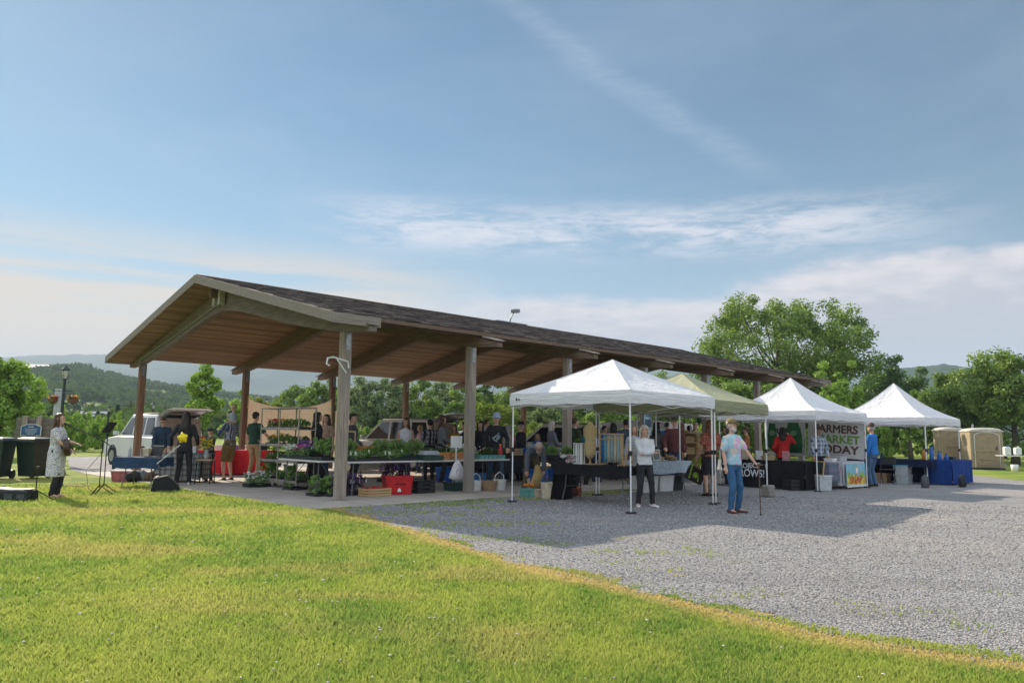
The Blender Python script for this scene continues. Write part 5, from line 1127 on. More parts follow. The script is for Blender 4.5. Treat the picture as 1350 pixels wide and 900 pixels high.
mb=MB(); mb.box((.02,-.192,.235),(.26,.008,.03),rx=-.09); P('print',mb,BLACKP,t); mb=MB(); mb.prism([(-.045,.07),(.045,.07),(.03,.13),(0,.15),(-.03,.13)],1,-.195,-.185); P('emblem',mb,WHITE,t)
cc=G(494,655); crate('shallow wooden crate of red fruit on the slab left of the red cooler',cc,RZ+.1,ZS,.62,.36,.17,fill=RDP,name='fruit_crate')
cc=G(556,651); crate('black plastic crate right of the red cooler',cc,RZ,ZS,.50,.34,.28,BLACKP)
cc=G(601,648); tub('dark green tub beside the second front post',cc,RZ,ZS,.52,.34,.18,GRP); cc=G(606,641); tub('pale teal carton on the slab left of the second post',cc,RZ,ZS,.3,.3,.24,M('pale_teal',(.30,.42,.40),.7))
def basket(label,px,py,rz,w,h,mat_,z=ZS,at=None,handle=True):
    g=at or G(px,py); t=thing('handled_basket',label,'basket',(g[0],g[1],z),rz); mb=MB(); mb.loft([[(w/2*s*math.cos(a)*1.2,w/2*s*math.sin(a),zz) for a in [PI/8+2*PI*j/16 for j in range(16)]] for s,zz in((.8,0),(1,h),(.93,h),(.75,.03))]); P('basket_body',mb,mat_,t)
    if handle: mb=MB(); mb.tube([(-w*.5,0,h-.02),(-w*.42,0,h+w*.35),(0,0,h+w*.58),(w*.42,0,h+w*.35),(w*.5,0,h-.02)],.012,6); P('handle',mb,mat_,t)
basket('white handled basket hidden partly by the second post',627,648,RZ,.30,.24,PLASTW); basket('tan square basket between two white ones',645,648,RZ,.36,.24,CARD,handle=False); basket('white handled basket with a round handle right of the tan basket',658,647,RZ,.32,.25,PLASTW)
g=G(631,640); t=thing('blue_bag','bright blue cloth bundle under the berry table','bag',(g.x,g.y,ZS),RZ); mb=MB(); mb.box((0,0,.16),(.55,.4,.30),b=.1); P('bundle',mb,M('blue_tarp',(.02,.20,.55),.6,0,.2,5.,.4,8.),t)
# scale, sign, bags on the tables
gt_=B(2.75,.62); t=thing('produce_scale','grey flat box on a dark green tray beside the herb pots','scale',(gt_.x,gt_.y,ZT_),RZ); mb=MB(); mb.box((0,0,.05),(.60,.36,.10)); P('tray',mb,GRP,t); mb=MB(); mb.box((0,.02,.16),(.46,.28,.10),taper=.85); P('scale_body',mb,M('scale_grey',(.33,.37,.38),.4),t)
for i in range(2): crate('orange wooden crate on the scale table, %s the blank sign'%('left of' if i==0 else 'just right of'),B(3.22+i*.42,.80),RZ,ZT_,.38,.28,.17,M('orange_wood',(.50,.22,.07),.7,0,.3,14.))
gs_=B(3.48,.52); t=thing('blank_sign','blank white sign on a white stake standing on the table edge','sign',(gs_.x,gs_.y,ZT_),RZ-.25); mb=MB(); mb.box((0,0,.42),(.30,.012,.28)); P('sign_board',mb,PLASTW,t); mb=MB(); mb.box((0,.008,.14),(.035,.012,.30)); P('stake',mb,PLASTW,t)
gb=B(3.40,.42); t=thing('plastic_bag','white plastic shopping bag hanging from the front edge of the scale table','bag',(gb.x,gb.y,.30),RZ); mb=MB()
mb.loft([[(w_*math.cos(a)*(1+.12*math.sin(a*3+z*9)),w_*.45*math.sin(a)*(1+.15*math.cos(a*4)),z) for a in [2*PI*j/18 for j in range(18)]] for w_,z in((.08,.0),(.20,.03),(.20,.16),(.15,.32),(.08,.43),(.03,.47))]); o=P('bag_body',mb,M('thin_white_plastic',(.70,.68,.70),.4,0,.08,8.,.6,7.),t,True); o.rotation_euler=(0,.12,0)
mb=MB(); mb.box((0,-.085,.2),(.12,.004,.10)); P('print',mb,M('faint_pink_print',(.60,.42,.42),.6),t)
for i in range(9): 
    t=tub('teal berry carton in the %s row on the third table, %s from the second post'%('front' if i<6 else 'back',ORD[i if i<6 else i-6]),B(4.35+(i if i<6 else i-5.5)*.145,.62+(0 if i<6 else .16)),RZ,ZT_,.13,.13,.085,TEAL,'berry_carton',cat='carton',group='teal cartons of berries')
g=B(5.15,.75); t=thing('drink_bottle','tall red bottle at the right hand of the teenager','bottle',(g.x,g.y,ZT_)); mb=MB(); mb.lathe((0,0,0),[(.05,0),(.055,.02),(.055,.22),(.035,.27),(.03,.30),(.03,.33)],14); P('bottle_body',mb,RDP,t,40); mb=MB(); mb.cyl((0,0,.33),.034,.03,12); P('cap',mb,M('orange_cap',(.8,.2,.03),.5),t)
g=B(1.35,.45); t=thing('chalk_board','small dark chalkboard in a wooden frame among the marigolds','sign',(g.x,g.y,0)); g=B(.95,1.28); t.location=(g.x,g.y,ZT_); t.rotation_euler=(0,0,RZ-.3); mb=MB(); mb.box((0,0,.50),(.34,.02,.28)); P('frame',mb,CW,t); mb=MB(); mb.box((0,-.006,.50),(.29,.02,.23)); P('slate',mb,M('slate_board',(.03,.03,.03),.7),t); mb=MB(); mb.box((-.13,.0,.2),(.02,.02,.4)); mb.box((.13,0,.2),(.02,.02,.4)); P('stand',mb,CW,t)
# --- vendor corner by the tailgate
g=(G(206,637)+G(256,638))/2; pc=g+Vector((0,.45,0)); PLD=plaid('grey_plaid_cloth',[(.28,.27,.26),(.20,.20,.20),(.34,.33,.31),(.07,.08,.10)],14.)
table('folding table under the grey plaid cloth',pc,.05,1.15,.7,.74,z0=ZS); cloth('grey plaid cloth over the table behind the balloon',pc,.05,1.15,.7,.745,PLD,(.68,.68,.68,.68),ZS,1)
for i,(x,m_) in enumerate(((-.35,CRM),(-.12,CARD),(.2,WHITE))):
    tub(['cream box at the left of the plaid table','cardboard box in the middle of the plaid table','white box at the right of the plaid table'][i],pc+Vector((x,.05,0)),.1,ZS+.755,.2,.2,.16,m_,'box',cat='box',taper=1.)
g=G(262,640)+Vector((0,.35,0)); t=thing('flower_vase','bouquet of yellow flowers in a vase on the stool beside the child','vase',(g.x,g.y,ZS+.62)); mb=MB(); mb.lathe((0,0,0),[(.05,0),(.07,.08),(.045,.2),(.055,.24)],12); P('vase',mb,CLR,t,True); f=fol('pale',.14,.14,.22,8,40,.02,91); f.parent=t; f.location=(0,0,.2); q=flw(.26,.24,.25,.52,60,.03,FC['yellow'],5); q.parent=t
t=thing('side_stool','small dark stand holding the yellow bouquet','stool',(g.x,g.y,ZS)); mb=MB(); mb.box((0,0,.60),(.40,.34,.03)); P('seat',mb,CW,t)
for sx in(-1,1):
    for sy in(-1,1): mb=MB(); mb.tube([(sx*.17,sy*.14,.59),(sx*.19,sy*.15,0)],.015,6); P('leg',mb,BLACKM,t)
rd=B(2.35,9.7); table('folding table under the red cloth',rd,RZ-.75,1.83,.76,z0=ZS); cloth('bright red cloth on the table beside the man in dark green',rd,RZ-.75,1.95,.80,.745,F_('red_tablecloth',(.62,.03,.04)),(.70,.7,.7,.7),ZS,2)
g=B(1.75,9.4); table('short table under a second red cloth behind the checked-shirt man',g+Vector((-.3,.2,0)),RZ-.75,.9,.7,z0=ZS); cloth('red cloth at the left end of the red tables',g+Vector((-.3,.2,0)),RZ-.75,.95,.74,.747,F_('red_tablecloth',(.62,.03,.04)),(.70,.7,.7,.7),ZS,3)
for i,(dx,m_) in enumerate(((-.7,WHITE),(-.2,PURP),(.3,WHITE),(.75,GRP))): tub(['white carton','purple box','white tub','dark green box'][i]+' on the bright red table cloth',rd+Vector((dx*.9,dx*.1,0)),.3*i,ZS+.755,.22,.18,.14,m_,'box',cat='box',taper=1.)
# tan shade cloth strung between rear posts
SHD=tentmat('tan_shade_cloth',(.66,.55,.40)); a=B(SP,WD-.12); b_=B(2*SP,WD-.12); t=thing('shade_cloth','tan shade cloth strung sagging between two rear posts','shade cloth',(a+b_)/2,RZ)
L=SP-.1; mb=MB(); rows=[]
for i in range(15):
    f=i/14; zt=2.50+(2.58-2.50)*f-.50*4*f*(1-f)*.62+(.05 if i in(0,14) else 0); x=-L/2+L*f; rows.append([(x,.04*math.sin(f*9+q*3),zt-(zt-.95)*q) for q in (0,.33,.66,1.)])
mb.loft(rows,cap=False,closed=False); P('cloth_panel',mb,SHD,t,True); mb=MB(); mb.tube([rows[i][0] for i in range(15)],.014,5); P('hem_rope',mb,M('hem_white',(.55,.50,.42),.7),t)
a=B(2*SP,WD-.12); t=thing('shade_cloth','narrow tan cloth strip hanging by the third rear post','shade cloth',a,RZ); mb=MB(); mb.loft([[(x,.03*math.sin(x*20),z) for z in (2.2-.2*x,1.6,1.0,.5)] for x in(.12,.3,.5,.75)],cap=False,closed=False); P('cloth_panel',mb,SHD,t,True)
# --- inner tables deep in the pavilion
IN=[(5.2,6.4,'cream','cream clothed table deep inside behind the plaid jacket'),(8.2,6.6,'dark','dark clothed table deep inside behind the hatted man'),(11.2,6.5,'cream','pale clothed table deep inside behind the lilac top'),(14.2,6.2,'dark','dark clothed table deep inside near the pale low tent'),(7.2,2.6,'dark','black clothed table behind the bending man'),(9.6,3.2,'wood','table with wooden boxes right of the third front post'),(11.6,1.8,'cream','white clothed table behind the bread stall'),(17.0,4.8,'dark','dark table at the far end of the pavilion')]
CL={'cream':F_('cream_tablecloth',(.50,.45,.36)),'dark':BLK}
for i,(u,v,k_,l) in enumerate(IN):
    c=B(u,v); table('folding table under the '+l.replace(' table','') if k_!='wood' else l,c,RZ,1.83,.76,z0=ZS)
    if k_!='wood': cloth(l.replace('clothed table','tablecloth'),c,RZ,1.86,.78,.745,CL[k_],(.5,.5,.5,.5),ZS,20+i)
    rr=random.Random(i)
    for j in range(4):
        kk=rr.choice(['crate','box','plant']); q=B(u-.65+.43*j,v+rr.uniform(-.1,.1)); tag_='%s from left, %s'%(ORD[j],l.replace('clothed ','').replace(' table',' table'))
        if kk=='crate': crate('wooden crate '+tag_,q,RZ,ZT_+.006,.36,.28,.2)
        elif kk=='box': tub('small box '+tag_,q,RZ,ZT_+.006,.3,.22,.2,rr.choice([CARD,WHITE,BLP,CRM]),'box',cat='box',taper=1.)
        else: plant(rr.choice(['herb','white','tall']),'potted greens '+tag_,q,RZ,ZT_+.006,.8,'greens on the inner tables')
for i,(u,v,m_) in enumerate(((5.6,3.4,BLP),(6.7,1.0,BLP),(7.9,1.2,BLP),(6.3,2.8,BLACKP),(8.6,2.4,CARD))): tub(['bright blue tote behind the bending man, left one','bright blue tote right beside the bending man','bright blue tote left of the third front post','black tote behind the bending man','cardboard carton behind the third front post'][i],B(u,v),RZ,ZS,.55,.4,.42,m_)
# ================================================================ stalls under the tents
def onT(u,v,z=0): return B(u,v,z)
# tent 1: black table
c=B(4.35,-3.2); table('folding table under the black cloth in the nearest tent',c,RZ+PI/2,1.95,.7,.76,top=BLACKP,z0=.004); cloth('black cloth draped unevenly over the table in the nearest tent',c,RZ+PI/2,2.0,.74,.765,F_('black_tablecloth',(.016,.016,.019)),(.16,.22,.16,.66),.004,5)
mb_=B(4.3,-2.15); t=thing('black_cloth_bundle','black cloth gathered to the slab at the left end of the black table','cloth',(mb_.x,mb_.y,.004),RZ); mb=MB(); mb.loft([[(w_*math.cos(a)*(1+.14*math.sin(5*a)),w_*.6*math.sin(a)*(1+.14*math.cos(4*a)),z) for a in [2*PI*j/24 for j in range(24)]] for w_,z in((.30,0),(.26,.3),(.22,.6),(.30,.76),(.2,.79))]); P('cloth_folds',mb,F_('black_tablecloth',(.016,.016,.019)),t,True)
Z1=.004+.775
def pt(u,v): return B(u,v)
t=thing('mannequin_torso','cream wicker torso form on the black table','mannequin',pt(4.3,-2.95),RZ+PI/2); t.location.z=Z1; WK=M('wicker',(.50,.38,.20),.8,0,.25,60.,.6,80.)
mb=MB(); mb.loft([[p for p in ring((0,0,z),rx,ry,16)] for z,rx,ry in((.12,.05,.05),(.22,.13,.09),(.38,.15,.10),(.52,.12,.08),(.66,.17,.11),(.78,.17,.10),(.84,.10,.07),(.87,.06,.05),(.91,.055,.05))]); P('torso',mb,WK,t,True); mb=MB(); mb.cyl((0,0,0),.12,.02,16); mb.tube([(0,0,.02),(0,0,.2)],.02,6); P('stand',mb,CW,t)
for i,v in enumerate((-2.62,-2.75)):
    t=thing('white_lantern',['white wooden pillar lantern at the left end of the black table','white wooden pillar lantern next to the torso form'][i],'lantern',pt(4.25,v),RZ); t.location.z=Z1; mb=MB()
    for sx in(-1,1):
        for sy in(-1,1): mb.box((sx*.045,sy*.045,.22),(.018,.018,.44))
    mb.box((0,0,.01),(.12,.12,.02)); mb.box((0,0,.44),(.12,.12,.02)); mb.box((0,0,.22),(.06,.06,.40)); P('lantern_frame',mb,WHITE,t)
plant('herb','small bright plant on top of the white pillar lanterns',pt(4.25,-2.68),RZ,Z1+.455,.35,cat='plant')
t=thing('scarf_rack','wooden rack hung with striped beige and blue scarves','rack',pt(4.3,-3.52),RZ+PI/2); t.location.z=Z1; mb=MB()
for sx in(-1,1):
    mb.box((sx*.30,0,.33),(.03,.03,.66)); mb.box((sx*.30,0,.02),(.03,.34,.03))
mb.box((0,0,.65),(.66,.03,.03)); mb.box((0,0,.55),(.66,.02,.02)); P('rack_frame',mb,CW,t)
sc_c=[(.44,.38,.30),(.30,.40,.42),(.48,.42,.33),(.24,.34,.38),(.42,.38,.30),(.12,.30,.38),(.03,.12,.36)]
for i,cl_ in enumerate(sc_c):
    mb=MB(); x=-.255+.085*i; mb.loft([[(x+.04*math.cos(a),-.022+.012*math.sin(a)+.006*math.sin(z*20+i),z) for a in [2*PI*j/10 for j in range(10)]] for z in(.06,.25,.45,.64)]); P('scarf',mb,F_('scarf_%d'%i,cl_),t,True)
t=thing('small_easel','small folding wooden easel at the right end of the black table','easel',pt(4.3,-4.0),RZ+PI/2); t.location.z=Z1; mb=MB()
mb.tube([(-.12,0,0),(0,.02,.42)],.012,5); mb.tube([(.12,0,0),(0,.02,.42)],.012,5); mb.tube([(0,.2,0),(0,.02,.42)],.010,5); mb.tube([(-.09,-.01,.12),(.09,-.01,.12)],.010,5); P('easel_frame',mb,CW,t)
t=thing('lace_panel','white dotted lace cloth panel behind the small easel','cloth',pt(4.62,-3.95),RZ+PI/2); t.location.z=Z1; mb=MB(); mb.box((0,0,.20),(.36,.02,.34),b=.004); P('panel',mb,dotted('lace',(.62,.62,.62),[(.12,.12,.12),(.2,.2,.2)],28.,.3),t)
t=thing('glass_bowl','pink and clear wrapped gifts heaped at the left end of the black table','gifts',pt(4.3,-2.40),RZ); t.location.z=Z1; mb=MB()
rr=random.Random(4)
for i in range(9): mb.ell((rr.uniform(-.12,.12),rr.uniform(-.18,.18),.05+.05*(i//3)),(.07,.09,.05),8,5)
P('gift_heap',mb,dotted('wrap',(.45,.48,.46),[(.45,.16,.20),(.12,.25,.18),(.6,.58,.55)],22.,.5),t,True)
# things on the gravel left of the black table
for l,px,py,m_,dm in(('woven teal and white basket holding kitchen tools beside the bending man',696,655,TEAL,(.30,.24,.18)),('tan straw basket right of the tool basket',710,655,CRM,(.28,.22,.17)),('cream file box with a dark handle slot',729,657,CRM,(.42,.34,.34)),('teal box behind the cream file box',736,652,TEAL,(.32,.3,.30))):
    g=G(px,py); tub(l,g,RZ-.3,.004,*dm,m_,'storage_box' if 'box' in l else 'woven_basket',cat='box' if 'box' in l else 'basket',taper=1.08)
g=G(697,653); t=thing('kitchen_tools','bundle of colourful wooden tools sticking out of the teal basket','tools',(g.x,g.y,.15)); mb=MB()
rr=random.Random(8)
for i in range(7): a=rr.uniform(0,6.3); mb.tube([(.03*math.cos(a),.03*math.sin(a),0),(.13*math.cos(a),.10*math.sin(a),.24)],.011,5)
P('wooden_handles',mb,CW,t); mb=MB()
for i in range(4): mb.ell((-.08+.06*i,-.02,.09),(.05,.05,.04),8,5)
P('cloth_scraps',mb,M('orange_scraps',(.70,.20,.03),.7,0,.6,18.),t,True)
g=G(708,652); t=thing('burlap_sack','long tan cloth roll the bending man is lifting from the basket','sack',(g.x,g.y,.12),.5); mb=MB(); mb.tube([(-.18,0,.02),(-.05,0,.12),(.02,0,.34),(.0,0,.52)],[.10,.13,.12,.06],10,caps=True); P('cloth_roll',mb,F_('tan_roll',(.36,.26,.11)),t,True)
g=G(748,656); t=thing('maroon_bag','slumped maroon bag with an orange corner beside the cream box','bag',(g.x,g.y,.004),RZ-.4); mb=MB(); mb.tube([(-.22,0,.12),(-.05,0,.16),(.18,0,.13)],[.10,.15,.12],12,flat=.9,caps=True); P('bag_body',mb,BURG,t,True); mb=MB(); mb.box((.28,0,.13),(.10,.2,.2),b=.03); P('orange_corner',mb,M('orange_cloth',(.65,.14,.04),.8),t)
g=G(741,652)+Vector((.1,.5,0)); tub('dark crate of jars behind the maroon bag',g,RZ,.004,.6,.4,.3,BLACKP,'storage_box',cat='box'); t=thing('jar_cluster','mixed pale and pink jars crowded in the dark crate','jars',(g.x,g.y,.3),RZ); rr=random.Random(3)
for i in range(9):
    x,y=rr.uniform(-.25,.25),rr.uniform(-.14,.14); mb=MB(); h=rr.uniform(.12,.24); mb.lathe((x,y,0),[(.035,0),(.04,.02),(.04,h*.7),(.02,h*.85),(.02,h)],10); P('jar',mb,[CLR,PINK,CARD,WHITE][i%4],t,True)
# small black table in front of the third post
c=B(5.9,-.6); table('small black table in front of the third front post',c,RZ+PI/2,1.0,.6,.74,top=BLACKP,z0=.004)
for i in range(2): crate('dark planter box of greens on the small black table, %s one'%('left' if i==0 else 'right'),B(5.85,-.35-.5*i),RZ,.76,.4,.25,.14,BLACKP); plant('tall','drooping leafy greens in the %s planter box of the small black table'%('left' if i==0 else 'right'),B(5.85,-.35-.5*i),RZ,.80,.7)
# tent 1/2: table with the pale blue cloth
c=B(8.05,-2.05); BLC=dotted('pale_blue_print',(.42,.50,.58),[(.60,.66,.72),(.30,.38,.48)],30.,.45); table('folding table under the pale blue printed cloth',c,RZ,1.83,.76,.76,z0=.004); cloth('pale blue printed cloth over the bread table',c,RZ,1.86,.80,.765,BLC,(.30,.3,.2,.55),.004,7)
for i in range(2): tub('white storage bin under the pale blue cloth, %s one'%('left' if i==0 else 'right'),B(7.55+.7*i,-2.0),RZ,.004,.62,.42,.40,PLASTW,'storage_bin',cat='bin',lid=PLASTW)
tub('black bin at the right end below the pale blue cloth',B(8.85,-1.95),RZ,.004,.5,.4,.36,BLACKP,'storage_bin',cat='bin')
Z2=.775; tub('bright blue cash box on the pale blue cloth',B(7.35,-2.1),RZ,Z2,.34,.26,.14,BLP,'cash_box',cat='box',taper=1.)
t=thing('tablet_sign','white framed price sign leaning on the pale blue cloth','sign',B(7.72,-2.25,Z2),RZ-.5); mb=MB(); mb.box((0,0,.15),(.22,.015,.30),rx=-.25); P('sign_frame',mb,PLASTW,t); mb=MB(); mb.box((0,-.010,.15),(.16,.008,.22),rx=-.25); P('sign_face',mb,M('grey_face',(.25,.27,.30),.5),t)
for i,(u,v) in enumerate(((8.0,-2.15),(8.25,-1.95),(8.5,-2.2),(8.75,-2.0))):
    t=thing('bread_basket',['tan bowl beside the price sign','basket of rolls in the middle of the bread table','low basket of loaves on the bread table','basket of rolls at the right end of the bread table'][i],'basket',B(u,v,Z2),RZ); mb=MB(); mb.lathe((0,0,0),[(.09,0),(.14,.09),(.13,.09),(.08,.015)],16); P('basket_bowl',mb,CARD if i else CW,t,True)
    mb=MB(); [mb.ell((.05*math.cos(a),.05*math.sin(a),.10),(.05,.035,.03),8,5) for a in(0,2.1,4.2)]; P('rolls',mb,M('bread',(.50,.30,.12),.8,0,.3,20.),t,True)
# wooden shelving and counter between tents
t=thing('wooden_shelf','stacked wooden crate shelving left of the hanging white shirt rack','shelf',B(13.2,.2,0),RZ); SW=wood('shelf_wood',(.42,.27,.13),0,.25)
for z in(.5,.85,1.2,1.5): mb=MB(); mb.box((0,0,z),(1.6,.35,.03)); P('shelf_board',mb,SW,t)
for x in(-.8,-.0,.8): mb=MB(); mb.box((x,0,.76),(.04,.36,1.5)); P('upright',mb,SW,t)
for i in range(4): crate('wooden produce crate on the crate shelving, %s'%['top left','top right','middle left','middle right'][i],B(12.85+.7*(i%2),.2),RZ,(1.215 if i<2 else .865),.5,.3,.2,fill=[TEAL,RDP,CARD,FC['yellow']][i])
t=thing('canopy_tent','low white awning stretched behind the olive green tent','tent',B(11.9,-.4),RZ); mb=MB(); mb.box((0,0,2.02),(3.0,1.6,.03),b=.01); P('canopy',mb,TWH,t)
for sx in(-1,1):
    for sy in(-1,1): mb=MB(); mb.tube([(sx*1.45,sy*.75,2.0),(sx*1.45,sy*.75,0)],.016,6); P('leg',mb,WHITE,t)
# tent 3: project banner table, aprons, market banner
c=B(12.1,-3.05); BTC=F_('black_banner_cloth',(.014,.014,.017)); table('folding table under the black project banner cloth',c,RZ+PI/2,2.3,.76,.76,z0=.004); t=cloth('black printed cloth with white project lettering hanging to the ground',c,RZ+PI/2,2.35,.80,.765,BTC,(.2,.74,.74,.74),.004,9)
WLT=M('white_print',(.62,.63,.66),.7)
def cl_text(par,s,size,x,z,xs=1.,rot=0.): text(par,s,size,WLT,(x,.40+.052,z),(R(90),rot,PI),xs=xs)
# lettering faces the -u side of the table (local +y)
cl_text(t,'PROJECT',.19,.44,.60,1.0,-.06); cl_text(t,'GROWS!',.29,.42,.39,.85,.0); mb=MB(); mb.lathe((-.12,.455,.34),[(.012,0),(.016,.2),(.03,.23),(.03,.33)],8); P('fork_print',mb,WLT,t)
def board(name,label,cat,u,v,z,L,h,mat_,rz,thk=.012,part_='panel'):
    t=thing(name,label,cat,B(u,v,z),rz); mb=MB(); mb.box((0,0,h/2),(L,thk,h),b=.002); P(part_,mb,mat_,t); return t
BW=M('banner_white',(.60,.59,.58),.7,0,.06,3.,.25,4.)
BU=14.72; t=board('banner','white banner reading FARMERS MARKET TODAY hung at the back of the tent','banner',BU,-3.80,.84,1.70,1.06,BW,RZ+PI/2); t.rotation_euler=(0,R(-3),RZ+PI/2)
BBR=M('banner_brown',(.10,.05,.035),.7); BGR=M('banner_green',(.16,.32,.06),.7)
def bt_(par,s,size,x,z,mt,xs=1.): text(par,s,size,mt,(x,.012,z),(R(90),0,PI),xs=xs,off=.02)
bt_(t,'FARMERS',.33,0,.84,BBR,.98); bt_(t,'MARKET',.33,-.06,.54,BGR,1.05); bt_(t,'TODAY',.33,-.03,.24,BBR,1.15)
t=board('banner','white banner with PROJECT GROWS lettering behind the green aprons','banner',BU,-2.25,.86,1.30,1.02,BW,RZ+PI/2); bt_(t,'PROJECT',.26,-.02,.74,BLACKP,.95); bt_(t,'GROWS!',.34,-.05,.38,M('banner_dim_green',(.28,.36,.16),.7),.92)
def apron(label,u,v,z,w_,h):
    t=thing('apron',label,'apron',B(u,v,z),RZ+PI/2+.2); mb=MB(); mb.loft([[(x*(.62+.38*min(1,q*2.5)),.02*math.sin(x*16+q*3),-h*q) for x in (-w_/2,-w_/4,0,w_/4,w_/2)] for q in(0,.2,.4,.7,1.)],cap=False,closed=False); o=P('apron_cloth',mb,F_('apron_green',(.03,.13,.05)),t,True); sd=o.modifiers.new('s','SOLIDIFY'); sd.thickness=.008
    mb=MB(); mb.ell((0,.02,-h*.35),(.10,.01,.09),12,6); P('emblem',mb,M('apron_print',(.14,.28,.14),.7),t)
apron('green apron hanging at the left of the banner tent',13.8,-2.27,1.84,.27,.85); apron('large green bag hanging beside the woman in red',13.8,-2.95,1.86,.48,.90)
t=thing('hanging_rail','white rail carrying the green aprons under the peaked tent','rail',B(13.85,-2.6,1.88),RZ+PI/2); mb=MB(); mb.tube([(-1.35,0,0),(1.35,0,0)],.012,6); P('rail',mb,WHITE,t)
Z3=.775
basket('wicker basket with a tall handle on the project table',0,0,RZ,.40,.12,WK,Z3,at=B(12.1,-3.0)); 
for i,(v,m_,l) in enumerate(((-2.3,CRM,'pale pamphlet box at the left of the project table'),(-3.55,M('pink_leaflet',(.55,.25,.28),.7),'upright pink and blue leaflet stand on the project table'),(-2.75,WHITE,'white leaflet stand on the project table'))):
    t=board('leaflet_stand',l,'leaflets',12.05,v,Z3,.26,.26,m_,RZ+PI/2-.3)
# snap table
c=B(14.05,-4.2); table('folding table under the painted cloth',c,RZ,1.5,.72,.74,z0=.004); t=cloth('pastel edged cloth under the painted farm poster table',c,RZ,1.55,.76,.745,dotted('pastel_cloth',(.52,.52,.56),[(.55,.25,.3),(.2,.35,.5),(.2,.4,.3)],16.,.3),(.62,.3,.66,.66),.004,11)
t=board('painted_banner','painted farm scene banner reading SNAP hung on the table front','banner',14.05,-4.66,.10,1.34,.60,M('sky_paint',(.22,.46,.58),.7,0,.1,5.),RZ)
YL=M('field_paint',(.62,.44,.08),.7,0,.35,9.); GN=M('bush_paint',(.25,.42,.10),.7); mb=MB(); mb.prism([(-.66,.02),(.66,.02),(.66,.24),(.4,.30),(.1,.22),(-.2,.30),(-.5,.26),(-.66,.32)],1,-.012,-.008); P('painted_field',mb,YL,t)
for x_,s_ in((-.5,.1),(-.3,.07),(.45,.1),(.3,.06)): mb=MB(); mb.ell((x_,-.012,.28),(s_,.005,s_),10,6); P('painted_bush',mb,GN,t)
mb=MB(); mb.box((.02,-.014,.40),(.22,.006,.24)); P('painted_sign',mb,M('board_paint',(.50,.36,.14),.7),t); mb=MB(); mb.box((.02,-.018,.41),(.14,.006,.15)); P('painted_paper',mb,WHITE,t)
text(t,'SNAP',.30,M('red_paint',(.50,.04,.03),.7),(-.05,-.018,.14),(R(90),0,0),xs=1.15,off=.004); mb=MB(); mb.box((0,-.02,-.02),(1.36,.03,.06)); P('lower_rod',mb,PLASTW,t)
tub('clear plastic tub with papers on the painted cloth table',B(14.2,-4.1),RZ,.755,.5,.34,.13,CLR,'clear_tub',cat='tub'); tub('white paper box on the left of the painted cloth table',B(13.55,-4.15),RZ,.755,.3,.25,.08,WHITE,'box',cat='box')
c=B(12.75,-4.1); table('small table under the striped blanket',c,RZ+PI/2,.9,.6,.72,z0=.004); cloth('grey-blue striped blanket over the small table by the tent leg',c,RZ+PI/2,.92,.62,.725,plaid('striped_blanket',[(.13,.15,.20),(.13,.15,.20),(.22,.16,.24),(.10,.13,.18)],10.),(.5,.5,.5,.62),.004,12)
t=board('chalk_board','small framed chalkboard with faint writing against the striped blanket','sign',12.25,-4.35,.42,.42,.36,M('chalk_slate',(.03,.045,.04),.7,0,.6,30.),RZ+PI/2-.5,part_='slate'); t.rotation_euler=(R(8),0,RZ+PI/2-.5); mb=MB()
for z_ in(0,.36): mb.box((0,.0,z_),(.46,.03,.03))
for x_ in(-.215,.215): mb.box((x_,0,.18),(.03,.03,.36))
P('frame',mb,CW,t)
for i in range(4): 
    g=G(1046+12*i,646-1*i); crate('black plastic crate in front of the project table, %s from the left'%ORD[i],g,RZ-.4,.004+(0.0),.42,.34,.30,BLACKP)
g=G(1057,646); t=thing('white_bowl','white enamel dish on the black crates','dish',(g.x+.05,g.y,.31)); mb=MB(); mb.lathe((0,0,0),[(.08,0),(.15,.07),(.14,.07),(.07,.015)],14); P('dish',mb,WHITE,t,True)
g=G(1084,646); tub('clear storage bin filled with cloth beside the tent leg',g,RZ-.5,.004,.40,.34,.40,CLR,'storage_bin',cat='bin',lid=PLASTW)
# sandbags and weights on tent legs
def weight(label,px,py,kind,mat_):
    g=G(px,py); t=thing('tent_weight',label,'weight',(g.x,g.y,.004),RZ); mb=MB()
    if kind=='block': mb.box((0,0,.14),(.30,.22,.28)); P('block',mb,M('concrete_block',(.24,.22,.20),.9,0,.2,20.,.4,40.),t)
    else: mb.tube([(-.08,0,.06),(-.06,0,.30),(-.03,0,.36)],[.09,.08,.03],10,caps=True); mb.tube([(.08,0,.06),(.06,0,.30),(.03,0,.36)],[.09,.08,.03],10,caps=True); P('sandbag',mb,mat_,t,True)
weight('grey concrete block at the foot of the green tent leg',1013,655,'block',None); weight('black sandbag on the striped-blanket tent leg',1076,645,'bag',BLK); weight('black sandbag right of the painted banner',1148,640,'bag',BLK); weight('dark sandbag at the corner of the dark blue table',1220,643,'bag',DGREY); weight('tall black sandbag on the far right tent leg',1269,642,'bag',BLK); weight('small grey block behind the white tent legs',936,652,'block',None)
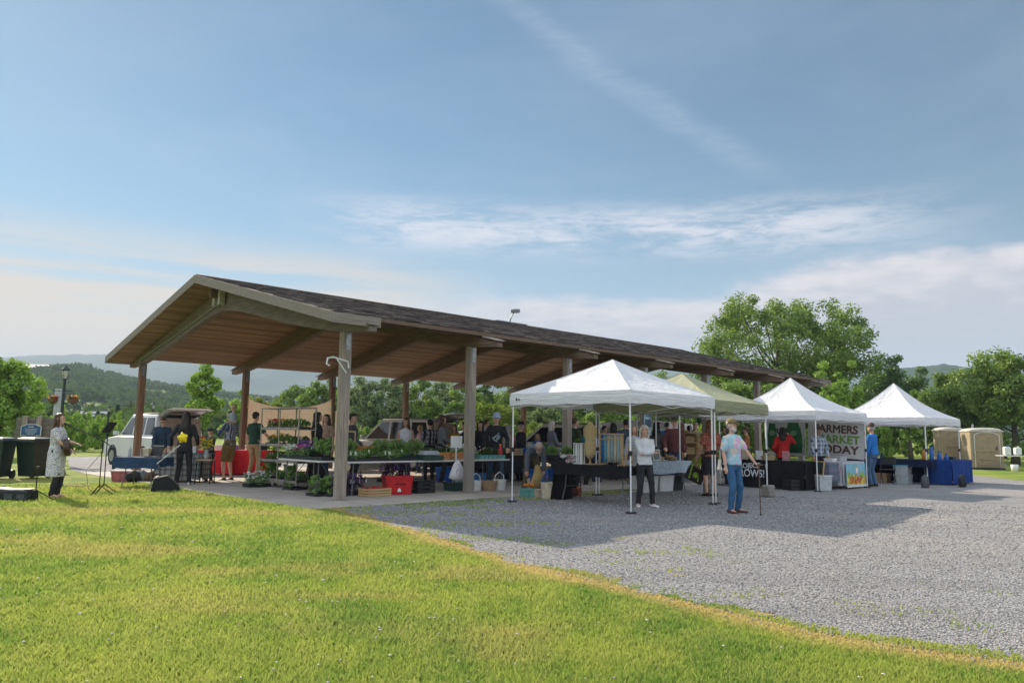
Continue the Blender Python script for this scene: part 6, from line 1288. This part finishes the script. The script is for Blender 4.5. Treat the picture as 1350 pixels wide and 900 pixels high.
# tent 4: blue tables
NB=F_('navy_tablecloth',(.012,.018,.05)); RB=F_('royal_tablecloth',(.012,.045,.20))
c=B(18.2,-4.0); table('folding table under the navy cloth',c,RZ+PI/2,2.9,.7,.76,z0=.004); cloth('navy cloth over the long table in the last tent',c,RZ+PI/2,2.95,.74,.765,NB,(.74,.22,.3,.3),.004,13)
c=B(19.3,-5.55); table('folding table under the royal blue cloth',c,RZ,2.0,.7,.76,z0=.004); cloth('royal blue cloth falling to the ground at the tent corner',c,RZ,2.1,.76,.765,RB,(.74,.3,.74,.74),.004,14)
for i,(v,m_) in enumerate(((-3.3,M('pink_bin',(.30,.08,.14),.4)),(-3.3,M('purple_bin',(.18,.08,.22),.4)),(-3.95,CARD),(-4.6,CLR),(-4.6,CLR))):
    z_=.004+(.30 if i in(1,4) else 0); tub(['pink storage drawer under the navy cloth','purple storage drawer on the pink one','brown carton between the bins under the navy cloth','clear bin under the navy cloth, lower one','clear bin with blue lid under the navy cloth, upper one'][i],B(17.95,v),RZ,z_,.5,.42,.29,m_,'storage_bin',cat='bin',lid=M('blue_lid',(.10,.35,.45),.4) if i==4 else None)
for i,(u,v,h,m_,l) in enumerate(((18.1,-5.2,.34,M('amber_bottle',(.40,.17,.03),.3),'amber bottle at the corner of the blue tables'),(18.35,-5.35,.42,BLP,'tall blue bottle at the corner of the blue tables'),(18.6,-5.5,.26,BLP,'short blue bottle on the royal blue cloth'),(18.85,-5.45,.22,M('amber_bottle',(.40,.17,.03),.3),'small amber jar on the royal blue cloth'),(19.1,-5.55,.18,BLP,'small blue jar on the royal blue cloth'),(18.15,-3.9,.16,NAVY,'dark blue mug on the navy cloth'))):
    t=thing('bottle',l,'bottle',B(u,v,.775),0); mb=MB(); mb.lathe((0,0,0),[(.06,0),(.065,.02),(.065,h*.65),(.03,h*.82),(.03,h)],12); P('bottle_body',mb,m_,t,True); mb=MB(); mb.cyl((0,0,h),.034,.02,10); P('cap',mb,BLACKP,t)
tub('black cash tray at the end of the royal blue cloth',B(19.7,-5.5),RZ,.775,.36,.26,.09,BLACKP,'cash_box',cat='box',taper=1.)
for i in range(4): tub('%s gift box on the navy cloth, %s from the left'%(['pink','white','lilac','white'][i],ORD[i]),B(18.2,-2.8-.28*i),RZ,.775,.2,.16,.08+.04*(i%2),[PINK,WHITE,PURP,WHITE][i],'gift_box',cat='box',taper=1.)
for i in range(2):
    g=B(17.2,-2.9-1.5*i); t=thing('folding_chair','dark folding chair in front of the navy table, %s one'%('left' if i==0 else 'right'),'chair',(g.x,g.y,.004),RZ-1.4); mb=MB(); mb.box((0,0,.45),(.42,.40,.03)); P('seat',mb,BLACKP,t); mb=MB(); mb.box((0,.20,.72),(.42,.03,.24),rx=-.1); P('backrest',mb,BLACKP,t)
    for sx in(-1,1): mb=MB(); mb.tube([(sx*.2,-.2,0),(sx*.2,.2,.84)],.012,6); mb.tube([(sx*.19,.22,0),(sx*.19,-.12,.45)],.012,6); P('leg',mb,BLACKM,t)
# goods hanging under the pale tent and the notice on the post
g=LOC(AT(853,560,33.2)); rr=random.Random(6)
for i in range(12):
    u=g[0]-1.3+.24*i; cl_=[(.6,.05,.05),(.7,.3,.03),(.1,.4,.5),(.7,.6,.05),(.15,.12,.5),(.6,.1,.3)][i%6]; t=thing('hanging_garment','%s garment on the rail under the pale tent, %s piece'%(['red','orange','teal','yellow','violet','pink'][i%6],ORD[i%10] if i<10 else ['eleventh','twelfth'][i-10]),'garment',B(u,g[1],.95),RZ+rr.uniform(-.3,.3)); mb=MB(); mb.box((0,0,.3),(.20,.05,.60),taper=.8,b=.02); P('cloth',mb,M('garment_%d'%(i%6),cl_,.8,0,.4,10.),t)
t=thing('garment_rail','long rail of coloured garments under the pale tent','rail',B(g[0],g[1],1.58),RZ); mb=MB(); mb.tube([(-1.5,0,0),(1.5,0,0)],.015,6); P('rail',mb,WHITE,t)
g=B(3*SP,-.12); bb=min(np.linspace(9,12,40),key=lambda u:abs(PR(B(float(u),-.1,1.8))[0]-850)); t=board('notice_board','pale blue notice fixed to the front of a dark post beyond the nearest tent','notice',3*SP,-.14,1.42,.36,.68,M('notice_blue',(.35,.48,.55),.5,0,.1,4.),RZ)
for z_,h_,c_ in((.58,.07,(.12,.2,.28)),(.36,.22,(.08,.12,.16)),(.12,.10,(.5,.55,.58))): mb=MB(); mb.box((0,-.009,z_),(.30,.004,h_)); P('notice_print',mb,M('np%s'%z_,c_,.6),t)
# ================================================================ portable toilets, right edge
PT=M('toilet_tan',(.33,.26,.17),.55,0,.1,4.); PTD=M('toilet_door',(.29,.225,.145),.55,0,.12,5.,.15,6.); PTW=M('toilet_roof',(.50,.47,.42),.5)
def toilet(label,px,py,w_,d_,h,rz,ada):
    g=G(px,py); t=thing('portable_toilet',label,'toilet',(g.x,g.y,0),rz); y0=0
    mb=MB(); mb.box((0,d_/2,(h-.15)/2+.05),(w_,d_,h-.2),b=.03); P('cabin',mb,PT,t); mb=MB(); mb.box((0,d_/2,.04),(w_+.06,d_+.06,.08)); P('skid_base',mb,BLACKP,t)
    mb=MB(); rows=[[(x_*(w_/2+.04),y,h-.16+.16*math.sqrt(max(0,1-x_*x_))*(1 if 0<q<3 else .55)) for x_ in [-1+j/6 for j in range(13)]] for q,y in enumerate((-.04,.08,d_-.08,d_+.04))]; mb.loft([r+[(w_/2+.04,r[0][1],h-.2),(-w_/2-.04,r[0][1],h-.2)] for r in rows]); P('roof',mb,PTW,t,30)
    dw=w_*.36; mb=MB(); arch=[(-dw,.12)]+[(dw,.12)]+[(dw*math.cos(a),h-.42+.16*math.sin(a)) for a in [PI*j/10 for j in range(11)]]; mb.prism(arch,1,-.03,.0); dr=P('door',mb,PTD,t); mb=MB(); mb.tube([(-dw-.03,-.03,.1)]+[((dw+.03)*math.cos(a),-.03,h-.42+.19*math.sin(a)) for a in [PI-PI*j/10 for j in range(11)]]+[(dw+.03,-.03,.1)],.03,6); P('door_frame',mb,PTW if ada else PT,t)
    mb=MB()
    for z_ in([.9] if ada else [1.1]): mb.box((0,-.045,z_),(dw*1.8,.03,.05))
    mb.box((0,-.045,.5),(dw*1.4,.03,.035),ry=.08); mb.box((0,-.045,.25),(dw*1.5,.03,.035)); P('door_rib',mb,PT,dr); mb=MB(); mb.box((dw*.78,-.06,1.05),(.05,.05,.16)); P('latch',mb,DGREY,dr)
    mb=MB(); mb.cyl((w_*.3 if not ada else -w_*.15,d_*.8,h-.1),.05,.28,10); P('vent_pipe',mb,PTW,t)
    if ada: mb=MB(); mb.box((w_/2+.002,d_*.5,h*.68),(.006,.14,.16)); P('side_sticker',mb,WHITE,t)
toilet('narrow tan portable toilet beside the last tent leg',1259,616,1.12,1.15,2.1,R(-8),False)
toilet('wide tan portable toilet with pale rounded roof at the right',1303,619,1.45,1.5,2.05,R(-14),True)
g=G(1356,622); table('grey utility table by the wide toilet at the right edge',g+Vector((0,.4,0)),-.1,2.0,.7,.74,z0=0)
for i in range(2):
    t=thing('water_jug',['white water jug with a blue cap at the left on the utility table','white water jug at the right on the utility table'][i],'jug',(g.x-.75+.5*i,g.y+.3,.76),.1); mb=MB(); mb.box((0,0,.18),(.30,.26,.34+.06*(1-i)),b=.05); P('jug_body',mb,PLASTW,t); mb=MB(); mb.cyl((.05,0,.36+.03*(1-i)),.05,.05,10); P('cap',mb,BLP if i==0 else PLASTW,t)
g2=G(1338,622); t=thing('bucket','white bucket on the grass below the utility table','bucket',(g2.x,g2.y,0)); mb=MB(); mb.lathe((0,0,0),[(.13,0),(.16,.34),(.15,.34),(.12,.02)],16); P('bucket_body',mb,PLASTW,t,True); mb=MB(); mb.tube([(-.16,0,.30),(-.1,-.12,.2),(.1,-.12,.2),(.16,0,.30)],.006,5); P('handle',mb,GREYM,t)
# ================================================================ left lawn: music corner
def tripod(t,h,r=.28,mat_=BLACKM):
    mb=MB(); mb.tube([(0,0,.16),(0,0,h)],.012,6); P('pole',mb,mat_,t)
    for k in range(3):
        a=2*PI*k/3+.4; mb=MB(); mb.tube([(0,0,.22),(r*math.cos(a),r*math.sin(a),.012)],.010,5); P('leg',mb,mat_,t)
g=G(130,653); t=thing('microphone_stand','tall black boom microphone stand angled toward the singer','mic stand',(g.x,g.y,0)); tripod(t,1.15); mb=MB(); mb.tube([(.25,0,.98),(0,0,1.14),(-.72,.0,1.44)],.010,5); P('boom',mb,BLACKM,t); mb=MB(); mb.tube([(-.70,0,1.43),(-.84,0,1.49)],[.018,.028],8,caps=True); P('microphone',mb,BLACKP,t)
g=G(136,651); t=thing('music_stand','black music stand with a tablet tilted toward the singer','music stand',(g.x,g.y,0),.0); tripod(t,1.30); mb=MB(); mb.box((.02,0,1.42),(.03,.34,.26),ry=-.9+PI/2-.1); P('desk',mb,BLACKP,t); mb=MB(); mb.box((.0,0,1.45),(.014,.22,.17),ry=-.9+PI/2-.1); P('tablet',mb,GREYM,t)
g=G(46,661); t=thing('short_tripod','short black tripod stand on the grass left of the singer','stand',(g.x,g.y,0)); tripod(t,.62,.34); mb=MB(); mb.tube([(-.02,0,1.10),(.06,0,1.18)],.02,6)
mb=MB(); mb.tube([(0,0,.60),(0,0,.66)],.03,8); P('head',mb,BLACKP,t)
g=G(14,660); t=thing('guitar_case','open black equipment case with white papers on top at the left edge','case',(g.x,g.y,0),-.1); mb=MB(); mb.box((0,.1,.10),(.75,.32,.20)); P('case_body',mb,BLACKP,t); mb=MB(); mb.box((-.05,.1,.215),(.62,.26,.02),ry=.04); mb.box((.2,.08,.225),(.30,.24,.015),rz=.3); P('papers',mb,WHITE,t)
for k_ in range(3): mb=MB(); mb.box((-.25+.25*k_,-.07,.09),(.16,.02,.09)); P('latch_panel',mb,DGREY,t)
g=G(101,641); t=thing('straw_hoop','flat tan coiled cord lying on the grass behind the singer','coil',(g.x,g.y,.02)); mb=MB(); mb.tube([(.28*math.cos(a),.12*math.sin(a),.01*math.sin(3*a)) for a in [2*PI*j/24 for j in range(25)]],.022,6); P('coil',mb,M('tan_cord',(.45,.32,.18),.8),t)
# cable from the mic stand
a=G(131,652); b_=G(75,640); t=thing('microphone_cable','thin black cable drooping from the microphone stand to the grass','cable',(a.x,a.y,0)); mb=MB(); mb.tube([(0,0,.9),(-.35,.05,.5),(-.30,.1,.12),(-.1,.05,.012),(.5,.1,.012),(1.3,-.1,.012)],.006,4); P('cable',mb,BLACKP,t)
# blue table
a=G(152,645); b_=G(186,640); c=(a+b_)/2+Vector((.10,.45,0)); table('small folding table under the navy cloth on the lawn edge',c,-.05,1.05,.62,.70,z0=.0); cloth('navy cloth over the small table with the laptop',c,-.05,1.12,.68,.705,F_('slate_navy_cloth',(.03,.06,.12)),(.26,.2,.28,.22),.0,16)
t=thing('laptop','open black laptop on the small navy-clothed table','laptop',(c.x+.22,c.y,.712),-.3); mb=MB(); mb.box((0,0,.01),(.34,.24,.02)); P('keyboard',mb,BLACKP,t); mb=MB(); mb.box((0,.13,.15),(.34,.02,.26),rx=-.3); P('screen',mb,BLACKP,t)
t=thing('water_bottle','clear plastic water bottle on the navy-clothed table','bottle',(c.x-.36,c.y,.712)); mb=MB(); mb.lathe((0,0,0),[(.035,0),(.04,.02),(.04,.17),(.015,.22),(.015,.25)],12); P('bottle_body',mb,CLR,t,True); mb=MB(); mb.cyl((0,0,.25),.017,.02,8); P('cap',mb,WHITE,t)
t=thing('paper_bag','white paper cup bag beside the laptop','bag',(c.x+.02,c.y+.08,.712),.2); mb=MB(); mb.box((0,0,.11),(.13,.10,.22),taper=1.1); P('bag_body',mb,CRM,t)
g=G(164,634); tub('red and white cooler under the navy-clothed table',g,.1,0,.6,.34,.28,M('faded_red',(.38,.10,.10),.6,0,.3,10.),'cooler',cat='cooler',lid=M('cooler_lid',(.45,.35,.33),.5))
g=G(196,634); t=thing('folding_chair','beige folding camp chair piled with bags beside the floor speaker','chair',(g.x,g.y,0),.5); mb=MB(); mb.box((0,0,.42),(.48,.44,.04),b=.015); P('seat',mb,KHA,t); mb=MB(); mb.box((0,.22,.66),(.48,.04,.42),rx=-.2); P('backrest',mb,KHA,t)
for sx in(-1,1): mb=MB(); mb.tube([(sx*.23,-.22,0),(sx*.23,.24,.86)],.012,6); mb.tube([(sx*.22,.24,0),(sx*.22,-.2,.44)],.012,6); P('leg',mb,GREYM,t)
for i,(x,m_,s_) in enumerate(((178,BLK,.16),(188,GREY,.15),(203,BRN,.16))):
    g=G(x,635); t=thing('duffel_bag',['black bag slumped under the laptop table','grey strapped bag beside the camp chair','brown bag behind the floor speaker'][i],'bag',(g.x,g.y,0),.4*i); mb=MB(); mb.tube([(-.14,0,s_*.8),(0,0,s_),(.14,0,s_*.8)],[s_*.8,s_,s_*.8],12,caps=True); P('bag_body',mb,m_,t,True); mb=MB(); mb.tube([(-.12,-.05,s_*1.5),(0,-.08,s_*2.1),(.12,-.05,s_*1.5)],.012,5); P('strap',mb,M('pale_strap',(.4,.4,.4),.6),t)
g=G(213,648); t=thing('floor_speaker','black wedge floor speaker at the edge of the slab','speaker',(g.x,g.y+.15,0),R(25)); mb=MB(); mb.prism([(-.30,0),(.30,0),(.30,.10),(.02,.36),(-.24,.30)],1,-.26,.26); P('cabinet',mb,M('speaker_carpet',(.022,.022,.024),.9,0,.2,40.,.3,60.),t); mb=MB(); mb.box((.165,0,.245),(.34,.46,.012),ry=math.atan2(.26,.28)); P('grille',mb,M('speaker_grille',(.05,.05,.055),.5),t); mb=MB(); mb.tube([(-.2,-.08,.31),(-.14,-.08,.345),(-.14,.08,.345),(-.2,.08,.31)],.010,5); P('handle',mb,GREYM,t)
# bins, board screen with the blue sign
GB_=M('bin_green',(.014,.028,.022),.45,0,.15)
def bin_(label,px,py,rz,s=1.):
    g=G(px,py); t=thing('wheeled_bin',label,'bin',(g.x,g.y,0),rz); mb=MB(); mb.loft([[(sx*a,sy*b_,z) for sx,sy in((-1,-1),(1,-1),(1,1),(-1,1))] for a,b_,z in((.22,.25,.06),(.29,.34,.98))]); P('bin_body',mb,GB_,t); mb=MB(); mb.loft([[(sx*a,sy*b_-.02,z) for sx,sy in((-1,-1),(1,-1),(1,1),(-1,1))] for a,b_,z in((.31,.38,.98),(.31,.38,1.03),(.27,.32,1.09),(.16,.20,1.12))]); P('lid',mb,GB_,t)
    for sx in(-1,1): mb=MB(); mb.tube([(sx*.22,.30,.12),(sx*.29,.30,.12)],.12,14); P('wheel',mb,BLACKP,t)
    mb=MB(); mb.tube([(-.24,.42,.98),(.24,.42,.98)],.015,6); P('handle',mb,GB_,t)
bin_('green wheeled bin cut off by the left edge of the view',-6,631,.1); bin_('green wheeled bin standing in front of the board screen',42,630,-.15)
g=G(45,622); t=thing('board_screen','weathered board screen wall behind the bins','screen',(g.x*1.03,g.y+.6,0),.05); BD=wood('grey_boards',(.22,.19,.165),0,.25,.145,pax=2); mb=MB(); mb.box((0,0,1.28),(1.22,.05,.86),b=.004); mb.box((0,0,1.05),(1.30,.04,.5),b=.004); P('boards',mb,BD,t)
for x in(-.30,.14): mb=MB(); mb.box((x,-.06,.88),(.16,.10,1.76)); P('post',mb,WG,t)
t=thing('blue_plaque','blue arched plaque with white lines fixed on the board screen','sign',(g.x*1.03-.06,g.y+.6-.13,1.28),.05); mb=MB(); ol=[(-.30,-.14),(.30,-.14),(.30,.14),(.22,.16),(.14,.20),(-.14,.20),(-.22,.16),(-.30,.14)]; mb.prism([(a*1.06,b_*1.08) for a,b_ in ol],1,-.012,.012); P('plaque_edge',mb,WHITE,t); mb=MB(); mb.prism(ol,1,-.018,-.008); P('plaque_face',mb,M('plaque_blue',(.03,.09,.20),.5),t)
for z_,l_ in((.13,.16),(.06,.40),(.02,.34),(-.02,.38),(-.06,.30),(-.10,.2)): mb=MB(); mb.box((0,-.02,z_),(l_,.004,.012 if z_<.1 else .03)); P('plaque_line',mb,M('plaque_white',(.45,.5,.55),.6),t)
# lamps and poles
LMG=M('lamp_green_black',(.03,.045,.045),.45,.3)
def lamp(label,px,py,ytop,baskets=False,banner=False,at=None):
    g=at or G(px,py); H=zfor(g,ytop); t=thing('street_lamp',label,'street lamp',(g.x,g.y,0),-.1); k=H/4.; mb=MB(); mb.lathe((0,0,0),[(.14,0),(.14,.25),(.08,.32),(.06,.5),(.05,H-.62*k),(.07,H-.60*k),(.07,H-.55*k)],12); P('post',mb,LMG,t,30)
    mb=MB(); mb.lathe((0,0,H-.55*k),[(.06*k,0),(.15*k,.30*k),(.05*k,.36*k)],8); P('lantern_glass',mb,M('lantern_glass',(.45,.45,.42),.2),t); mb=MB(); mb.lathe((0,0,H-.22*k),[(.20*k,0),(.17*k,.04*k),(.06*k,.15*k),(.02*k,.20*k),(.01,.22*k)],12)
    P('lantern_cap',mb,LMG,t); mb=MB(); [mb.tube([(.06*k*math.cos(a),.06*k*math.sin(a),H-.55*k),(.16*k*math.cos(a),.16*k*math.sin(a),H-.24*k)],.008,4) for a in(0,PI/2,PI,3*PI/2)]; P('lantern_cage',mb,LMG,t)
    if baskets:
        mb=MB(); zz=H-1.05*k; mb.tube([(-.42,0,zz),(.42,0,zz)],.012,6); P('basket_arm',mb,LMG,t)
        for s in(-1,1):
            mb=MB(); mb.tube([(s*.40,0,zz),(s*.40,0,zz-.38)],.005,4); mb.lathe((s*.40,0,zz-.52),[(.05,0),(.17,.10),(.20,.18)],12); bo=P('flower_basket',mb,BRN,t,label='%s basket of red and yellow flowers'%('left' if s<0 else 'right')); f=fol('dark',.30,.30,.14,16,40,.025,60+s); f.parent=bo; f.location=(s*.40,0,zz-.42); q=flw(.40,.38,-.02,.20,60,.026,FC['red'],9); q.parent=bo; q.location=(s*.40,0,zz-.38); q=flw(.36,.34,.0,.22,40,.024,FC['yellow'],19); q.parent=bo; q.location=(s*.40,0,zz-.38)
    if banner: mb=MB(); zz=H-.95*k; mb.box((-.22,0,zz-.55),(.30,.012,1.1)); P('pole_banner',mb,M('pole_banner_grey',(.38,.40,.42),.7),t); mb=MB(); mb.tube([(-.42,0,zz+.02),(0,0,zz+.02)],.014,6); P('banner_arm',mb,LMG,t)
lamp('green-black street lamp with two hanging flower baskets behind the singer',76,612,481,True,True); lamp('small far street lamp above the raised tailgate vehicle roof',198,596,530); lamp('far street lamp left of the white vehicle',139,596,534)
lamp('far street lamp seen left of the third rear post',411,592,516); lamp('far street lamp in front of the wood line',510,592,522)
for i,(x,yt,d_) in enumerate(((168,528,120),(214,532,150),(112,533,160))):
    g=AT(x,590,d_); g.z=0; H=zfor(g,yt); t=thing('utility_pole','thin wooden utility pole far across the valley floor, %s from the left'%['second','third','first'][i],'pole',g,.4); mb=MB(); mb.tube([(0,0,0),(0,0,H)],[.16,.11],7); P('pole',mb,BARK,t); mb=MB(); mb.box((0,0,H-.8),(2.2,.12,.12)); P('crossarm',mb,BARK,t)
for i,(x,y,d_,w_,h_) in enumerate(((55,492,600,26,7),(130,560,210,9,4),(118,563,190,7,3.4))):
    g=AT(x,y,d_); t=thing('barn',['long pale-roofed barn on the hill behind the lamp','small grey shed on the valley floor, right one','small grey shed on the valley floor, left one'][i],'building',(g.x,g.y,g.z if i==0 else 0),.1); t.location.z=g.z-h_*.5 if i==0 else 0; mb=MB(); mb.box((0,0,h_/2-1),(w_,w_*.4,h_+2),b=.05); P('wall',mb,M('barn_wall',(.35,.33,.30),.8),t); mb=MB(); mb.prism([(-w_*.23,h_),(w_*.23,h_),(0,h_*1.5)],0,-w_/2-.5,w_/2+.5); P('roof',mb,M('barn_roof',(.55,.53,.52),.6),t)
# ================================================================ vehicles
CP_=M('car_white',(.62,.62,.61),.22,0,.03,2.,0,30.,.6); CS_=M('car_silver',(.34,.36,.37),.25,.4,.03); TYRE=M('tyre',(.018,.018,.018),.85); RIM=M('rim',(.35,.35,.36),.3,.7); GLS=glass(); INT=M('car_interior',(.24,.20,.16),.9); TLR=M('tail_red',(.40,.02,.02),.3); HLW=M('headlamp',(.55,.56,.58),.15)
def car(label,loc,rz,L=4.8,W=1.86,H=1.75,paint=CP_,hatch=True,cat='SUV',name='sport_utility_vehicle'):
    t=thing(name,label,cat,(loc[0],loc[1],0.004),rz); h2=L/2; bz=.32; bl=H*.57
    prof=[(-h2,bz+.12),(-h2+.08,bz),(h2-.15,bz),(h2,bz+.12),(h2,bz+.42),(h2-.10,bl-.14),(h2-.28,bl-.06),(h2-1.15,bl+.03),(-h2+.06,bl+.03),(-h2,bl-.1)]
    mb=MB(); n_=len(prof)
    def sc_(k,dz): return [(x*(1-.012*k),z+(bl*.5-z)*.04*k) for x,z in prof]
    mb.loft([[(x,y,z) for x,z in sc_(k,0)] for y,k in((-W/2,2.2),(-W/2+.05,.8),(-W/2+.14,0),(W/2-.14,0),(W/2-.05,.8),(W/2,2.2))]); P('body',mb,paint,t,35)
    wt=W*.80
    x0,x1,x2,x3=-h2+.10,-h2+.35,h2-2.05,h2-1.25
    base=[(x0,-W/2+.08),(x3,-W/2+.08),(x3,W/2-.08),(x0,W/2-.08)]; topp=[(x1,-wt/2),(x2,-wt/2),(x2,wt/2),(x1,wt/2)]
    mb=MB(); mb.loft([[(x,y,bl+.02) for x,y in base],[(x,y,H-.06) for x,y in topp],[(x*.97+.0,y*.93,H) for x,y in topp]]); P('cabin',mb,paint,t,50)
    def side(xa,xb,s,nm='window'):
        z0,z1=bl+.07,H-.12
        def pnt(x,z,off):
            f=(z-bl-.02)/(H-.08-bl); y=(W/2-.08)+(wt/2-W/2+.08)*f; return (x,s*(y+off),z)
        sh=lambda x,z:x
        f1=(z1-z0)/(H-.06-bl)
        xa2=xa+(x1-x0)*f1*(1 if xa<x0+.3 else 0); xb2=xb-(x3-x2)*f1*(1 if xb>x3-.3 else 0)
        mb=MB(); q=[pnt(xa,z0,.004),pnt(xb,z0,.004),pnt(xb2,z1,.004),pnt(xa2,z1,.004)]; q2=[pnt(xa,z0,-.02),pnt(xb,z0,-.02),pnt(xb2,z1,-.02),pnt(xa2,z1,-.02)]; mb.loft([q,q2]); P(nm,mb,GLS,t)
    Lc=x3-x0
    for s in(-1,1):
        side(x0+.12,x0+Lc*.30,s); side(x0+Lc*.33,x0+Lc*.60,s); side(x0+Lc*.63,x3-.16,s)
    mb=MB(); ws=[(x3-.02,-W/2+.20,bl+.07),(x3-.02,W/2-.20,bl+.07),(x2+.07,wt/2-.08,H-.10),(x2+.07,-wt/2+.08,H-.10)]; mb.loft([[(x+.02,y,z+.015) for x,y,z in ws],[(x-.02,y,z-.02) for x,y,z in ws]]); P('windscreen',mb,GLS,t)
    if not hatch:
        mb=MB(); ws=[(x0+.02,-W/2+.2,bl+.1),(x0+.02,W/2-.2,bl+.1),(x1-.04,wt/2-.08,H-.14),(x1-.04,-wt/2+.08,H-.14)]; mb.loft([[(x-.02,y,z+.01) for x,y,z in ws],[(x+.02,y,z-.01) for x,y,z in ws]]); P('rear_window',mb,GLS,t)
    else:
        mb=MB(); mb.loft([[(x0-.125,y,z) for y,z in((-W/2+.16,bz+.35),(W/2-.16,bz+.35),(W/2-.2,bl),(wt/2-.08,H-.14),(-wt/2+.08,H-.14),(-W/2+.2,bl))],[(x0+.04,y,z) for y,z in((-W/2+.16,bz+.35),(W/2-.16,bz+.35),(W/2-.2,bl),(wt/2-.08,H-.14),(-wt/2+.08,H-.14),(-W/2+.2,bl))]]); P('cargo_opening',mb,INT,t)
        mb=MB(); a=R(13); hx,hz=x1-.02,H-.02; rows=[]
        for f in(0,.25,.5,.75,1.):
            x=hx-1.15*f*math.cos(a); z=hz+1.15*f*math.sin(a)+.07*math.sin(PI*f); w_=(wt/2-.02)+(.08*f); rows.append([(x,-w_,z-.06),(x,-w_*.7,z),(x,w_*.7,z),(x,w_,z-.06),(x+.02,w_*.8,z-.10),(x+.02,-w_*.8,z-.10)])
        mb.loft(rows); tg=P('tailgate',mb,paint,t,40); mb=MB(); mb.loft([[(hx-.2,-wt*.36,hz-.07),(hx-.2,wt*.36,hz-.07),(hx-.2,wt*.36,hz-.10),(hx-.2,-wt*.36,hz-.10)],[(hx-.72,-wt*.38,hz+.06),(hx-.72,wt*.38,hz+.06),(hx-.72,wt*.38,hz+.025),(hx-.72,-wt*.38,hz+.025)]]); P('tailgate_glass',mb,GLS,tg)
        mb=MB(); mb.box((hx-1.08,0,hz+.16),(.08,wt*.8,.03),ry=.1); P('tailgate_trim',mb,INT,tg)
        for s in(-1,1): mb=MB(); mb.tube([(x0-.03,s*(W/2-.14),bl+.15),(hx-.55,s*(wt/2-.06),hz+.05)],.012,5); P('gas_strut',mb,BLACKM,t)
    for s in(-1,1):
        mb=MB(); mb.box((-h2+.01,s*(W/2-.12),bl-.12),(.08,.18,.32)); P('taillight',mb,TLR,t); mb=MB(); mb.box((h2-.06,s*(W/2-.24),bl-.22),(.12,.36,.17)); P('headlight',mb,HLW,t)
        mb=MB(); mb.box((x3-.10,s*(W/2+.08),bl+.12),(.12,.20,.14)); P('mirror',mb,paint,t)
        mb=MB(); mb.tube([(x1+.1,s*(wt/2-.12),H+.05),(x2-.1,s*(wt/2-.12),H+.05)],.015,5); P('roof_rail',mb,BLACKM,t)
        for xw in(-h2+.88,h2-.92):
            mb=MB(); mb.tube([(xw,s*(W/2-.20),.34),(xw,s*(W/2+.015),.34)],.345,24); wo=P('wheel',mb,TYRE,t,40); mb=MB(); mb.tube([(xw,s*(W/2),.34),(xw,s*(W/2+.025),.34)],.22,16); P('rim',mb,RIM,wo)
            mb=MB(); mb.tube([(xw+.40*math.cos(a),s*(W/2-.02),.34+.40*math.sin(a)) for a in [PI*j/10 for j in range(11)]],.045,6); P('wheel_arch',mb,BLACKP,t)
    mb=MB(); mb.box((h2+.01,0,bz+.1),(.10,W*.9,.22)); P('front_bumper',mb,paint,t); mb=MB(); mb.box((-h2-.01,0,bz+.1),(.10,W*.9,.22)); P('rear_bumper',mb,paint,t)
    return t
a=G(150,612); car('white SUV with its tailgate raised behind the plaid-covered table',a+Vector((1.55,-.15,0)),PI-.72,4.5,1.95,1.93)
g=AT(527,600,29.5); car('white wagon with its tailgate raised behind the woman with auburn hair',(g.x-.1,g.y),PI-.5,4.5,1.85,1.90)
g=AT(728,600,31); car('pale silver SUV parked behind the man in the dark hat',(g.x,g.y),PI-.3,4.6,1.85,1.80,CP_,False)
g=AT(806,600,33); car('silver vehicle parked behind the lilac-topped woman',(g.x,g.y),.35,4.5,1.8,1.62,CS_,False,'car','parked_car')
g=AT(640,600,37); car('white car nearly hidden behind the helmet-hatted teenager',(g.x,g.y),.2,4.4,1.8,1.5,CP_,False,'car','parked_car')
